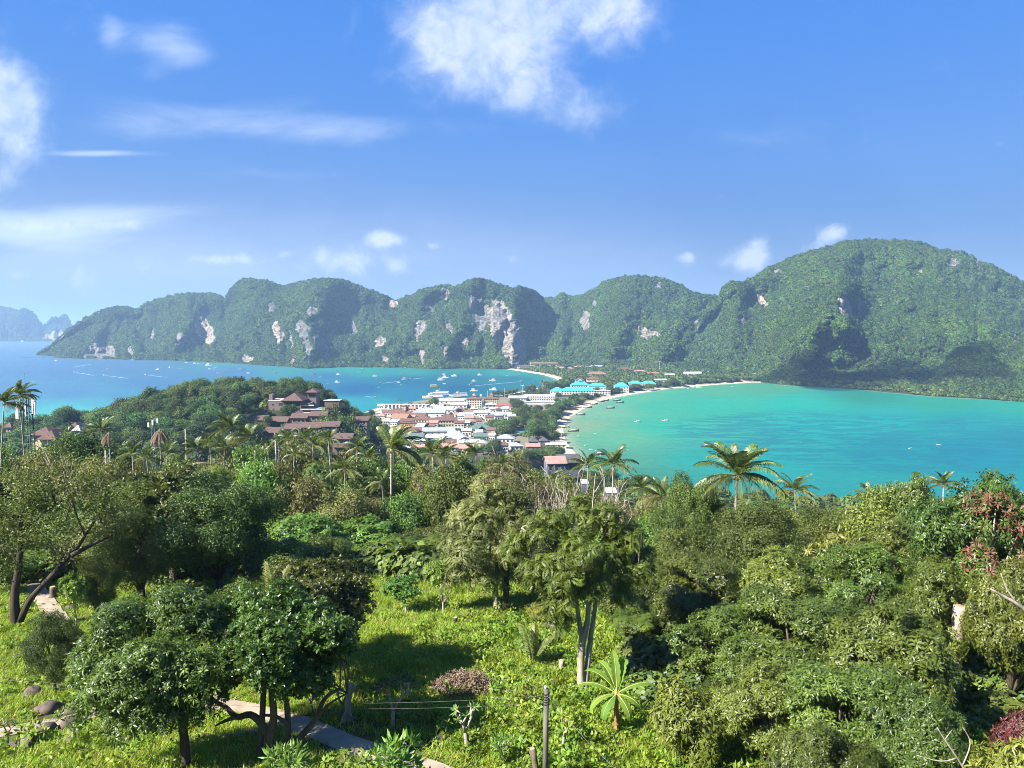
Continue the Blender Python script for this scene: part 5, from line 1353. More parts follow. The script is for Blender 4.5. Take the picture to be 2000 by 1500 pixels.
# ---- banana plant
bx = hit(1204, 1440); bz = H1(bx[0], bx[1])
ban = thing('banana_plant', (bx[0], bx[1], bz - .05), 'banana plant with broad bright leaves and a reddish stem', 'plant', scale=.82)
MB().tube([(0, 0, -.1), (.02, 0, .6), (-.02, 0, 1.4), (.0, 0, 2.35)], [.17, .15, .12, .06], 10).build('stem', mat('banana_stem', (0.30, 0.12, 0.06), (0.14, 0.10, 0.05), .7, 2, stretch=(1, 1, .3)), ban, smooth=True)
RIB = mat('banana_midrib', (0.35, 0.42, 0.12), (0.25, 0.33, 0.08), .5, 3)
for i, (az_, el, L, cu) in enumerate(((95, 80, 2.1, .35), (60, 68, 1.9, .5), (122, 62, 2.0, .6), (5, 34, 2.1, .5), (165, 30, 2.2, .6), (148, 50, 2.1, .7), (200, 10, 1.8, .9), (228, -5, 1.6, .8), (300, -12, 1.5, .7), (335, 5, 1.6, .9))):
    g = random.Random(i); pts = []; p = Vector((0, 0, 0)); e = R(el)
    NB = 24
    for k in range(NB + 1):
        pts.append(p.copy()); p = p + Vector((cos(e), 0, sin(e))) * L / NB; e -= (cu + .45) / NB * (.5 + 2.2 * (k / NB) ** 1.5)
    V = []; Fq = []
    for k in range(NB + 1):
        f = k / NB; wv = 0.235 * (max(0, sin(pi * min(max((f - .14) / .86, 0), 1))) ** .38 if f > .14 else 0.05) + 0.012
        if k == NB: wv = .02
        t_ = (pts[min(k + 1, NB)] - pts[max(k - 1, 0)]).normalized(); up = Vector((-t_.z, 0, t_.x)); rag = 1 - .3 * g.random() ** 2
        for sg in (-1, -.5, 0, .5, 1): V.append(pts[k] + Vector((0, sg * wv * rag, 0)) + up * (abs(sg) * wv * .30) * (1 if el > 40 else -.6))
    Fq = grid_faces(5, NB + 1)
    lf = add('leaf', np_mesh('banana_leaf', np.array(V), Fq, [LM['banana']], fattr={'tint': np.full(len(Fq), .25 + .5 * g.random())}, smooth=True), ban, loc=(0, 0, 2.25), rot=(0, 0, R(az_)))
    MB().tube([q + Vector((0, 0, .004)) for q in pts], [.03 - .026 * k / NB for k in range(NB + 1)], 5).build('midrib', RIB, lf)

# ---- heap of cut twigs and dry leaves
q = hit(905, 1365); g = np.random.default_rng(5)
heap = thing('brush_pile', (q[0], q[1] + .4, H1(q[0], q[1]) - .05), 'pile of cut brown twigs and withered leaves in the grass', 'brush pile', scale=1.12)
b = MB()
for i in range(420):
    a = g.uniform(0, 6.28); r = g.random() ** .5; p = np.array([cos(a) * r * 1.75, sin(a) * r * 1.0, 0]); hgt = 1.05 * (1 - r * r) * (0.6 + .4 * g.random()); p[2] = hgt * g.uniform(.2, 1)
    dv = nrm(g.normal(size=3) * [1, 1, .45]); ln = g.uniform(.2, .55); r0 = g.uniform(.008, .022)
    b.tube([p - dv * ln, p + g.normal(0, .03, 3), p + dv * ln], [r0, r0, r0 * .5], 4)
b.build('twig', mat('dry_twigs', (0.24, 0.17, 0.13), (0.12, 0.08, 0.06), .9, 6), heap)
pos = []
for i in range(900):
    a = g.uniform(0, 6.28); r = g.random() ** .5; pos.append((cos(a) * r * 1.7, sin(a) * r * .95, 1.0 * (1 - r * r) * g.uniform(.55, 1.05) + .05))
V, Fq, T = assemble(np.array(pos), g.normal(size=(900, 3)), np.full(900, .8), [t_rosette(400 + i, 4, .17, .06, -60, 60, .3) for i in range(3)], 3)
add('dry_foliage', np_mesh('dry_foliage', V, Fq, [leafmat('withered_leaves', (0.13, 0.085, 0.06), (0.30, 0.21, 0.16), trans=.1, rough=.8, spec=.2, rand=.1)], fattr={'tint': T}), heap)
q = hit(1000, 1368); h2 = thing('brush_pile', (q[0], q[1], H1(q[0], q[1])), 'small flat scatter of dry twigs beside the big brush pile', 'brush pile')
b = MB()
for i in range(90):
    p = g.normal(size=3) * [.55, .4, .1] + [0, 0, .18]; dv = nrm(g.normal(size=3) * [1, 1, .4]); b.tube([p - dv * .3, p + dv * .3], [.012, .006], 4)
b.build('twig', mat('dry_twigs', (0.24, 0.17, 0.13)), h2)

# ---- wooden pole, stumps, logs
pz = H1(*PD(1066, 1500, 25.5)[:2]); pp = PD(1066, 1345, 25.5)
pole = thing('utility_pole', (pp[0], 25.5, pz), 'short weathered wooden pole with wires wound round its top', 'pole')
hp = pp[2] - pz
MB().tube([(0, 0, -.3), (.0, 0, hp * .5), (.02, 0, hp)], [.115, .10, .085], 9).build('post', mat('grey_post', (0.15, 0.135, 0.115), (0.07, 0.06, 0.05), .9, 3, stretch=(1, 1, .2)), pole, smooth=True)
b = MB()
for k in range(5): b.tube([(cos(a) * .105 + .015, sin(a) * .105, hp * .84 + k * .09 + .05 * a / 6.28) for a in np.linspace(0, 6.28, 12)], .016, 5)
b.build('wire_coil', mat('black_wire', (0.02, 0.02, 0.022), None, .5), pole)
MB().tube([(0, -.02, hp - .02), (0, -.02, hp + .12)], [.05, .045], 8).build('insulator', mat('ceramic', (0.5, 0.5, 0.48), None, .4), pole, smooth=True)
WIRE = mat('pale_cable', (0.22, 0.22, 0.21), (0.16, 0.16, 0.15), .5)
for i, (dz, lab) in enumerate(((-.25, 'upper thin cable running from the wooden pole across the path'), (-.50, 'lower thin cable running from the wooden pole across the path'))):
    e = PD(-60, 1308 + i * 6, 31) + [0, 0, .0]; s_ = np.array([pp[0], 25.5, pp[2] + dz])
    P = [s_ + (e - s_) * f - np.array([0, 0, .75 * 4 * f * (1 - f)]) for f in np.linspace(0, 1, 25)]
    tag(MB().tube([p - s_ for p in P], .003, 5).build('cable', WIRE, loc=s_), lab, 'cable')
e = PD(1230, 1530, 22); s_ = np.array([pp[0], 25.5, pp[2] - .2]); tag(MB().tube([(0, 0, 0), (e - s_) * .5 - np.array([0, 0, .1]), e - s_], .004, 5).build('cable', WIRE, loc=s_), 'thin stay wire slanting from the wooden pole to the ground', 'cable')


def stump(px, py, d, h, r, label, m=BARK_P, lean=(0, 0), flare=1.6, name='tree_stump', branch=None):
    q = hit(px, py) if d is None else np.array([PD(px, py, d)[0], d]); z = H1(q[0], q[1])
    o = thing(name, (q[0], q[1], z), label, 'stump')
    b = MB().tube([(0, 0, -.1), (0, 0, .02), (lean[0] * .3, lean[1] * .3, h * .25), (lean[0] * .7, lean[1] * .7, h * .7), (lean[0], lean[1], h)], [r * flare * 1.1, r * flare, r * 1.05, r, r * .92], 10)
    for a in (0.3, 2.2, 4.1): b.tube([(0, 0, h * .15), (cos(a) * r * flare * 1.3, sin(a) * r * flare * 1.3, 0.02), (cos(a) * r * flare * 2, sin(a) * r * flare * 2, -.05)], [r * .5, r * .35, r * .15], 6)
    if branch:
        for br in branch: b.tube(br[0], br[1], 7)
    b.build('trunk', m, o, smooth=True)
    MB().tube([(lean[0], lean[1], h - .02), (lean[0], lean[1], h + .012)], [r * .93, r * .86], 10).build('cut_face', WOODCUT, o)
    return o


stump(678, 1408, None, 1.55, .13, 'pale cut trunk with a flared foot and orange broken top beside the path', BARK_P, (.12, 0), 2.2, branch=[([(.08, 0, 1.1), (.25, 0, 1.35), (.4, 0, 1.6)], [.09, .07, .06])])
stump(1052, 1495, 26, 1.25, .11, 'grey cut stump leaning against the wooden pole', BARK, (-.22, 0), 2.0, branch=[([(-.1, 0, .7), (-.22, 0, .9), (-.3, 0, 1.2)], [.07, .06, .06])])
stump(888, 1222, None, .5, .13, 'hollow looking dark edged stump in the sunny grass', BARK_D, (.04, 0), 1.3)
stump(1096, 1312, None, .6, .13, 'pointed pale stump left of the feathery tree', BARK_P, (.02, 0), 1.2)
stump(1034, 1196, None, .5, .16, 'squat dark stump in the shade behind the clearing', BARK_D)
stump(1266, 1288, None, .5, .14, 'reddish brown stump behind the banana plant', mat('red_stump', (.2, .09, .06), (.1, .05, .04), .9, 3))
stump(150, 1182, None, 1.3, .15, 'pale dead stump with one side branch on the lawn above the path', BARK_P, (-.05, 0), 1.7, branch=[([(-.03, 0, .8), (-.3, 0, 1.05), (-.55, 0, 1.3)], [.07, .05, .04])])
stump(272, 1172, None, 1.35, .15, 'dark upright trunk stub on the lawn', BARK_D, (0, 0), 1.15)
stump(104, 1168, None, .8, .2, 'short grey trunk stub right at the path edge', BARK)
stump(1858, 1335, 34, 4.2, .30, 'tall pale cut trunk standing in the mango wood', BARK_P, (.25, 0), 1.2, branch=[([(.18, 0, 3.2), (.6, 0, 3.7), (1.0, 0, 4.4)], [.16, .12, .08])])
stump(1935, 1312, 37, 3.0, .2, 'pale ringed palm stem standing on the shaded grass', PALM_BARK, (-.1, 0), 1.2)
stump(1580, 1530, 19.5, 1.6, .16, 'pale stem under the low mango branches at the bottom edge', BARK_P, (.1, 0), 1.3)
# bare white limb at the right edge
e0 = PD(2030, 1215, 27); lb = thing('dead_limb', e0, 'bare white limb reaching in from the edge of the mango wood', 'branch')
b = MB(); px_tubes(b, e0, 27, [([(2040, 1225), (1990, 1180), (1960, 1165), (1935, 1150)], .09, .03), ([(1985, 1176), (1965, 1150), (1955, 1120)], .04, .015)]); b.build('wood', BARK_P, lb, smooth=True)
e0 = PD(1900, 1500, 18.5); lb = thing('dead_branch', (e0[0], e0[1], H1(e0[0], e0[1])), 'bare white twiggy branch lying over the corner bush', 'branch')
b = MB(); o_ = np.array(lb.location); px_tubes(b, o_, 18.5, [([(1900, 1530), (1870, 1480), (1845, 1445), (1830, 1420)], .03, .01), ([(1870, 1480), (1840, 1490), (1790, 1475)], .02, .008), ([(1880, 1495), (1900, 1450), (1880, 1420)], .02, .008), ([(1845, 1445), (1860, 1425)], .012, .006)]); b.build('wood', BARK_P, lb, smooth=True)
# fallen palm log
q = hit(470, 1442); lg = thing('fallen_log', (q[0], q[1], H1(q[0], q[1])), 'pale curved palm log lying on the grass behind the straight dark stem', 'log')
MB().tube([(-1.05, -.25, .12), (-.5, -.18, .14), (.1, .0, .15), (.7, .35, .2), (1.1, .7, .3)], [.15, .13, .12, .11, .10], 9).build('trunk', PALM_BARK, lg, smooth=True)
b = MB(); g = np.random.default_rng(4)
for i in range(22):
    dv = nrm(np.array([-1, 0, .1]) + g.normal(0, .45, 3)); b.tube([(-1.0, -.25, .12), np.array([-1.0, -.25, .12]) + dv * .35], [.02, .006], 4)
b.build('root', BARK, lg)
# boulders
g = np.random.default_rng(9)
for i, (px, py, s, lab) in enumerate(((32, 1290, .3, 'dark boulder alone on the lawn at the edge'), (64, 1358, .4, 'dark boulder in the deep shade above the lower path'), (93, 1389, .42, 'dark boulder behind the nearly leafless frangipani'), (136, 1416, .38, 'dark boulder touching the lower path on its far side'), (88, 1428, .34, 'dark boulder on the near side of the lower path'), (146, 1440, .36, 'reddish boulder of the pair below the lower path'),
                              (139, 1449, .26, 'smaller boulder of the pair below the lower path'), (56, 1455, .38, 'broad dark boulder in the sunny grass near the frangipani foot'), (30, 1458, .22, 'little boulder beside the broad one in the sunny grass'), (115, 1380, .24, 'small boulder in the shade above the lower path'), (139, 1392, .3, 'boulder under the round mango tree'), (141, 1189, .34, 'round black boulder at the foot of the pale dead stump'),
                              (1163, 1282, .22, 'whitish stone behind the feathery tree'), (1105, 1215, .5, 'dark boulder in the shade behind the feathery tree'), (1075, 1225, .36, 'lower dark boulder in the shade behind the feathery tree'), (860, 1445, .22, 'small stone in the grass below the brush pile'))):
    q = hit(px, py); n0 = 10; V = []; 
    for a in range(7):
        th = pi * a / 6
        for k in range(n0):
            ph = 2 * pi * k / n0; r = s * (1 + .30 * fbm(np.array([cos(ph) * 1.3 + i * 5]), np.array([sin(ph) * 1.3 + th]), 3, i)[0]); V.append((r * sin(th) * cos(ph) * 1.25, r * sin(th) * sin(ph), r * cos(th) * .7))
    Fq = [(a * n0 + k, (a + 1) * n0 + k, (a + 1) * n0 + (k + 1) % n0, a * n0 + (k + 1) % n0) for a in range(6) for k in range(n0)]
    o = add('boulder', np_mesh('boulder', np.array(V), np.array(Fq), [mat('white_stone', (.5, .47, .42)) if 'whitish' in lab else STONE], smooth=True), loc=(q[0], q[1], H1(q[0], q[1]) + s * .25), rot=(0, 0, g.uniform(0, 6)))
    tag(o, lab, 'rock')
# dark reddish shrub and grass stalks at the lower right
tree('yellow_bush', 1988, 1372, 26, 60, 'dark reddish leaved shrub on the shaded grass', name='shrub', cat='shrub')
SH = [c for c in bpy.data.objects if c.parent and c.parent.get('label', '').startswith('dark reddish') and c.name.startswith('crown')]
for c in SH:
    m2 = c.data.copy(); m2.materials.clear(); m2.materials.append(leafmat('maroon_leaves', (0.05, 0.012, 0.015), (0.12, 0.03, 0.03), trans=.2, rough=.5, rand=.05)); c.data = m2
# dry hanging fronds caught in the trees
for i, (px, py, d, a, lab) in enumerate(((535, 1180, 33, 1.2, 'pale dry palm frond stuck upright in the dome shaped tree'), (345, 915, 74, .3, 'big dry palm frond lying over the wood'), (1040, 1290, 37, 1.4, 'yellow young palm shoot in the weeds'))):
    o = thing('palm_frond', PD(px, py, d), lab, 'palm frond', rot=(0.2, -.2, a))
    for k in range(3 if i != 1 else 2): add('frond', FR['low'][k % 2] if i != 1 else FR['dead'][k % 2], o, rot=(0, R(-40 - 15 * k), k * .7 - .5), scale=.42 if i != 1 else .8)

# ================================================================== BUILDINGS
WHITE = mat('white_render', (0.52, 0.51, 0.48), (0.36, 0.35, 0.33), .8, .25)
CREAM = mat('cream_render', (0.50, 0.44, 0.31), (0.38, 0.32, 0.22), .8, .25)
YELL = mat('pale_yellow_render', (0.55, 0.46, 0.27), (0.45, 0.37, 0.22), .8, .25)
SALMON = mat('salmon_render', (0.38, 0.21, 0.145), (0.3, 0.16, 0.11), .8, .3)
MAUVE = mat('greyish_brown_render', (0.17, 0.128, 0.118), (0.13, 0.098, 0.09), .8, .3)
TIMBER = mat('dark_timber', (0.16, 0.11, 0.08), (0.10, 0.07, 0.05), .8, 1.0, stretch=(3, 3, .3))
BLUEWOOD = mat('blue_grey_boards', (0.12, 0.13, 0.17), (0.08, 0.085, 0.11), .8, 1.0)
ROOFS = {'brown': mat('brown_tile_roof', (0.16, 0.09, 0.065), (0.09, 0.05, 0.038), .85, .8, .2, 5), 'rust': mat('orange_brown_tile_roof', (0.27, 0.15, 0.09), (0.16, 0.085, 0.055), .85, .8, .2, 5), 'grey': mat('grey_metal_roof', (0.30, 0.32, 0.33), (0.22, 0.24, 0.25), .6, .4, .3), 'white': mat('white_metal_roof', (0.54, 0.55, 0.55), (0.36, 0.38, 0.39), .55, .4, .3),
         'green': mat('dark_green_metal_roof', (0.10, 0.15, 0.13), (0.07, 0.105, 0.09), .6, .4, .3), 'mint': mat('pale_mint_roof', (0.45, 0.60, 0.52), (0.36, 0.5, 0.44), .6, .4, .3), 'turq': mat('turquoise_metal_roof', (0.055, 0.36, 0.38), (0.045, 0.30, 0.325), .5, .4, .35), 'red': mat('red_metal_roof', (0.34, 0.085, 0.07), (0.25, 0.06, 0.05), .6, .5, .3), 'pink': mat('faded_pink_roof', (0.38, 0.21, 0.175), (0.27, 0.15, 0.125), .7, .5, .2),
         'dark': mat('dark_shingle_roof', (0.085, 0.085, 0.09), (0.055, 0.055, 0.06), .85, .7, .2), 'blue': mat('light_blue_roof', (0.33, 0.56, 0.64), (0.27, 0.47, 0.54), .55, .4, .3), 'mauve': mat('mauve_brown_shingle_roof', (0.12, 0.074, 0.064), (0.08, 0.05, 0.043), .85, .8, .2, 5)}
GLASS = mat('dark_window_glass', (0.03, 0.04, 0.05), (0.02, 0.025, 0.03), .15, .5, .6)
SHADE = mat('dim_interior', (0.045, 0.04, 0.035), None, .8)
_win = {}


def win_mesh(w_, h_):
    k = (round(w_, 1), round(h_, 1))
    if k not in _win:
        b = MB().box(-w_ / 2, -.04, -h_ / 2, w_ / 2, .05, h_ / 2, 0)
        f = .09
        for x0, z0, x1, z1 in ((-w_ / 2 - f, -h_ / 2 - f, w_ / 2 + f, -h_ / 2), (-w_ / 2 - f, h_ / 2, w_ / 2 + f, h_ / 2 + f), (-w_ / 2 - f, -h_ / 2, -w_ / 2, h_ / 2), (w_ / 2, -h_ / 2, w_ / 2 + f, h_ / 2)): b.box(x0, -.1, z0, x1, .05, z1, 1)
        _win[k] = b.mesh('window', GLASS, WHITE)
    return _win[k]


RECTS = []


def bld(label, px0, px1, py, h, depth, roof='gable', rc='brown', wall=WHITE, rh=2.0, rows=1, cols=4, rot=0.0, over=.7, zb=None, d=None, name='house', cat='building', axis='x', ww=None, parapet=False, veranda=False, extra=None, tower=False, group=None):
    """front wall from px0 to px1 with its foot at py; h, depth, rh in metres"""
    pc = (px0 + px1) / 2
    if d is not None:
        q = PD(pc, py, d)
    else: q = hit(pc, py) if zb is None else G(pc, py, zb)
    dd = q[1]; W = (px1 - px0) / FPX * dd * 1.01
    ppm = FPX / dd
    RECTS.append((px0 - 4, px1 + 4, py - (h + rh * .8) * ppm - 1, py - h * .25 * ppm, dd))
    o = thing(name, (q[0], dd, q[2]), label, cat, group, rot=(0, 0, R(rot)))
    b = MB(); b.box(-W / 2, 0, -5, W / 2, depth, h)
    if roof == 'gable' and axis == 'x':
        for sx_ in (-W / 2 + .002, W / 2 - .002): b.put([(sx_, .05, h), (sx_, depth - .05, h), (sx_, depth / 2, h + rh * .97)], [(0, 1, 2)])
    if roof == 'gable' and axis == 'y':
        for sy_ in (.002, depth - .002): b.put([(-W / 2 + .05, sy_, h), (W / 2 - .05, sy_, h), (0, sy_, h + rh * .97)], [(0, 1, 2)])
    if parapet:
        for x0, y0, x1, y1 in ((-W / 2, 0, W / 2, .25), (-W / 2, depth - .25, W / 2, depth), (-W / 2, .25, -W / 2 + .25, depth - .25), (W / 2 - .25, .25, W / 2, depth - .25)): b.box(x0, y0, h + .002, x1, y1, h + .9)
    b.build('wall', wall, o)
    r = MB()
    if roof == 'gable': r.gable(-W / 2, 0, W / 2, depth, h + .05, rh, over, axis=axis)
    elif roof == 'hip': r.hip(-W / 2, 0, W / 2, depth, h + .22, rh, over)
    elif roof == 'flat': r.box(-W / 2 + (.26 if parapet else -over), (.26 if parapet else -over), h + .003, W / 2 - (.26 if parapet else -over), depth - (.26 if parapet else -over), h + .2)
    elif roof == 'shed': r.put([(-W / 2 - over, -over, h + .05), (W / 2 + over, -over, h + .05), (W / 2 + over, depth + over, h + rh), (-W / 2 - over, depth + over, h + rh), (-W / 2 - over, -over, h - .12), (W / 2 + over, -over, h - .12), (W / 2 + over, depth + over, h + rh - .17), (-W / 2 - over, depth + over, h + rh - .17)], [(0, 1, 2, 3), (7, 6, 5, 4), (0, 4, 5, 1), (1, 5, 6, 2), (2, 6, 7, 3), (3, 7, 4, 0)])
    elif roof == 'arch':
        n = 10
        for yy0 in (0,):
            V = []; Fq = []
            for k in range(n + 1):
                a = pi * k / n; y = depth / 2 - cos(a) * (depth / 2 + over); z = h + sin(a) * rh
                V += [(-W / 2 - over, y, z), (W / 2 + over, y, z), (-W / 2 - over, y, z - .15), (W / 2 + over, y, z - .15)]
            for k in range(n):
                i = 4 * k; Fq += [(i, i + 1, i + 5, i + 4), (i + 2, i + 6, i + 7, i + 3), (i, i + 4, i + 6, i + 2), (i + 1, i + 3, i + 7, i + 5)]
            r.put(V, Fq)
    rf = r.build('roof', ROOFS[rc], o)
    if rows and cols:
        fh = h / rows; ww_ = ww or min(1.6, W / cols * .5); hh_ = min(1.5, fh * .5); wm = win_mesh(ww_, hh_)
        for j in range(rows):
            for i in range(cols):
                add('window', wm, o, loc=(-W / 2 + W * (i + .5) / cols, -.01, fh * (j + .52)))
        if rows >= 2 and W > 8 or veranda:
            sm = MB()
            for j in range(1, rows): sm.box(-W / 2 - .05, -.25, fh * j - .12, W / 2 + .05, -.003, fh * j + .06)
            if veranda: sm.box(-W / 2 - .3, -1.5, fh * .95, W / 2 + .3, -.004, fh * .95 + .15)
            if sm.v: sm.build('balcony_slab', wall if not veranda else ROOFS[rc], o)
    if extra: extra(o, W, depth, h)
    return o


def rowboxes(m, name, n, hfrac=.5, wfrac=.6, dep=.6):
    def f(o, W, depth, h):
        bm_ = MB().box(-W / n * wfrac / 2, -dep, 0, W / n * wfrac / 2, -.004, h * hfrac).mesh(name, m)
        for i in range(n): add(name, bm_, o, loc=(-W / 2 + W * (i + .5) / n, 0, h * .1))
    return f


def tank(o, W, depth, h):
    MB().box(-W * .12, depth * .3, h + .2, W * .12, depth * .6, h + 2.4).build('roof_hut', WHITE, o)
    MB().tube([(W * .28, depth * .5, h + .2), (W * .28, depth * .5, h + 1.9)], [.9, .9], 12).build('water_tank', ROOFS['grey'], o, smooth=False)


def spire(o, W, depth, h):
    MB().hip(-2.2, depth * .3, 2.2, depth * .3 + 4.4, h + 4.0, 3.6, .5).build('roof_turret', ROOFS['rust'], o)
    MB().box(-2, depth * .3 + .2, h, 2, depth * .3 + 4.2, h + 4).build('turret_wall', CREAM, o)


# --- the town on the isthmus
bld('long white terrace of narrow gabled houses on the waterfront', 748, 836, 801, 6.5, 9, 'flat', 'white', WHITE, 0, 2, 14, extra=rowboxes(WHITE, 'gable_bay', 12, .9, .35, 1.6), name='terrace')
bld('white hall with a broad grey roof behind the brown tiled market', 812, 868, 817, 6, 26, 'gable', 'grey', WHITE, 3, 1, 6, name='hall')
bld('wide low shed with a bright white roof beside the grey roofed hall', 846, 890, 808, 5, 24, 'gable', 'white', WHITE, 2.2, 1, 5, name='shed')
bld('white shed behind the waterfront trees', 880, 912, 798, 5, 22, 'gable', 'white', WHITE, 2.0, 1, 4, name='shed')
bld('white roofed pier hall near the moored ferries', 858, 905, 789, 4.5, 14, 'shed', 'white', WHITE, 1.5, 1, 5, name='hall')
bld('small white sheds at the pier head', 905, 938, 786, 4, 10, 'flat', 'white', WHITE, .2, 1, 4, name='shed')
bld('long brown tiled market roof in the town, hindmost of the brown rows', 745, 790, 814, 4.5, 10, 'gable', 'brown', CREAM, 3, 1, 8, rot=-14, name='market_hall')
bld('brown tiled market roof next to the hindmost one', 780, 830, 820, 4.5, 10, 'gable', 'brown', CREAM, 3, 1, 8, rot=-14, name='market_hall')
bld('orange tiled roof with a dark open gable end', 762, 795, 826, 5, 13, 'gable', 'rust', SALMON, 4.2, 1, 3, rot=-20, name='market_hall')
bld('long salmon fronted block with a row of dark windows', 780, 834, 842, 7.5, 8, 'flat', 'brown', SALMON, .3, 2, 12, rot=-12, name='apartment_block')
bld('cream two storey house with a brown hipped roof', 806, 840, 832, 6.5, 11, 'hip', 'brown', CREAM, 3, 2, 6, rot=-8, name='guesthouse')
bld('cream block with white roof posts in a long brown roofed row', 838, 892, 834, 6.5, 11, 'gable', 'brown', CREAM, 2.8, 2, 10, rot=8, name='guesthouse')
bld('dark brown roofed house in front of the salmon block', 786, 815, 852, 4, 11, 'hip', 'brown', TIMBER, 3, 1, 3, rot=-10)
bld('dark brown roofed house beside the grey arched roofs', 812, 848, 850, 4, 11, 'gable', 'brown', TIMBER, 3, 1, 3, rot=-10)
bld('pale yellow four storey hotel with a brown hipped roof and turret', 912, 941, 797, 11, 14, 'hip', 'brown', YELL, 3, 4, 6, extra=spire, name='hotel')
bld('cream four storey hotel with a long dark brown roof and turret', 945, 974, 796, 11, 16, 'hip', 'brown', CREAM, 3, 4, 7, extra=spire, name='hotel')
bld('white three storey house with open balconies in front of the hotels', 948, 968, 806, 9.5, 12, 'flat', 'white', WHITE, .3, 3, 3, ww=3.0, extra=tank, name='apartment_block')
bld('shed with a bright red roof beside the cream hotel', 971, 998, 800, 4, 13, 'gable', 'red', WHITE, 2.2, 1, 3, name='shed')
bld('low hall with a pale mint green roof in the middle of the town', 926, 957, 813, 4, 15, 'gable', 'mint', WHITE, 2.2, 1, 4, name='hall')
bld('white flat roofed house with a dark window band beside the tree belt', 958, 998, 817, 4.5, 13, 'shed', 'white', WHITE, 1.2, 1, 6, name='house')
bld('white wall with a wide dark window front in the town centre', 897, 923, 820, 6, 11, 'shed', 'white', WHITE, 1, 2, 6, ww=2.2, name='shop_house')
bld('grey white arched roof over a long shed, the higher of the two', 826, 888, 852, 4.5, 12, 'arch', 'grey', WHITE, 3, 1, 5, rot=9, name='arched_shed')
bld('pale arched roof over a long shed, the lower of the two', 832, 892, 862, 3.5, 10, 'arch', 'white', WHITE, 2.4, 1, 5, rot=6, name='arched_shed')
bld('dark green roofed building with a front gable', 918, 963, 849, 5, 15, 'hip', 'green', WHITE, 4, 1, 5, rot=4, extra=lambda o, W, dp, h: MB().gable(-3, -2.5, 3, 5, h + .9, 2.4, .4, axis='y').build('porch_roof', ROOFS['green'], o), name='guesthouse')
bld('dark green low roof directly below the one with the front gable', 925, 965, 860, 3.5, 9, 'gable', 'green', WHITE, 2.4, 1, 5, rot=2, name='guesthouse')
bld('sage green roof at the lower edge of the town', 786, 826, 862, 4, 11, 'gable', 'green', WHITE, 2.6, 1, 4, rot=-5)
bld('white house with a blue awning below the sage green roof', 798, 832, 872, 4.5, 9, 'flat', 'white', WHITE, .3, 1, 5, extra=lambda o, W, dp, h: MB().box(-W * .5, -2, h * .62, W * .5, -.01, h * .7).build('awning', mat('blue_tarpaulin', (.05, .09, .3), (.04, .07, .22), .6), o))
bld('house with a faded pink roof below the blue awning', 804, 828, 882, 3.5, 9, 'gable', 'pink', WHITE, 2, 1, 3)
bld('very long bright white metal roof running down towards the wood', 896, 918, 868, 4.5, 48, 'gable', 'white', WHITE, 2.2, 1, 3, rot=16, axis='y', name='long_shed')
bld('faded pink roofed row house half hidden by trees', 858, 895, 884, 4, 10, 'gable', 'pink', WHITE, 2.4, 1, 5, rot=4)
bld('faded pink roofed house next to the half hidden row house', 898, 924, 886, 4, 10, 'gable', 'pink', TIMBER, 2.4, 1, 3, rot=-4)
bld('grey roofed house between the tree belt and the wood', 972, 1004, 866, 4, 13, 'hip', 'grey', WHITE, 3, 1, 4)
bld('dark hip roofed cottage, the bigger of two beside each other', 1033, 1051, 871, 3.5, 9, 'hip', 'dark', TIMBER, 3, 1, 2, name='cottage')
bld('dark hip roofed cottage, the smaller of two beside each other', 1055, 1070, 869, 3.5, 8, 'hip', 'dark', TIMBER, 2.8, 1, 2, name='cottage')
bld('house with a pinkish red roof in front of the dark cottages', 1028, 1054, 880, 3.2, 8, 'shed', 'pink', TIMBER, 1.5, 1, 3)
bld('low white arched roof beside the dark cottages', 1066, 1106, 874, 2.6, 8, 'arch', 'white', WHITE, 1.8, 1, 4, name='arched_shed')
bld('house with a brick red roof standing over the shore, below the wood', 1069, 1105, 925, 4.5, 9, 'gable', 'pink', BLUEWOOD, 2.6, 1, 3, d=330, rot=8)
bld('long dark roofed boarded house beside the brick red roof', 1092, 1134, 922, 4.6, 10, 'gable', 'dark', BLUEWOOD, 3, 1, 5, d=345, rot=8, veranda=True)
bld('little white hut among the tree tops by the shore', 1136, 1149, 952, 1.2, 2.4, 'shed', 'white', BLUEWOOD, .6, 0, 0, over=.12, d=210, name='hut')
bld('pale mint roofed hut among the tree tops by the shore', 1184, 1204, 968, .8, 2.2, 'shed', 'mint', BLUEWOOD, .8, 0, 0, over=.12, d=190, name='hut')
bld('hut with a small red roof among the tree tops by the shore', 1260, 1276, 987, .8, 2.2, 'shed', 'red', BLUEWOOD, .7, 0, 0, over=.12, d=170, name='hut')
bld('white two storey hotel wing with a long window row, before the bay', 1022, 1084, 783, 7, 16, 'flat', 'white', WHITE, .3, 2, 14, parapet=True, rot=-4, name='hotel')
bld('low white flat roofed wing in front of the white hotel wing', 1026, 1082, 790, 3, 9, 'flat', 'white', WHITE, .3, 0, 0, rot=-4, name='hotel_annex')
bld('white low building at the left end of the white hotel wing', 994, 1028, 784, 5, 16, 'shed', 'white', WHITE, 1.6, 1, 6, name='hall')
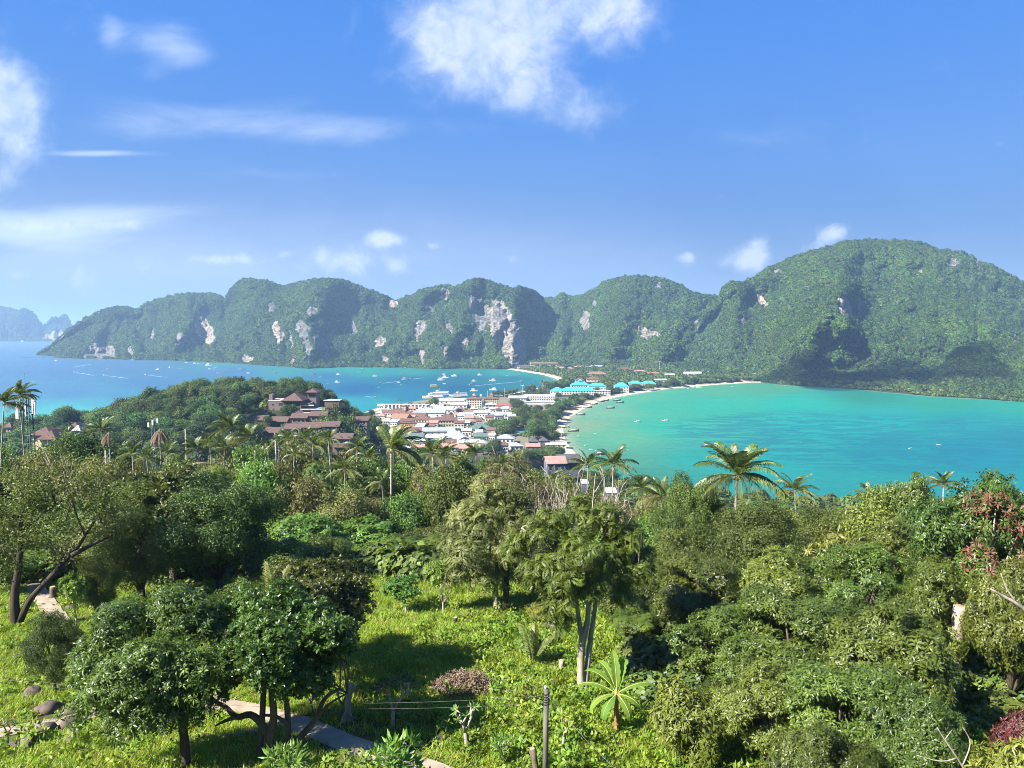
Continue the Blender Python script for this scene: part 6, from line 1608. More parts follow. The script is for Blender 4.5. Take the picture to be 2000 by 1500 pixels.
# turquoise resort
bld('long turquoise roof of the resort, closest to the beach trees', 1096, 1160, 771, 6, 18, 'hip', 'turq', WHITE, 5, 2, 12, rot=-3, name='resort_hall')
bld('turquoise hipped roof at the end of the resort', 1074, 1100, 770, 5, 17, 'hip', 'turq', WHITE, 5, 1, 4, rot=-10, name='resort_hall')
bld('turquoise roof with a little lantern on top, in the second row of the resort', 1116, 1152, 761, 7, 20, 'hip', 'turq', WHITE, 5.5, 2, 8, extra=lambda o, W, dp, h: MB().hip(-3, dp / 2 - 3, 3, dp / 2 + 3, h + 6.5, 3.2, .6).box(-2.6, dp / 2 - 2.6, h + 4, 2.6, dp / 2 + 2.6, h + 6.4).build('roof_lantern', ROOFS['turq'], o), name='resort_hall')
bld('turquoise roof behind the white gabled annex of the resort', 1150, 1184, 762, 6, 18, 'hip', 'turq', WHITE, 5, 1, 6, name='resort_hall')
bld('white annex with open loggias at the beach end of the resort', 1160, 1192, 771, 6, 12, 'flat', 'white', WHITE, .3, 2, 6, name='resort_annex')
bld('tall turquoise roofed villa over white walls near the beach', 1201, 1228, 766, 9, 16, 'hip', 'turq', WHITE, 6, 2, 5, extra=spire if False else None, name='resort_villa')
bld('turquoise roofed villa beyond the tall turquoise one', 1229, 1254, 755, 5, 14, 'hip', 'turq', WHITE, 4.5, 1, 5, name='resort_villa')
bld('last turquoise roofed villa towards the dark trees', 1254, 1281, 755, 5, 14, 'hip', 'turq', WHITE, 4.5, 1, 5, name='resort_villa')
# the far end of the isthmus
for k in range(1):
    o = bld('long three level hotel with pale yellow balcony bands under the cliff', 1036, 1087, 717, 13, 16, 'flat', 'brown', YELL, .5, 3, 14, extra=lambda o, W, dp, h: [MB().box(-W / 2 - 2, -4, h * (j + 1) / 3 - .5, W / 2 + 2, -.26, h * (j + 1) / 3 + .5).build('balcony', YELL, o) for j in range(3)], name='hotel')
bld('low brown building at the end of the far beach under the cliff', 1010, 1036, 719, 4.5, 12, 'hip', 'brown', CREAM, 3, 1, 6, name='beach_house')
bld('pink roofed house at the far beach below the three level hotel', 1082, 1106, 722, 4, 12, 'hip', 'pink', CREAM, 3, 1, 5, name='beach_house')
bld('white walled house behind the far beach', 1106, 1120, 723, 4, 12, 'hip', 'pink', WHITE, 2.5, 1, 4, name='beach_house')
for i, (a, b_, y, c, lab) in enumerate(((1122, 1150, 720, 'pink', 'pink roofed house at the foot of the forest'), (1152, 1180, 719, 'grey', 'grey roofed house at the foot of the forest'), (1205, 1234, 724, 'brown', 'brown roofed house at the foot of the forest by the tall mast'), (1238, 1262, 729, 'pink', 'pink roofed house between the mast and the brown halls'), (1262, 1290, 733, 'rust', 'rusty roofed house close to the floodlight mast'))):
    bld(lab, a, b_, y, 4, 12, 'hip', c, CREAM, 3, 1, 4)
bld('large brown roofed hall in the trees of the isthmus', 1148, 1186, 735, 4.5, 22, 'hip', 'rust', CREAM, 5, 1, 8, name='hall')
bld('brown roofed bungalow behind the turquoise resort, in the pair the outer one', 1124, 1142, 747, 4, 15, 'hip', 'brown', CREAM, 4.5, 1, 3, name='bungalow')
bld('brown roofed bungalow with white gable behind the turquoise resort', 1147, 1172, 746, 4.5, 15, 'hip', 'brown', CREAM, 5, 1, 4, name='bungalow')
bld('long pale blue roof under the big mountain', 1337, 1387, 734, 5, 14, 'gable', 'blue', WHITE, 3.5, 1, 8, rot=6, name='hall')
bld('white roofed hall beside the long pale blue roof', 1394, 1421, 732, 4.5, 16, 'gable', 'white', WHITE, 3.5, 1, 5, rot=8, name='hall')
bld('pale yellow low house in front of the long pale blue roof', 1278, 1302, 746, 3.5, 10, 'gable', 'mint', CREAM, 2, 1, 4)
bld('white roofed house by the dark trees at the bay', 1300, 1318, 736, 4, 12, 'gable', 'white', WHITE, 2.5, 1, 3)
bld('white beach cafe at the far corner of the bay', 1492, 1512, 745, 4, 10, 'gable', 'white', WHITE, 2.5, 1, 4, name='beach_house')
bld('two storey beige house with dark openings at the far corner of the bay', 1514, 1528, 744, 9, 10, 'hip', 'pink', CREAM, 3, 2, 2, ww=3, name='beach_house')
# small houses packed into the town
gt = random.Random(4)
PAL = [('brown', 'brown roofed'), ('rust', 'rust roofed'), ('grey', 'grey roofed'), ('white', 'white roofed'), ('grey', 'grey roofed'), ('brown', 'brown roofed'), ('white', 'white roofed'), ('grey', 'grey roofed'), ('pink', 'faded red roofed')]
cnt = 0
for y0, y1, x0, x1, n in ((797, 804, 740, 1000, 20), (804, 814, 735, 1000, 24), (814, 826, 735, 1000, 24), (826, 840, 745, 960, 22), (840, 862, 770, 960, 20), (862, 886, 780, 1010, 16)):
    for i in range(n):
        px = x0 + (x1 - x0) * (i + gt.random()) / n; py = gt.uniform(y0, y1); c, lab = gt.choice(PAL)
        q = hit(px, py)
        if any(a - 2 < px < b_ + 2 and abs(dd - q[1]) < 9 for a, b_, *_, dd in RECTS): continue
        w_ = gt.uniform(5, 10) * FPX / q[1] / 2
        rowl = 'towards the pier' if py < 806 else 'in the brown tiled quarter' if py < 838 else 'at the lower edge of the town'
        bld(f"small {lab} house {rowl}", px - w_, px + w_, py, gt.choice((3.0, 3.4, 5.5, 6.0)), gt.uniform(6, 9), gt.choice(('gable', 'hip', 'gable', 'shed')), c, gt.choice((WHITE, CREAM, WHITE, WHITE)), gt.uniform(1.5, 2.6), 1, 3, rot=gt.uniform(-16, 12), name='small_house', group='small houses packed into the town', extra=gt.choice((None, None, tank)) if c in ('white', 'grey') else None); cnt += 1
# green play court in the trees
q = G(1020, 848, 3.5); co = thing('sports_court', (q[0], q[1], H1(q[0], q[1]) + .1), 'flat teal green sports court between trees', 'court')
MB().box(-9, -8, -.3, 9, 14, .05).build('floor', mat('teal_court', (.03, .22, .19), (.025, .18, .16), .8), o if False else co)
b = MB()
for x in (-9, -3, 3, 9): b.tube([(x, 14, 0), (x, 14, 3.5)], .06, 5)
b.build('fence_frame', mat('green_net', (.03, .2, .15), None, .8), co); RECTS.append((1010, 1032, 838, 848, q[1]))
# masts
MAST = mat('pale_mast', (.6, .6, .58), None, .5)
for px, py, top, lab, arms in ((1020, 783, 752, 'floodlight mast behind the white hotel wing', 1), (986, 778, 757, 'thin mast by the waterfront trees', 0), (952, 795, 762, 'thin mast behind the cream hotel', 0), (1281, 734, 705, 'tall floodlight mast with lamps under the forest', 1), (1288, 730, 706, 'second floodlight mast close to the tall one', 1), (925, 790, 770, 'short mast with a white dish above the yellow hotel', 2), (939, 790, 771, 'short mast with a white dish above the cream hotel', 2), (1096, 865, 830, 'thin pole on the beach', 0)):
    q = G(px, py, 3.5); h = (py - top) / FPX * q[1]
    o = thing('mast', (q[0], q[1], 3), lab, 'mast'); MB().tube([(0, 0, 0), (0, 0, h)], [.32, .2], 8).build('pole', MAST, o)
    if arms == 1:
        MB().box(-2.2, -.2, h - .3, 2.2, .2, h).build('crossbar', MAST, o)
        lm = MB().box(-.45, -.35, -.5, .45, .3, .5).mesh('floodlight', MAST)
        for x in (-1.7, 0, 1.7): add('floodlight', lm, o, loc=(x, -.1, h + .3))
    if arms == 2:
        MB().tube([(0, -.1, h), (0, -.5, h + .1), (0, -.8, h + .12)], [.2, 1.0, 1.4], 12).build('dish', MAST, o)

# --- hotel on the wooded headland and its villas
hq = hit(580, 814); K = hq[1] / FPX * 1.01
hotel = thing('hillside_hotel', hq, 'large brown hotel with hipped roofs and a terrace pool on the wooded headland', 'building')
hx = lambda p: (p - 580) * K
hz = lambda p: (814 - p) * K


def hb(name, m, x0, x1, y0, y1, f, dp, parent=hotel):
    return MB().box(hx(x0), f, hz(y1), hx(x1), f + dp, hz(y0)).build(name, m, parent)


hb('wall', MAUVE, 525, 554.5, 783, 830, 0, 14); hb('stair_fin', MAUVE, 524.2, 531, 771, 829, 2.2, 6); hb('wall', MAUVE, 555, 587.5, 783.5, 832, 1.6, 14); hb('wall', MAUVE, 588, 634, 800, 832, 0.4, 16); hb('wall', MAUVE, 590, 607, 770.5, 799, 14, 9); hb('wall', MAUVE, 588.4, 602, 789, 800, 3, 12)
for x0, x1, y, h_, f, dp in ((553, 588, 783.2, 4.6, 0.6, 16), (590, 607, 770.2, 2.2, 13.6, 10)):
    MB().hip(hx(x0), f, hx(x1), f + dp, hz(y) + .25, h_, 1.3).build('roof', ROOFS['mauve'], hotel)
MB().box(hx(525) - .2, -.2, hz(783) + .004, hx(554.3), 14.2, hz(782)).build('parapet', mat('pale_coping', (.5, .47, .44), None, .8), hotel)
for x0, x1, y, f in ((588.2, 634.6, 800.2, -1.2), (588.2, 634.6, 806.5, -1.3), (588.2, 612, 793.2, 1.4)): MB().box(hx(x0), f, hz(y), hx(x1), f + 1.55, hz(y) + .55).build('balcony', mat('pale_coping', (.5, .47, .44), None, .8), hotel)
hb('pool', mat('pool_water', (.22, .55, .48), (.18, .48, .42), .15), 602, 619, 799.75, 800.2, 4, 12); hb('lawn_terrace', mat('terrace_lawn', (.07, .14, .03), None, .9), 620, 631, 799.8, 800.2, 4, 12)
hb('pillar', TIMBER, 570, 572, 784, 829, 1.0, .55); hb('pillar', TIMBER, 555.5, 557, 784, 829, 1.0, .55); hb('pillar', TIMBER, 585.5, 587.4, 784, 829, 1.0, .55)
for x0, x1, y0, y1, f in ((558, 569, 785, 794, 1.5), (573, 585, 785, 794, 1.5), (558, 569, 797, 802, 1.5), (577, 585, 796, 802, 1.5), (577, 584, 807, 811, 1.5), (545, 553, 787.5, 792, -.06), (532, 535.5, 789, 792, -.06), (533, 536, 798, 801, -.06), (548, 552, 796, 800, -.06), (551, 553.5, 807, 812, -.06), (545, 548, 803, 806, -.06), (592, 606, 775, 780, 13.9), (589.5, 601, 794, 799, 2.9), (610, 633, 802, 806, .3), (592, 606, 802.5, 806, .3), (590, 632, 810.5, 813, .3)):
    hb('window', GLASS, x0, x1, y0, y1, f, .2)
RECTS.append((520, 640, 764, 814, hq[1]))
bld('white flat roof deck poking out of the trees beside the hotel pool', 634, 662, 786, 1.2, 6, 'flat', 'white', TIMBER, .3, 0, 0, name='pavilion', d=hq[1] + 12)
for i, (a, b_, y, lab) in enumerate(((486, 521, 833, 'brown roofed villa at the outer end of the upper villa row'), (528, 561, 836, 'brown roofed villa in the upper row with a shady veranda'), (568, 600, 829, 'brown roofed villa in the upper row right below the hotel'), (605, 638, 825, 'brown roofed villa at the inner end of the upper row'), (516, 547, 858, 'brown roofed villa at the outer end of the lower villa row'), (555, 588, 851, 'brown roofed villa in the lower row, second one in'), (592, 626, 848, 'brown roofed villa in the lower row, third one in'), (630, 662, 846, 'brown roofed villa with a deep balcony at the inner end of the lower row'), (648, 687, 871, 'lone brown villa roof below the two villa rows'))):
    bld(lab, a + 2, b_ - 2, y, 4.0, 8.5, 'gable', 'mauve', TIMBER, 2.6, 1, 3, over=1.1, name='villa', rot=-3, veranda=False, d=(hq[1] - 26 if y < 838 else hq[1] - 44 if y < 860 else hq[1] - 70), ww=2.0, group='brown villas below the hotel',
        extra=lambda o, W, dp, h: MB().box(-W / 2, -1.9, -.6, W / 2, -.01, -.35).box(-W / 2, -1.9, .3, W / 2, -1.75, .45).box(-W / 2, -1.9, -4, -W / 2 + .25, -1.65, h - .3).box(W / 2 - .25, -1.9, -4, W / 2, -1.65, h - .3).build('veranda', TIMBER, o))
bld('blocky brown house with a slanted roof between the villas and the town', 685, 717, 842, 6.5, 9, 'shed', 'mauve', MAUVE, 1.6, 2, 3, name='house', d=hq[1] - 20)
# houses in the hollow on the left
for a, b_, y, c, lab, d in ((64, 98, 868, 'mauve', 'grey thatched roof in the hollow behind the lattice mast', 330), (80, 108, 878, 'mauve', 'lower grey thatched roof in the hollow behind the lattice mast', 300), (136, 152, 846, 'mauve', 'brownish roofed house between trees near the sea', 520), (146, 156, 853, 'white', 'little white house between trees near the sea', 480), (12, 22, 846, 'brown', 'brown roof under the windblown palms near the sea', 520)):
    bld(lab, a, b_, y, 4, 10, 'hip', c, CREAM, 3.2, 1, 3, d=d, over=1.2)

# --- lattice masts with antennas
STEEL = mat('galvanised_green_steel', (.09, .14, .12), (.06, .10, .09), .5, 2, metal=.2)
PANEL = mat('antenna_white', (.68, .68, .68), (.6, .6, .6), .5)


def lattice(px, top, d, wpx, label, panels, spike=True, h=None):
    x, _, zt = PD(px, top, d); zb = H1(x, d) if h is None else zt - h
    o = thing('lattice_mast', (x, d, zb), label, 'telecom mast'); H = zt - zb; w0 = wpx / FPX * d / 2
    b = MB(); n = int(H / 1.1)
    for sx_, sy_ in ((-1, -1), (1, -1), (1, 1), (-1, 1)): b.tube([(sx_ * w0 * 1.5, sy_ * w0 * 1.5, 0), (sx_ * w0 * .8, sy_ * w0 * .8, H)], .085, 5)
    for k in range(n):
        f0, f1 = k / n, (k + 1) / n; a, c = w0 * (1.5 - .7 * f0), w0 * (1.5 - .7 * f1)
        cs = [(-1, -1), (1, -1), (1, 1), (-1, 1)]
        for j in range(4):
            p, q = cs[j], cs[(j + 1) % 4]; b.tube([(p[0] * a, p[1] * a, H * f0), (q[0] * c, q[1] * c, H * f1)], .04, 4); b.tube([(p[0] * a, p[1] * a, H * f0), (q[0] * a, q[1] * a, H * f0)], .04, 4)
    b.build('lattice', STEEL, o)
    pl = MB(); s = w0 * 2.4
    pl.box(-s, -s, H * .62, s, s, H * .62 + .08); pl.build('platform', STEEL, o)
    for (pxx, y0, y1, wd, yy_) in panels:
        xx = (pxx - px) / FPX * d; z0 = H - (y1 - top) / FPX * d; z1 = H - (y0 - top) / FPX * d
        a = add('antenna_panel', MB().box(-wd / 2, -.07, 0, wd / 2, .07, z1 - z0).mesh('antenna_panel', PANEL), o, loc=(xx, yy_, z0))
        MB().tube([(0, .12, -.2), (0, .12, z1 - z0 + .2)], .035, 5).build('mount_pipe', STEEL, a)
        MB().tube([(0, .12, (z1 - z0) * .5), (-xx, -yy_, (z1 - z0) * .5)], .03, 4).build('bracket', STEEL, a)
    if spike: MB().tube([(-.15, 0, H * .8), (-.2, 0, H + (top - 728) / FPX * d)], [.045, .02], 6).build('lightning_rod', STEEL, o)
    return o


lattice(53, 776, 112, 13, 'green lattice mast with white antenna panels beside the windblown palms', [(37, 784, 818, .42, -.6), (65, 777, 808, .16, -.3), (69.5, 777, 810, .16, -.3), (62, 782, 806, .14, .3), (47, 788, 815, .2, .2), (53, 788, 806, .2, -.5)])
lattice(300, 822, 140, 7, 'smaller lattice mast with white panels behind the dead palm', [(291, 825, 834, .3, -.3), (300, 820, 830, .28, -.4), (309, 817, 826, .28, -.3), (297, 823, 833, .25, .3)], spike=False, h=30)


# ================================================================== TREES FAR AWAY
gf = np.random.default_rng(19)


def blocked(px0, px1, pt, pb, d):
    for a, b_, t_, bt, dd in RECTS:
        if d < dd + 4 and px0 < b_ and px1 > a and pt < bt and pb > t_ and not (pt > t_ + 0.42 * (bt - t_)): return True
    return False


def inside_b(px, d):
    return any(a - 3 < px < b_ + 3 and dd - 6 < d < dd + 18 for a, b_, t_, bt, dd in RECTS)


def far_tree(x, y, h, r, label, name, group, key='far', force=False, share=True):
    z = H1(x, y)
    if z < 0.8: return None
    p0, pt = to_px(x, y, z + h); _, pb = to_px(x, y, z); w_ = r / y * FPX
    if not force and (blocked(p0 - w_ * .62, p0 + w_ * .62, pt, pb, y) or inside_b(p0, y)): return None
    i = TREE_N[0]; TREE_N[0] += 1
    p = PR[key][i % len(PR[key])]
    o = thing(name, (x, y, z - .2), label, 'tree', group, (0, 0, gf.uniform(0, 6.28)), (r / p['R'], r / p['R'], h / p['H']), share)
    add('trunk', p['trunk'], o); add('crown', p['crown'], o)
    return o


# the headland
pts = []
for _ in range(6000):
    x = gf.uniform(-330, -70); y = gf.uniform(395, 585)
    hh = np.interp(x, HILLX[:, 0], HILLX[:, 1])
    if H1(x, y) < 14 or any((x - a) ** 2 + (y - b_) ** 2 < 9.2 ** 2 for a, b_ in pts): continue
    pts.append((x, y))
    if len(pts) > 420: break
pts.sort(key=lambda p: p[1]); made = 0
for x, y in pts:
    if made >= 285: break
    o = far_tree(x, y, gf.uniform(7.5, 14), gf.uniform(4.8, 7.4), 'rounded forest tree in the closed canopy of the wooded headland', 'headland_tree', 'trees of the wooded headland', 'far' if gf.random() < .8 else 'far_tall')
    made += o is not None
tree('far', 289, 757, 520, 16, 'single taller tree sticking out of the ridge of the headland', name='headland_tree')
tree('far', 493, 737, 545, 12, 'small tree top rising from the crest of the headland above the hotel', name='headland_tree')
far_tree(PD(684, 800, 500)[0], 500, 17, 11, 'big spreading dark tree between the hotel terrace and the sea', 'headland_tree', None, 'far', force=True, share=False)
far_tree(PD(660, 815, 480)[0], 480, 11, 7, 'dense tree below the white roof deck by the hotel', 'headland_tree', None, 'far', force=True, share=False)
for px, top, d, w_, lab in ((522, 812, hq[1] - 30, 20, 'small round tree between the first two upper villas'), (564, 826, hq[1] - 34, 32, 'round dark tree in front of the middle upper villa'), (600, 828, hq[1] - 33, 18, 'little tree in the gap of the upper villa row'), (505, 826, hq[1] - 38, 28, 'dark tree below the outermost upper villa'), (640, 812, hq[1] - 30, 26, 'tree hugging the inner end of the upper villa row'), (552, 838, hq[1] - 50, 18, 'narrow tree between the first two lower villas'), (628, 838, hq[1] - 50, 16, 'narrow tree between the last two lower villas'), (575, 848, hq[1] - 58, 40, 'bushy tree covering the foot of the second lower villa'), (612, 852, hq[1] - 58, 40, 'bushy tree covering the foot of the third lower villa'), (665, 826, hq[1] - 40, 34, 'round tree beside the villa with the deep balcony'), (530, 852, hq[1] - 60, 36, 'bushy tree covering the outermost lower villa'), (648, 852, hq[1] - 62, 34, 'bushy tree under the villa with the deep balcony'), (676, 808, hq[1] - 22, 30, 'round tree in front of the blocky brown house'), (700, 834, hq[1] - 34, 34, 'tree covering the foot of the blocky brown house'), (648, 792, hq[1] - 4, 44, 'round tree hiding the wall under the white roof deck')):
    tree('far', px, top, d, w_, lab, name='hill_tree')
# the hollow on the left
for _ in range(300):
    px = gf.uniform(-40, 300); d = gf.uniform(300, 640); x = PD(px, 800, d)[0]
    if made > 330: break
    if coast_sd(np.array([x]), np.array([d]))[0] < 10: continue
    if far_tree(x, d, gf.uniform(9, 14), gf.uniform(5.5, 8), 'leafy tree in the low wood near the sea, beyond the lattice mast', 'lowland_tree', 'trees of the low wood near the sea'): made += 1
# the town and the tree belts
BELTS = [(1000, 1112, 792, 872, 70, 9, 14, 6.5, 'tree in the thick belt between the town and the bay beach', 'trees of the belt behind the bay beach'), (955, 1010, 790, 856, 22, 8, 12, 6, 'tree in the thick belt between the town and the bay beach', 'trees of the belt behind the bay beach'), (1084, 1158, 776, 798, 20, 7, 11, 5.5, 'tree between the turquoise resort and the bay beach', 'trees before the turquoise resort'), (960, 1085, 760, 775, 18, 7, 11, 5.5, 'tree on the harbour shore behind the white hotel wing', 'trees on the harbour shore'),
         (1060, 1112, 748, 760, 10, 8, 13, 7, 'tree on the harbour shore beside the turquoise resort', 'trees on the harbour shore'), (1160, 1230, 764, 772, 8, 6, 9, 5, 'tree between the turquoise resort and the bay beach', 'trees before the turquoise resort'), (1230, 1340, 753, 763, 20, 8, 12, 7, 'dark tree along the upper end of the bay beach', 'dark trees along the upper bay beach'), (1330, 1500, 741, 751, 32, 7, 11, 7, 'dark tree along the upper end of the bay beach', 'dark trees along the upper bay beach'),
         (698, 762, 818, 862, 16, 7, 12, 6, 'tree between the villas and the brown tiled town', 'trees at the edge of the town'), (840, 1000, 862, 892, 26, 7, 11, 6, 'tree at the lower edge of the town above the wood', 'trees at the lower edge of the town'), (775, 860, 868, 892, 12, 7, 10, 5.5, 'tree at the lower edge of the town above the wood', 'trees at the lower edge of the town'), (843, 882, 793, 799, 5, 8, 12, 6, 'tree among the white sheds near the pier', 'trees among the sheds near the pier'), (898, 925, 826, 836, 3, 8, 10, 8, 'wide dark tree in the middle of the town', 'wide trees in the town'),
         (1020, 1110, 872, 905, 18, 7, 11, 6, 'tree below the dark hip roofed cottages', 'trees by the cottages'), (1100, 1160, 885, 925, 18, 9, 14, 7, 'dark green tree crowding the near end of the bay shore', 'dark trees at the near end of the bay'), (1130, 1300, 930, 985, 16, 7, 11, 5.5, 'dark green tree crowding the near end of the bay shore', 'dark trees at the near end of the bay')]
for a, b_, y0, y1, n, h0, h1, r, lab, grp in BELTS:
    k = 0
    for _ in range(n * 6):
        if k >= n: break
        q = hit(gf.uniform(a, b_), gf.uniform(y0, y1)); 
        s_ = coast_sd(q[:1], q[1:2])[0]
        if s_ < (9 if q[0] > 20 and q[1] < 1100 and q[1] > 560 else 5): continue
        if far_tree(q[0], q[1], gf.uniform(h0, h1), r * gf.uniform(.75, 1.15), lab, 'town_tree', grp): k += 1
# far wood under the mountains and low green between houses (nobody could count it)
N = 5200; fx = gf.uniform(-40, 640, N); fy = gf.uniform(1290, 1960, N); fpx, fpy = to_px(fx, fy, np.full(N, 3.5)); s_ = coast_sd(fx, fy)
ok = (s_ > 14) & (fpx > 960) & (fpx < 1560)
for a, b_, t_, bt, dd in RECTS: ok &= ~((fpx > a - 1) & (fpx < b_ + 1) & (fy > dd - 95) & (fy < dd + 16))
fx, fy = fx[ok], fy[ok]
N2 = 2600; hx_ = gf.uniform(-420, -60, N2); hy_ = gf.uniform(300, 650, N2); hpx, hpy = to_px(hx_, hy_, height(hx_, hy_)); ok = coast_sd(hx_, hy_) > 6
for a, b_, t_, bt, dd in RECTS: ok &= ~((hpx > a - 1) & (hpx < b_ + 1) & (hy_ > dd - 9) & (hy_ < dd + 14))
N3 = 900; tx = gf.uniform(-160, 120, N3); ty = gf.uniform(500, 1000, N3); tpx, tpy = to_px(tx, ty, height(tx, ty)); ok3 = coast_sd(tx, ty) > 18
for a, b_, t_, bt, dd in RECTS: ok3 &= ~((tpx > a - 2) & (tpx < b_ + 2) & (ty > dd - 12) & (ty < dd + 22))
N4 = 5200; sx_ = gf.uniform(-140, 420, N4); sy_ = gf.uniform(128, 470, N4); ok4 = (coast_sd(sx_, sy_) > 1.5) & (sx_ > -0.25 * sy_); spx, spy = to_px(sx_, sy_, height(sx_, sy_))
for a, b_, t_, bt, dd in RECTS: ok4 &= ~((spx > a) & (spx < b_) & (sy_ > dd - 14) & (sy_ < dd + 14))
N5 = 9000; ex_ = gf.uniform(430, 1400, N5); ey_ = gf.uniform(950, 1560, N5); es_ = coast_sd(ex_, ey_); epx, _ = to_px(ex_, ey_, 0 * ex_ + 3); ok5 = (es_ > 2) & (es_ < 190) & (epx > 1512)
ax = np.concatenate([fx, hx_[ok], tx[ok3], sx_[ok4], ex_[ok5]]); ay = np.concatenate([fy, hy_[ok], ty[ok3], sy_[ok4], ey_[ok5]]); azz = height(ax, ay); n = len(ax)
sz = np.concatenate([gf.uniform(3.2, 6.5, len(fx)), gf.uniform(1.5, 3.0, ok.sum()), gf.uniform(1.2, 2.6, ok3.sum()), gf.uniform(2.0, 4.2, ok4.sum()), gf.uniform(3.0, 5.0, ok5.sum())])
scatter('valley_wood', CROWNS_FAR, np.stack([ax, ay, azz + sz * .5], 1), np.stack([0 * ax, 0 * ax, gf.uniform(0, 6.28, n)], 1), np.stack([sz, sz, sz * gf.uniform(.7, 1.2, n)], 1), gf.integers(0, 4, n), leafmat('valley_leaves', (0.035, 0.07, 0.016), (0.11, 0.155, 0.036), trans=.25, rough=.6, spec=.2, rand=.4, huer=.035))
for px, py, d, r, lab in ((780, 782, 900, 7, 'tiny palm standing before the white waterfront terrace'), (1040, 752, 1150, 8, 'tiny palm on the harbour shore, the outer of two'), (1060, 747, 1190, 8, 'tiny palm on the harbour shore, the inner of two'), (887, 798, 850, 7, 'tiny palm between the white sheds in the town'), (839, 788, 900, 8, 'tiny palm next to the trees among the sheds'), (1070, 748, 1180, 7, 'tiny palm behind the turquoise hipped roof')):
    palm(px, py, d, r, lab, .1, nf=12)

# ================================================================== BOATS
HULLW = mat('white_hull', (.58, .58, .57), (.52, .52, .51), .35, 2, .5)
HULLD = mat('dark_wood_hull', (.10, .075, .06), (.06, .045, .035), .6, 2)
CABG = mat('tinted_windscreen', (.02, .03, .04), None, .1, spec=.6)
FOAM = mat('wake_foam', (.45, .52, .56), (.25, .38, .46), .9, .4)
CANV = mat('boat_canopy', (.5, .52, .52), (.4, .42, .42), .7)
BLUEP = mat('blue_boat_paint', (.06, .16, .42), (.05, .13, .36), .4)
YELP = mat('yellow_boat_paint', (.62, .48, .12), (.55, .42, .10), .5)
REDP = mat('red_boat_paint', (.40, .06, .05), (.34, .05, .04), .5)


def hull_mesh(name, m, L, B, D, sheer=.25, bow=1.0, stern=.85, n=12):
    """bow towards +x"""
    V = []; Fq = []
    for i in range(n + 1):
        f = i / n; x = -L / 2 + L * f; wd = B / 2 * (stern + (1 - stern) * sin(min(f * 2.2, 1) * pi / 2)) * (1 - max(0, (f - .45) / .55) ** 2.2 * .97)
        zt = D * (1 + sheer * max(0, f - .3) ** 2 * 4 * bow); zk = -D * .5 * (1 - max(0, (f - .7) / .3) ** 2)
        if f > .7: zk = zk + (zt - zk) * max(0, (f - .7) / .3) ** 2 * .35
        V += [(x, 0, zk), (x, wd * .75, zk * .3 + .05 * D), (x, wd, zt), (x, wd * .86, zt + .02), (x, 0, zt - .12 * D), (x, -wd * .86, zt + .02), (x, -wd, zt), (x, -wd * .75, zk * .3 + .05 * D)]
    k = 8
    for i in range(n):
        for j in range(k): Fq.append((i * k + j, i * k + (j + 1) % k, (i + 1) * k + (j + 1) % k, (i + 1) * k + j))
    Fq += [tuple(range(k - 1, -1, -1)), tuple(n * k + j for j in range(k))]
    return MB().put(V, Fq).mesh(name, m, smooth=False)


def wake_mesh(L, W):
    b = MB(); n = 16; V = []
    for i in range(n + 1):
        f = i / n; wv = W * (.35 + .65 * f) * (1 - f ** 3 * .6); y = 1.5 * sin(f * 2) * f * W * .5
        V += [(-L * f, y - wv / 2, .05), (-L * f, y, .10 * (1 - f) + .06), (-L * f, y + wv / 2, .05)]
    return np_mesh('wake', np.array(V), grid_faces(3, n + 1), [FOAM])


BM = {'speed': hull_mesh('hull', HULLW, 10, 2.9, 1.0), 'cruiser': hull_mesh('hull', HULLW, 15, 4.6, 1.6), 'ferry': hull_mesh('hull', HULLW, 44, 9.5, 2.6, .2), 'sail': hull_mesh('hull', HULLW, 15, 4.0, 1.2), 'long': hull_mesh('hull', HULLD, 12, 2.0, .8, .9, 1.4, .7), 'dinghy': hull_mesh('hull', HULLW, 5, 1.8, .6), 'yellow': hull_mesh('hull', YELP, 24, 6.5, 1.8, .3), 'red': hull_mesh('hull', REDP, 16, 5, 1.6, .3)}
PARTS = {}
PARTS['speed'] = [('cabin', MB().put([(-2.2, -1, .8), (2.2, -.8, .9), (2.2, .8, .9), (-2.2, 1, .8), (-1.8, -.85, 2.1), (.9, -.7, 2.1), (.9, .7, 2.1), (-1.8, .85, 2.1)], [(4, 5, 6, 7), (0, 1, 5, 4), (1, 2, 6, 5), (2, 3, 7, 6), (3, 0, 4, 7)]).mesh('cabin', HULLW)), ('windscreen', MB().put([(2.22, -.7, 1.1), (2.22, .7, 1.1), (1.05, .62, 2.0), (1.05, -.62, 2.0)], [(0, 1, 2, 3)]).box(-1.6, -1.02, 1.25, .8, 1.02, 1.8).mesh('windscreen', CABG)), ('canopy', MB().box(-4.4, -1.25, 2.3, .6, 1.25, 2.42).box(-4.3, -1.2, .8, -4.2, -1.1, 2.3).box(-4.3, 1.1, .8, -4.2, 1.2, 2.3).mesh('canopy', CANV)), ('outboard', MB().box(-5.6, -.6, .3, -5.05, -.2, 1.4).box(-5.6, .2, .3, -5.05, .6, 1.4).mesh('outboard', CABG))]
PARTS['cruiser'] = [('cabin', MB().box(-5.5, -1.9, 1.55, 2.8, 1.9, 3.5).mesh('cabin', HULLW)), ('window_band', MB().box(-5.2, -1.94, 2.3, 2.84, 1.94, 3.1).mesh('window_band', CABG)), ('upper_deck', MB().box(-5.8, -2.0, 3.52, 1.6, 2.0, 3.7).box(-3, -1.3, 3.7, .6, 1.3, 5.0).box(-5.4, -1.7, 5.02, 1.0, 1.7, 5.15).mesh('upper_deck', HULLW)), ('mast', MB().tube([(-2, 0, 5.1), (-2, 0, 7.2)], .08, 5).mesh('mast', HULLW))]
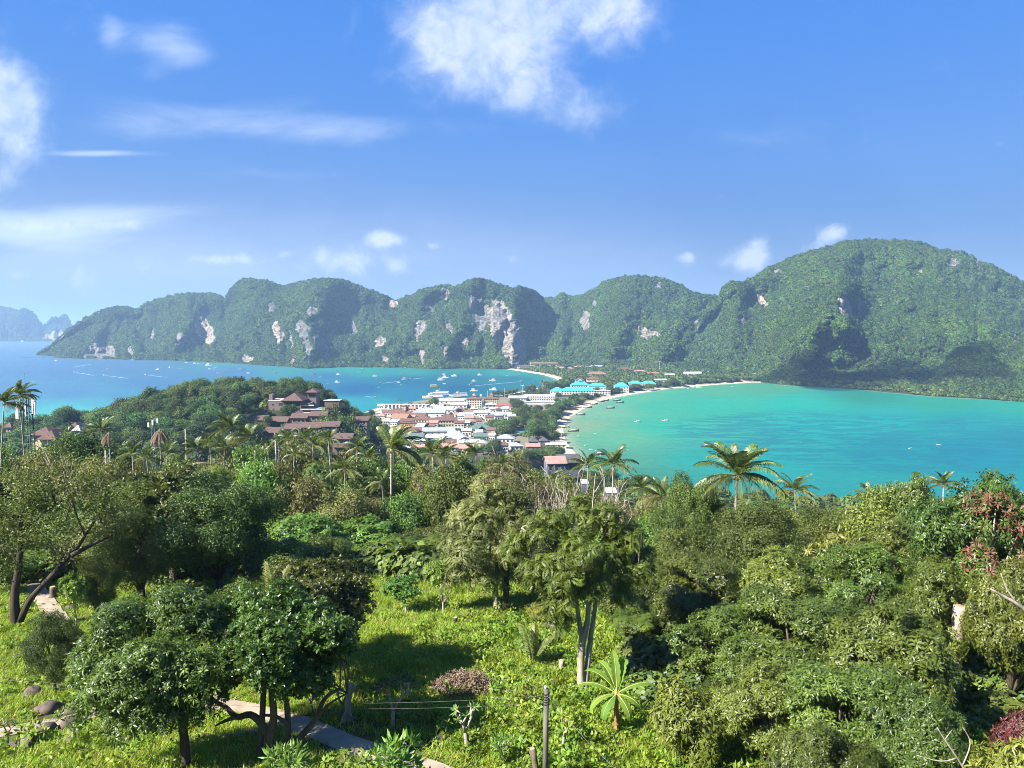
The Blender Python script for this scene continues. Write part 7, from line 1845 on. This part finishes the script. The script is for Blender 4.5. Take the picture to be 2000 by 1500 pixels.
PARTS['sail'] = [('cabin', MB().box(-3, -1.2, 1.1, 2.2, 1.2, 1.9).mesh('cabin', HULLW)), ('mast', MB().tube([(.6, 0, 1), (.6, 0, 21)], [.22, .13], 6).mesh('mast', HULLW)), ('boom', MB().tube([(.6, 0, 3), (-5, 0, 3.1)], [.34, .3], 6).mesh('boom', HULLW)), ('rigging', MB().tube([(7, 0, 1.6), (.6, 0, 20.5)], .06, 4).tube([(-7, 0, 1.3), (.6, 0, 20.8)], .05, 4).mesh('rigging', CANV))]
PARTS['long'] = [('canopy', MB().put([(-3, -.9, 2.2), (2, -.9, 2.25), (2, 0, 2.5), (-3, 0, 2.45), (2, .9, 2.25), (-3, .9, 2.2)], [(0, 1, 2, 3), (3, 2, 4, 5)]).box(-2.9, -.85, .6, -2.8, -.78, 2.2).box(-2.9, .78, .6, -2.8, .85, 2.2).box(1.8, -.85, .6, 1.9, -.78, 2.2).box(1.8, .78, .6, 1.9, .85, 2.2).mesh('canopy', CANV)), ('prow', MB().tube([(5.2, 0, 1.6), (6.2, 0, 2.4), (6.7, 0, 3.4)], [.18, .14, .07], 6).mesh('prow', HULLD)), ('engine_shaft', MB().tube([(-5.2, 0, 1.4), (-6.5, 0, .9), (-9, 0, .1)], .06, 5).box(-5.6, -.25, .9, -4.9, .25, 1.5).mesh('engine_shaft', CABG))]
PARTS['dinghy'] = [('bench', MB().box(-.6, -.75, .35, -.2, .75, .5).box(.8, -.7, .4, 1.1, .7, .5).mesh('bench', CANV))]
PARTS['ferry'] = [('blue_band', MB().box(-19, -4.78, 1.2, 10, 4.78, 2.2).mesh('blue_band', BLUEP)), ('lower_cabin', MB().box(-20, -4.3, 2.5, 12, 4.3, 5.2).mesh('lower_cabin', HULLW)), ('window_band', MB().box(-19.5, -4.34, 3.4, 12.04, 4.34, 4.5).mesh('window_band', CABG)), ('upper_cabin', MB().box(-18, -3.8, 5.22, 6, 3.8, 7.6).box(-19, -4.2, 7.62, 7, 4.2, 7.8).mesh('upper_cabin', HULLW)), ('upper_window_band', MB().box(-17.5, -3.84, 5.9, 6.04, 3.84, 6.9).mesh('upper_window_band', CABG)), ('wheelhouse', MB().box(1, -2.5, 7.82, 6, 2.5, 10).mesh('wheelhouse', HULLW)), ('mast', MB().tube([(0, 0, 7.8), (0, 0, 13)], .15, 6).mesh('mast', HULLW))]
PARTS['yellow'] = [('lower_cabin', MB().box(-10, -2.8, 1.8, 6.5, 2.8, 4.0).mesh('lower_cabin', YELP)), ('window_band', MB().box(-9.5, -2.84, 2.5, 6.0, 2.84, 3.4).mesh('window_band', CABG)), ('upper_deck', MB().box(-10.5, -3.1, 4.02, 6, 3.1, 4.2).box(-2, -1.8, 4.2, 4, 1.8, 6).box(-10, -2.8, 6.2, 4.5, 2.8, 6.35).box(-9.8, -2.7, 4.2, -9.6, -2.5, 6.2).box(-9.8, 2.5, 4.2, -9.6, 2.7, 6.2).mesh('upper_deck', HULLW))]
PARTS['red'] = [('cabin', MB().box(-6, -2.1, 1.6, 4, 2.1, 3.8).mesh('cabin', HULLW)), ('window_band', MB().box(-5.6, -2.14, 2.3, 3.6, 2.14, 3.2).mesh('window_band', CABG)), ('roof_deck', MB().box(-6.5, -2.4, 3.82, 4.5, 2.4, 4.0).box(0, -1.4, 4, 3, 1.4, 5.8).mesh('roof_deck', REDP))]
LEN = {'speed': 10, 'cruiser': 15, 'ferry': 44, 'sail': 15, 'long': 12, 'dinghy': 5, 'yellow': 24, 'red': 16}
NAMES = {'speed': 'speedboat', 'cruiser': 'cruise_boat', 'ferry': 'ferry', 'sail': 'sailing_yacht', 'long': 'longtail_boat', 'dinghy': 'dinghy', 'yellow': 'tour_boat', 'red': 'tour_boat'}
gb = random.Random(8)


def boat(k, px, py, label, lenpx=None, ang=None, wake=None, group=None, z=0.0):
    q = G(px, py, 0); s = 1.0
    if lenpx: s = min(max(lenpx / FPX * q[1] / LEN[k], .7), 2.2)
    a = R(gb.uniform(-25, 25) + (180 if gb.random() < .4 else 0)) if ang is None else R(ang)
    if wake is not None:
        e = G(*wake, 0); a = math.atan2(q[1] - e[1], q[0] - e[0])
    o = thing(NAMES[k], (q[0], q[1], z), label, 'boat', group, (0, 0, a), s)
    add('hull', BM[k], o)
    for n_, m_ in PARTS[k]: add(n_, m_, o)
    if wake is not None:
        L = math.hypot(q[0] - e[0], q[1] - e[1]) / s; add('wake', wake_mesh(L, 4.0 / s), o, loc=(-LEN[k] * .4, 0, 0))
    return o


boat('sail', 211, 721, 'sailing yacht with a tall bare mast alone off the cliff point', 9, 70)
boat('sail', 422, 719, 'sailing yacht with a bare mast among the boats near the cliffs', 8, 60)
boat('sail', 1068, 745, 'white masted yacht close to the harbour shore', 8, 40)
for px, py, ex, ey, lab in ((145, 727, 186, 733, 'speedboat drawing a white wake, farthest out on the open sea'), (203, 733, 252, 739, 'speedboat drawing a long curved wake between the two other racing boats'), (284, 732, 328, 737, 'speedboat drawing a straight wake towards the wooded headland'), (331, 718, 360, 720, 'speedboat with a short wake under the cliffs'), (180, 711, 146, 717, 'speedboat with a thin slanting wake off the cliff point'), (1019, 745, 925, 754, 'speedboat with a very long wake heading for the far beach'), (732, 776, 714, 775, 'dark hulled boat with a wake near the town shore'), (742, 749, 775, 745, 'speedboat with a bright wake crossing the harbour'), (410, 721, 452, 721, 'speedboat trailing a thin line of foam beside the yacht'), (800, 741, 824, 738, 'launch with a foam trail beside the big cruise boat')):
    boat('speed' if px != 732 else 'long', px, py, lab, 8, wake=(ex, ey))
for px, py, k, ln, lab in ((308, 722, 'cruiser', 8, 'small cruise boat lying alone halfway between the yacht and the cliffs'), (364, 709, 'speed', 7, 'white boat under the cliff foot, outermost of three'), (380, 710, 'speed', 7, 'white boat under the cliff foot, middle of three'), (388, 711, 'speed', 7, 'white boat under the cliff foot, innermost of three'), (408, 714, 'cruiser', 14, 'darker long cruise boat near the cliff foot'), (427, 729, 'speed', 8, 'white boat right behind the crest of the headland'), (471, 723, 'cruiser', 11, 'white cruise boat off the cliffs above the headland crest'), (485, 729, 'speed', 8, 'white boat beside the cruise boat above the headland crest'),
                           (538, 728, 'cruiser', 9, 'tall white cruise boat between headland and cliffs'), (472, 742, 'cruiser', 9, 'white cruise boat half hidden by the headland trees'), (612, 732, 'red', 8, 'red and white tour boat off the headland'), (626, 737, 'speed', 7, 'white boat directly behind the red and white tour boat'), (661, 732, 'cruiser', 7, 'white cruise boat over the dark reef stripe'), (659, 747, 'cruiser', 9, 'white cruise boat lying in the open harbour below the reef stripe'), (732, 735, 'speed', 10, 'flat white boat in the middle of the harbour'), (791, 742, 'cruiser', 14, 'large white cruise boat in the middle of the harbour'),
                           (788, 730, 'speed', 8, 'small white boat straight beyond the large cruise boat'), (779, 747, 'speed', 7, 'pale small boat on the near side of the large cruise boat'), (868, 732, 'cruiser', 8, 'white boat at the far tip of the moored cluster'), (870, 738, 'cruiser', 13, 'white cruise boat second in the moored cluster'), (862, 743, 'cruiser', 16, 'longest white boat in the moored cluster'), (887, 735, 'cruiser', 12, 'white cruise boat beside the moored cluster'), (868, 750, 'speed', 6, 'white boat just beyond the yellow tour boat'), (937, 733, 'cruiser', 10, 'white cruise boat near the shallow green water of the harbour'),
                           (926, 745, 'cruiser', 8, 'white boat alone above the hotels'), (919, 751, 'speed', 6, 'little white boat between the yellow boat and the hotels'), (962, 744, 'cruiser', 13, 'white cruise boat farther along towards the far beach'), (949, 752, 'speed', 6, 'upright looking small white boat above the masts'), (926, 764, 'cruiser', 15, 'white cruise boat closest to the hotels'), (963, 762, 'cruiser', 15, 'white cruise boat by the harbour shore trees'), (991, 734, 'speed', 6, 'small white boat off the far beach'), (1080, 737, 'cruiser', 11, 'white boat drawn up at the far beach'), (1365, 757, 'cruiser', 9, 'white boat at the upper end of the bay beach'), (1430, 755, 'dinghy', 5, 'tiny boat near the beige house of the bay'),
                           (51, 716, 'long', 6, 'tiny dark boat far out on the open sea'), (110, 705, 'speed', 8, 'tiny boat hugging the cliff point'), (44, 667, 'cruiser', 12, 'tiny boat below the far islands'), (640, 750, 'dinghy', 4, 'tiny dinghy beside the cruise boat below the reef stripe'), (700, 727, 'dinghy', 4, 'tiny dinghy off the cliff foot'), (740, 757, 'dinghy', 4, 'tiny dinghy on the way to the pier'), (784, 752, 'dinghy', 4, 'tiny dinghy close to the pale small boat'), (707, 722, 'long', 9, 'longtail boat in the green water at the cliff foot'), (790, 719, 'long', 9, 'longtail boat moored at the cliff foot')):
    boat(k, px, py, lab, ln)
boat('yellow', 849, 756, 'yellow two deck tour boat near the pier', 19, 8)
boat('ferry', 858, 772, 'big white ferry with a blue band moored at the pier', 46, 170)
boat('ferry', 846, 777, 'white ferry moored in front of the big one', 44, 172)
boat('ferry', 896, 774, 'low white ferry at the end of the pier row', 34, 175)
boat('yellow', 836, 778, 'yellow hulled boat squeezed beside the moored ferries', 16, 172)
for px, py, ang, lab in ((1205, 783, 20, 'longtail boat in the green bay, farther one of the pair'), (1211, 787, 12, 'longtail boat in the green bay, nearer one of the pair'), (1192, 798, 5, 'dark longtail boat alone in the green bay'), (1148, 797, 10, 'longtail boat at the waterline by the bend of the beach'), (1134, 811, 10, 'longtail boat just off the middle of the beach'), (1120, 843, 8, 'longtail boat at the waterline near the wide end of the beach'), (1160, 790, 20, 'longtail boat drawn up beside the beach trees'), (1174, 785, 25, 'longtail boat at the narrow end of the beach'), (1182, 783, 20, 'longtail boat at the tip of the beach row'), (1110, 834, 95, 'longtail boat pulled onto the sand'), (1168, 889, 15, 'bluish longtail boat near the palm pair'), (1382, 873, 10, 'longtail boat just above the tall palm')):
    boat('long', px, py, lab, None if px > 1112 or px < 1108 else 8, ang, z=0.0)
boat('speed', 1244, 824, 'white speedboat in the pale green shallows', 10, 190)
boat('speed', 1299, 822, 'white speedboat farther out in the pale green shallows', 10, 185)
for px, py, lab in ((1164, 847, 'white dinghy in the pale shallows off the beach'), (1130, 852, 'dark little dinghy near the beach'), (1144, 870, 'dinghy beside the dark trees at the shore'), (1166, 880, 'white dinghy above the bluish longtail boat'), (1778, 876, 'tiny white float over the dark reef, the outer one'), (1833, 869, 'tiny white float over the dark reef, the farther one'), (1355, 758, 'dinghy next to the white boat on the bay beach'), (1345, 759, 'small dinghy at the upper bay beach'), (1154, 878, 'white dinghy close to the dark shore trees')):
    boat('dinghy', px, py, lab, 5 if px < 1700 else 3)
# pier
a = G(812, 787, 0); c = G(900, 776, 0); L = math.hypot(c[0] - a[0], c[1] - a[1]); pr = thing('pier', (a[0], a[1], 0), 'concrete pier where the ferries are moored', 'pier', rot=(0, 0, math.atan2(c[1] - a[1], c[0] - a[0])))
b = MB().box(0, -3, 1.4, L, 3, 1.9); b.build('deck', CONC, pr)
pm = MB().tube([(0, 0, -4), (0, 0, 1.4)], [.35, .35], 8).mesh('pile', CONC)
for i in range(8):
    for s in (-2, 2): add('pile', pm, pr, loc=(L * (i + .5) / 8, s, 0))

# ================================================================== labels: what is alike gets its place added
ORD = ['first', 'second', 'third', 'fourth', 'fifth', 'sixth', 'seventh', 'eighth', 'ninth', 'tenth', 'eleventh', 'twelfth']
by = {}
for o, pos, share in THINGS:
    if not share: by.setdefault(o['label'], []).append(o)
bpy.context.view_layer.update()
for lab, os_ in by.items():
    if len(os_) < 2: continue
    os_.sort(key=lambda o: to_px(*o.matrix_world.translation)[0])
    for i, o in enumerate(os_):
        o['label'] = f"{lab}, {ORD[min(i, 11)]} from the left"
        if 'group' not in o: o['group'] = lab
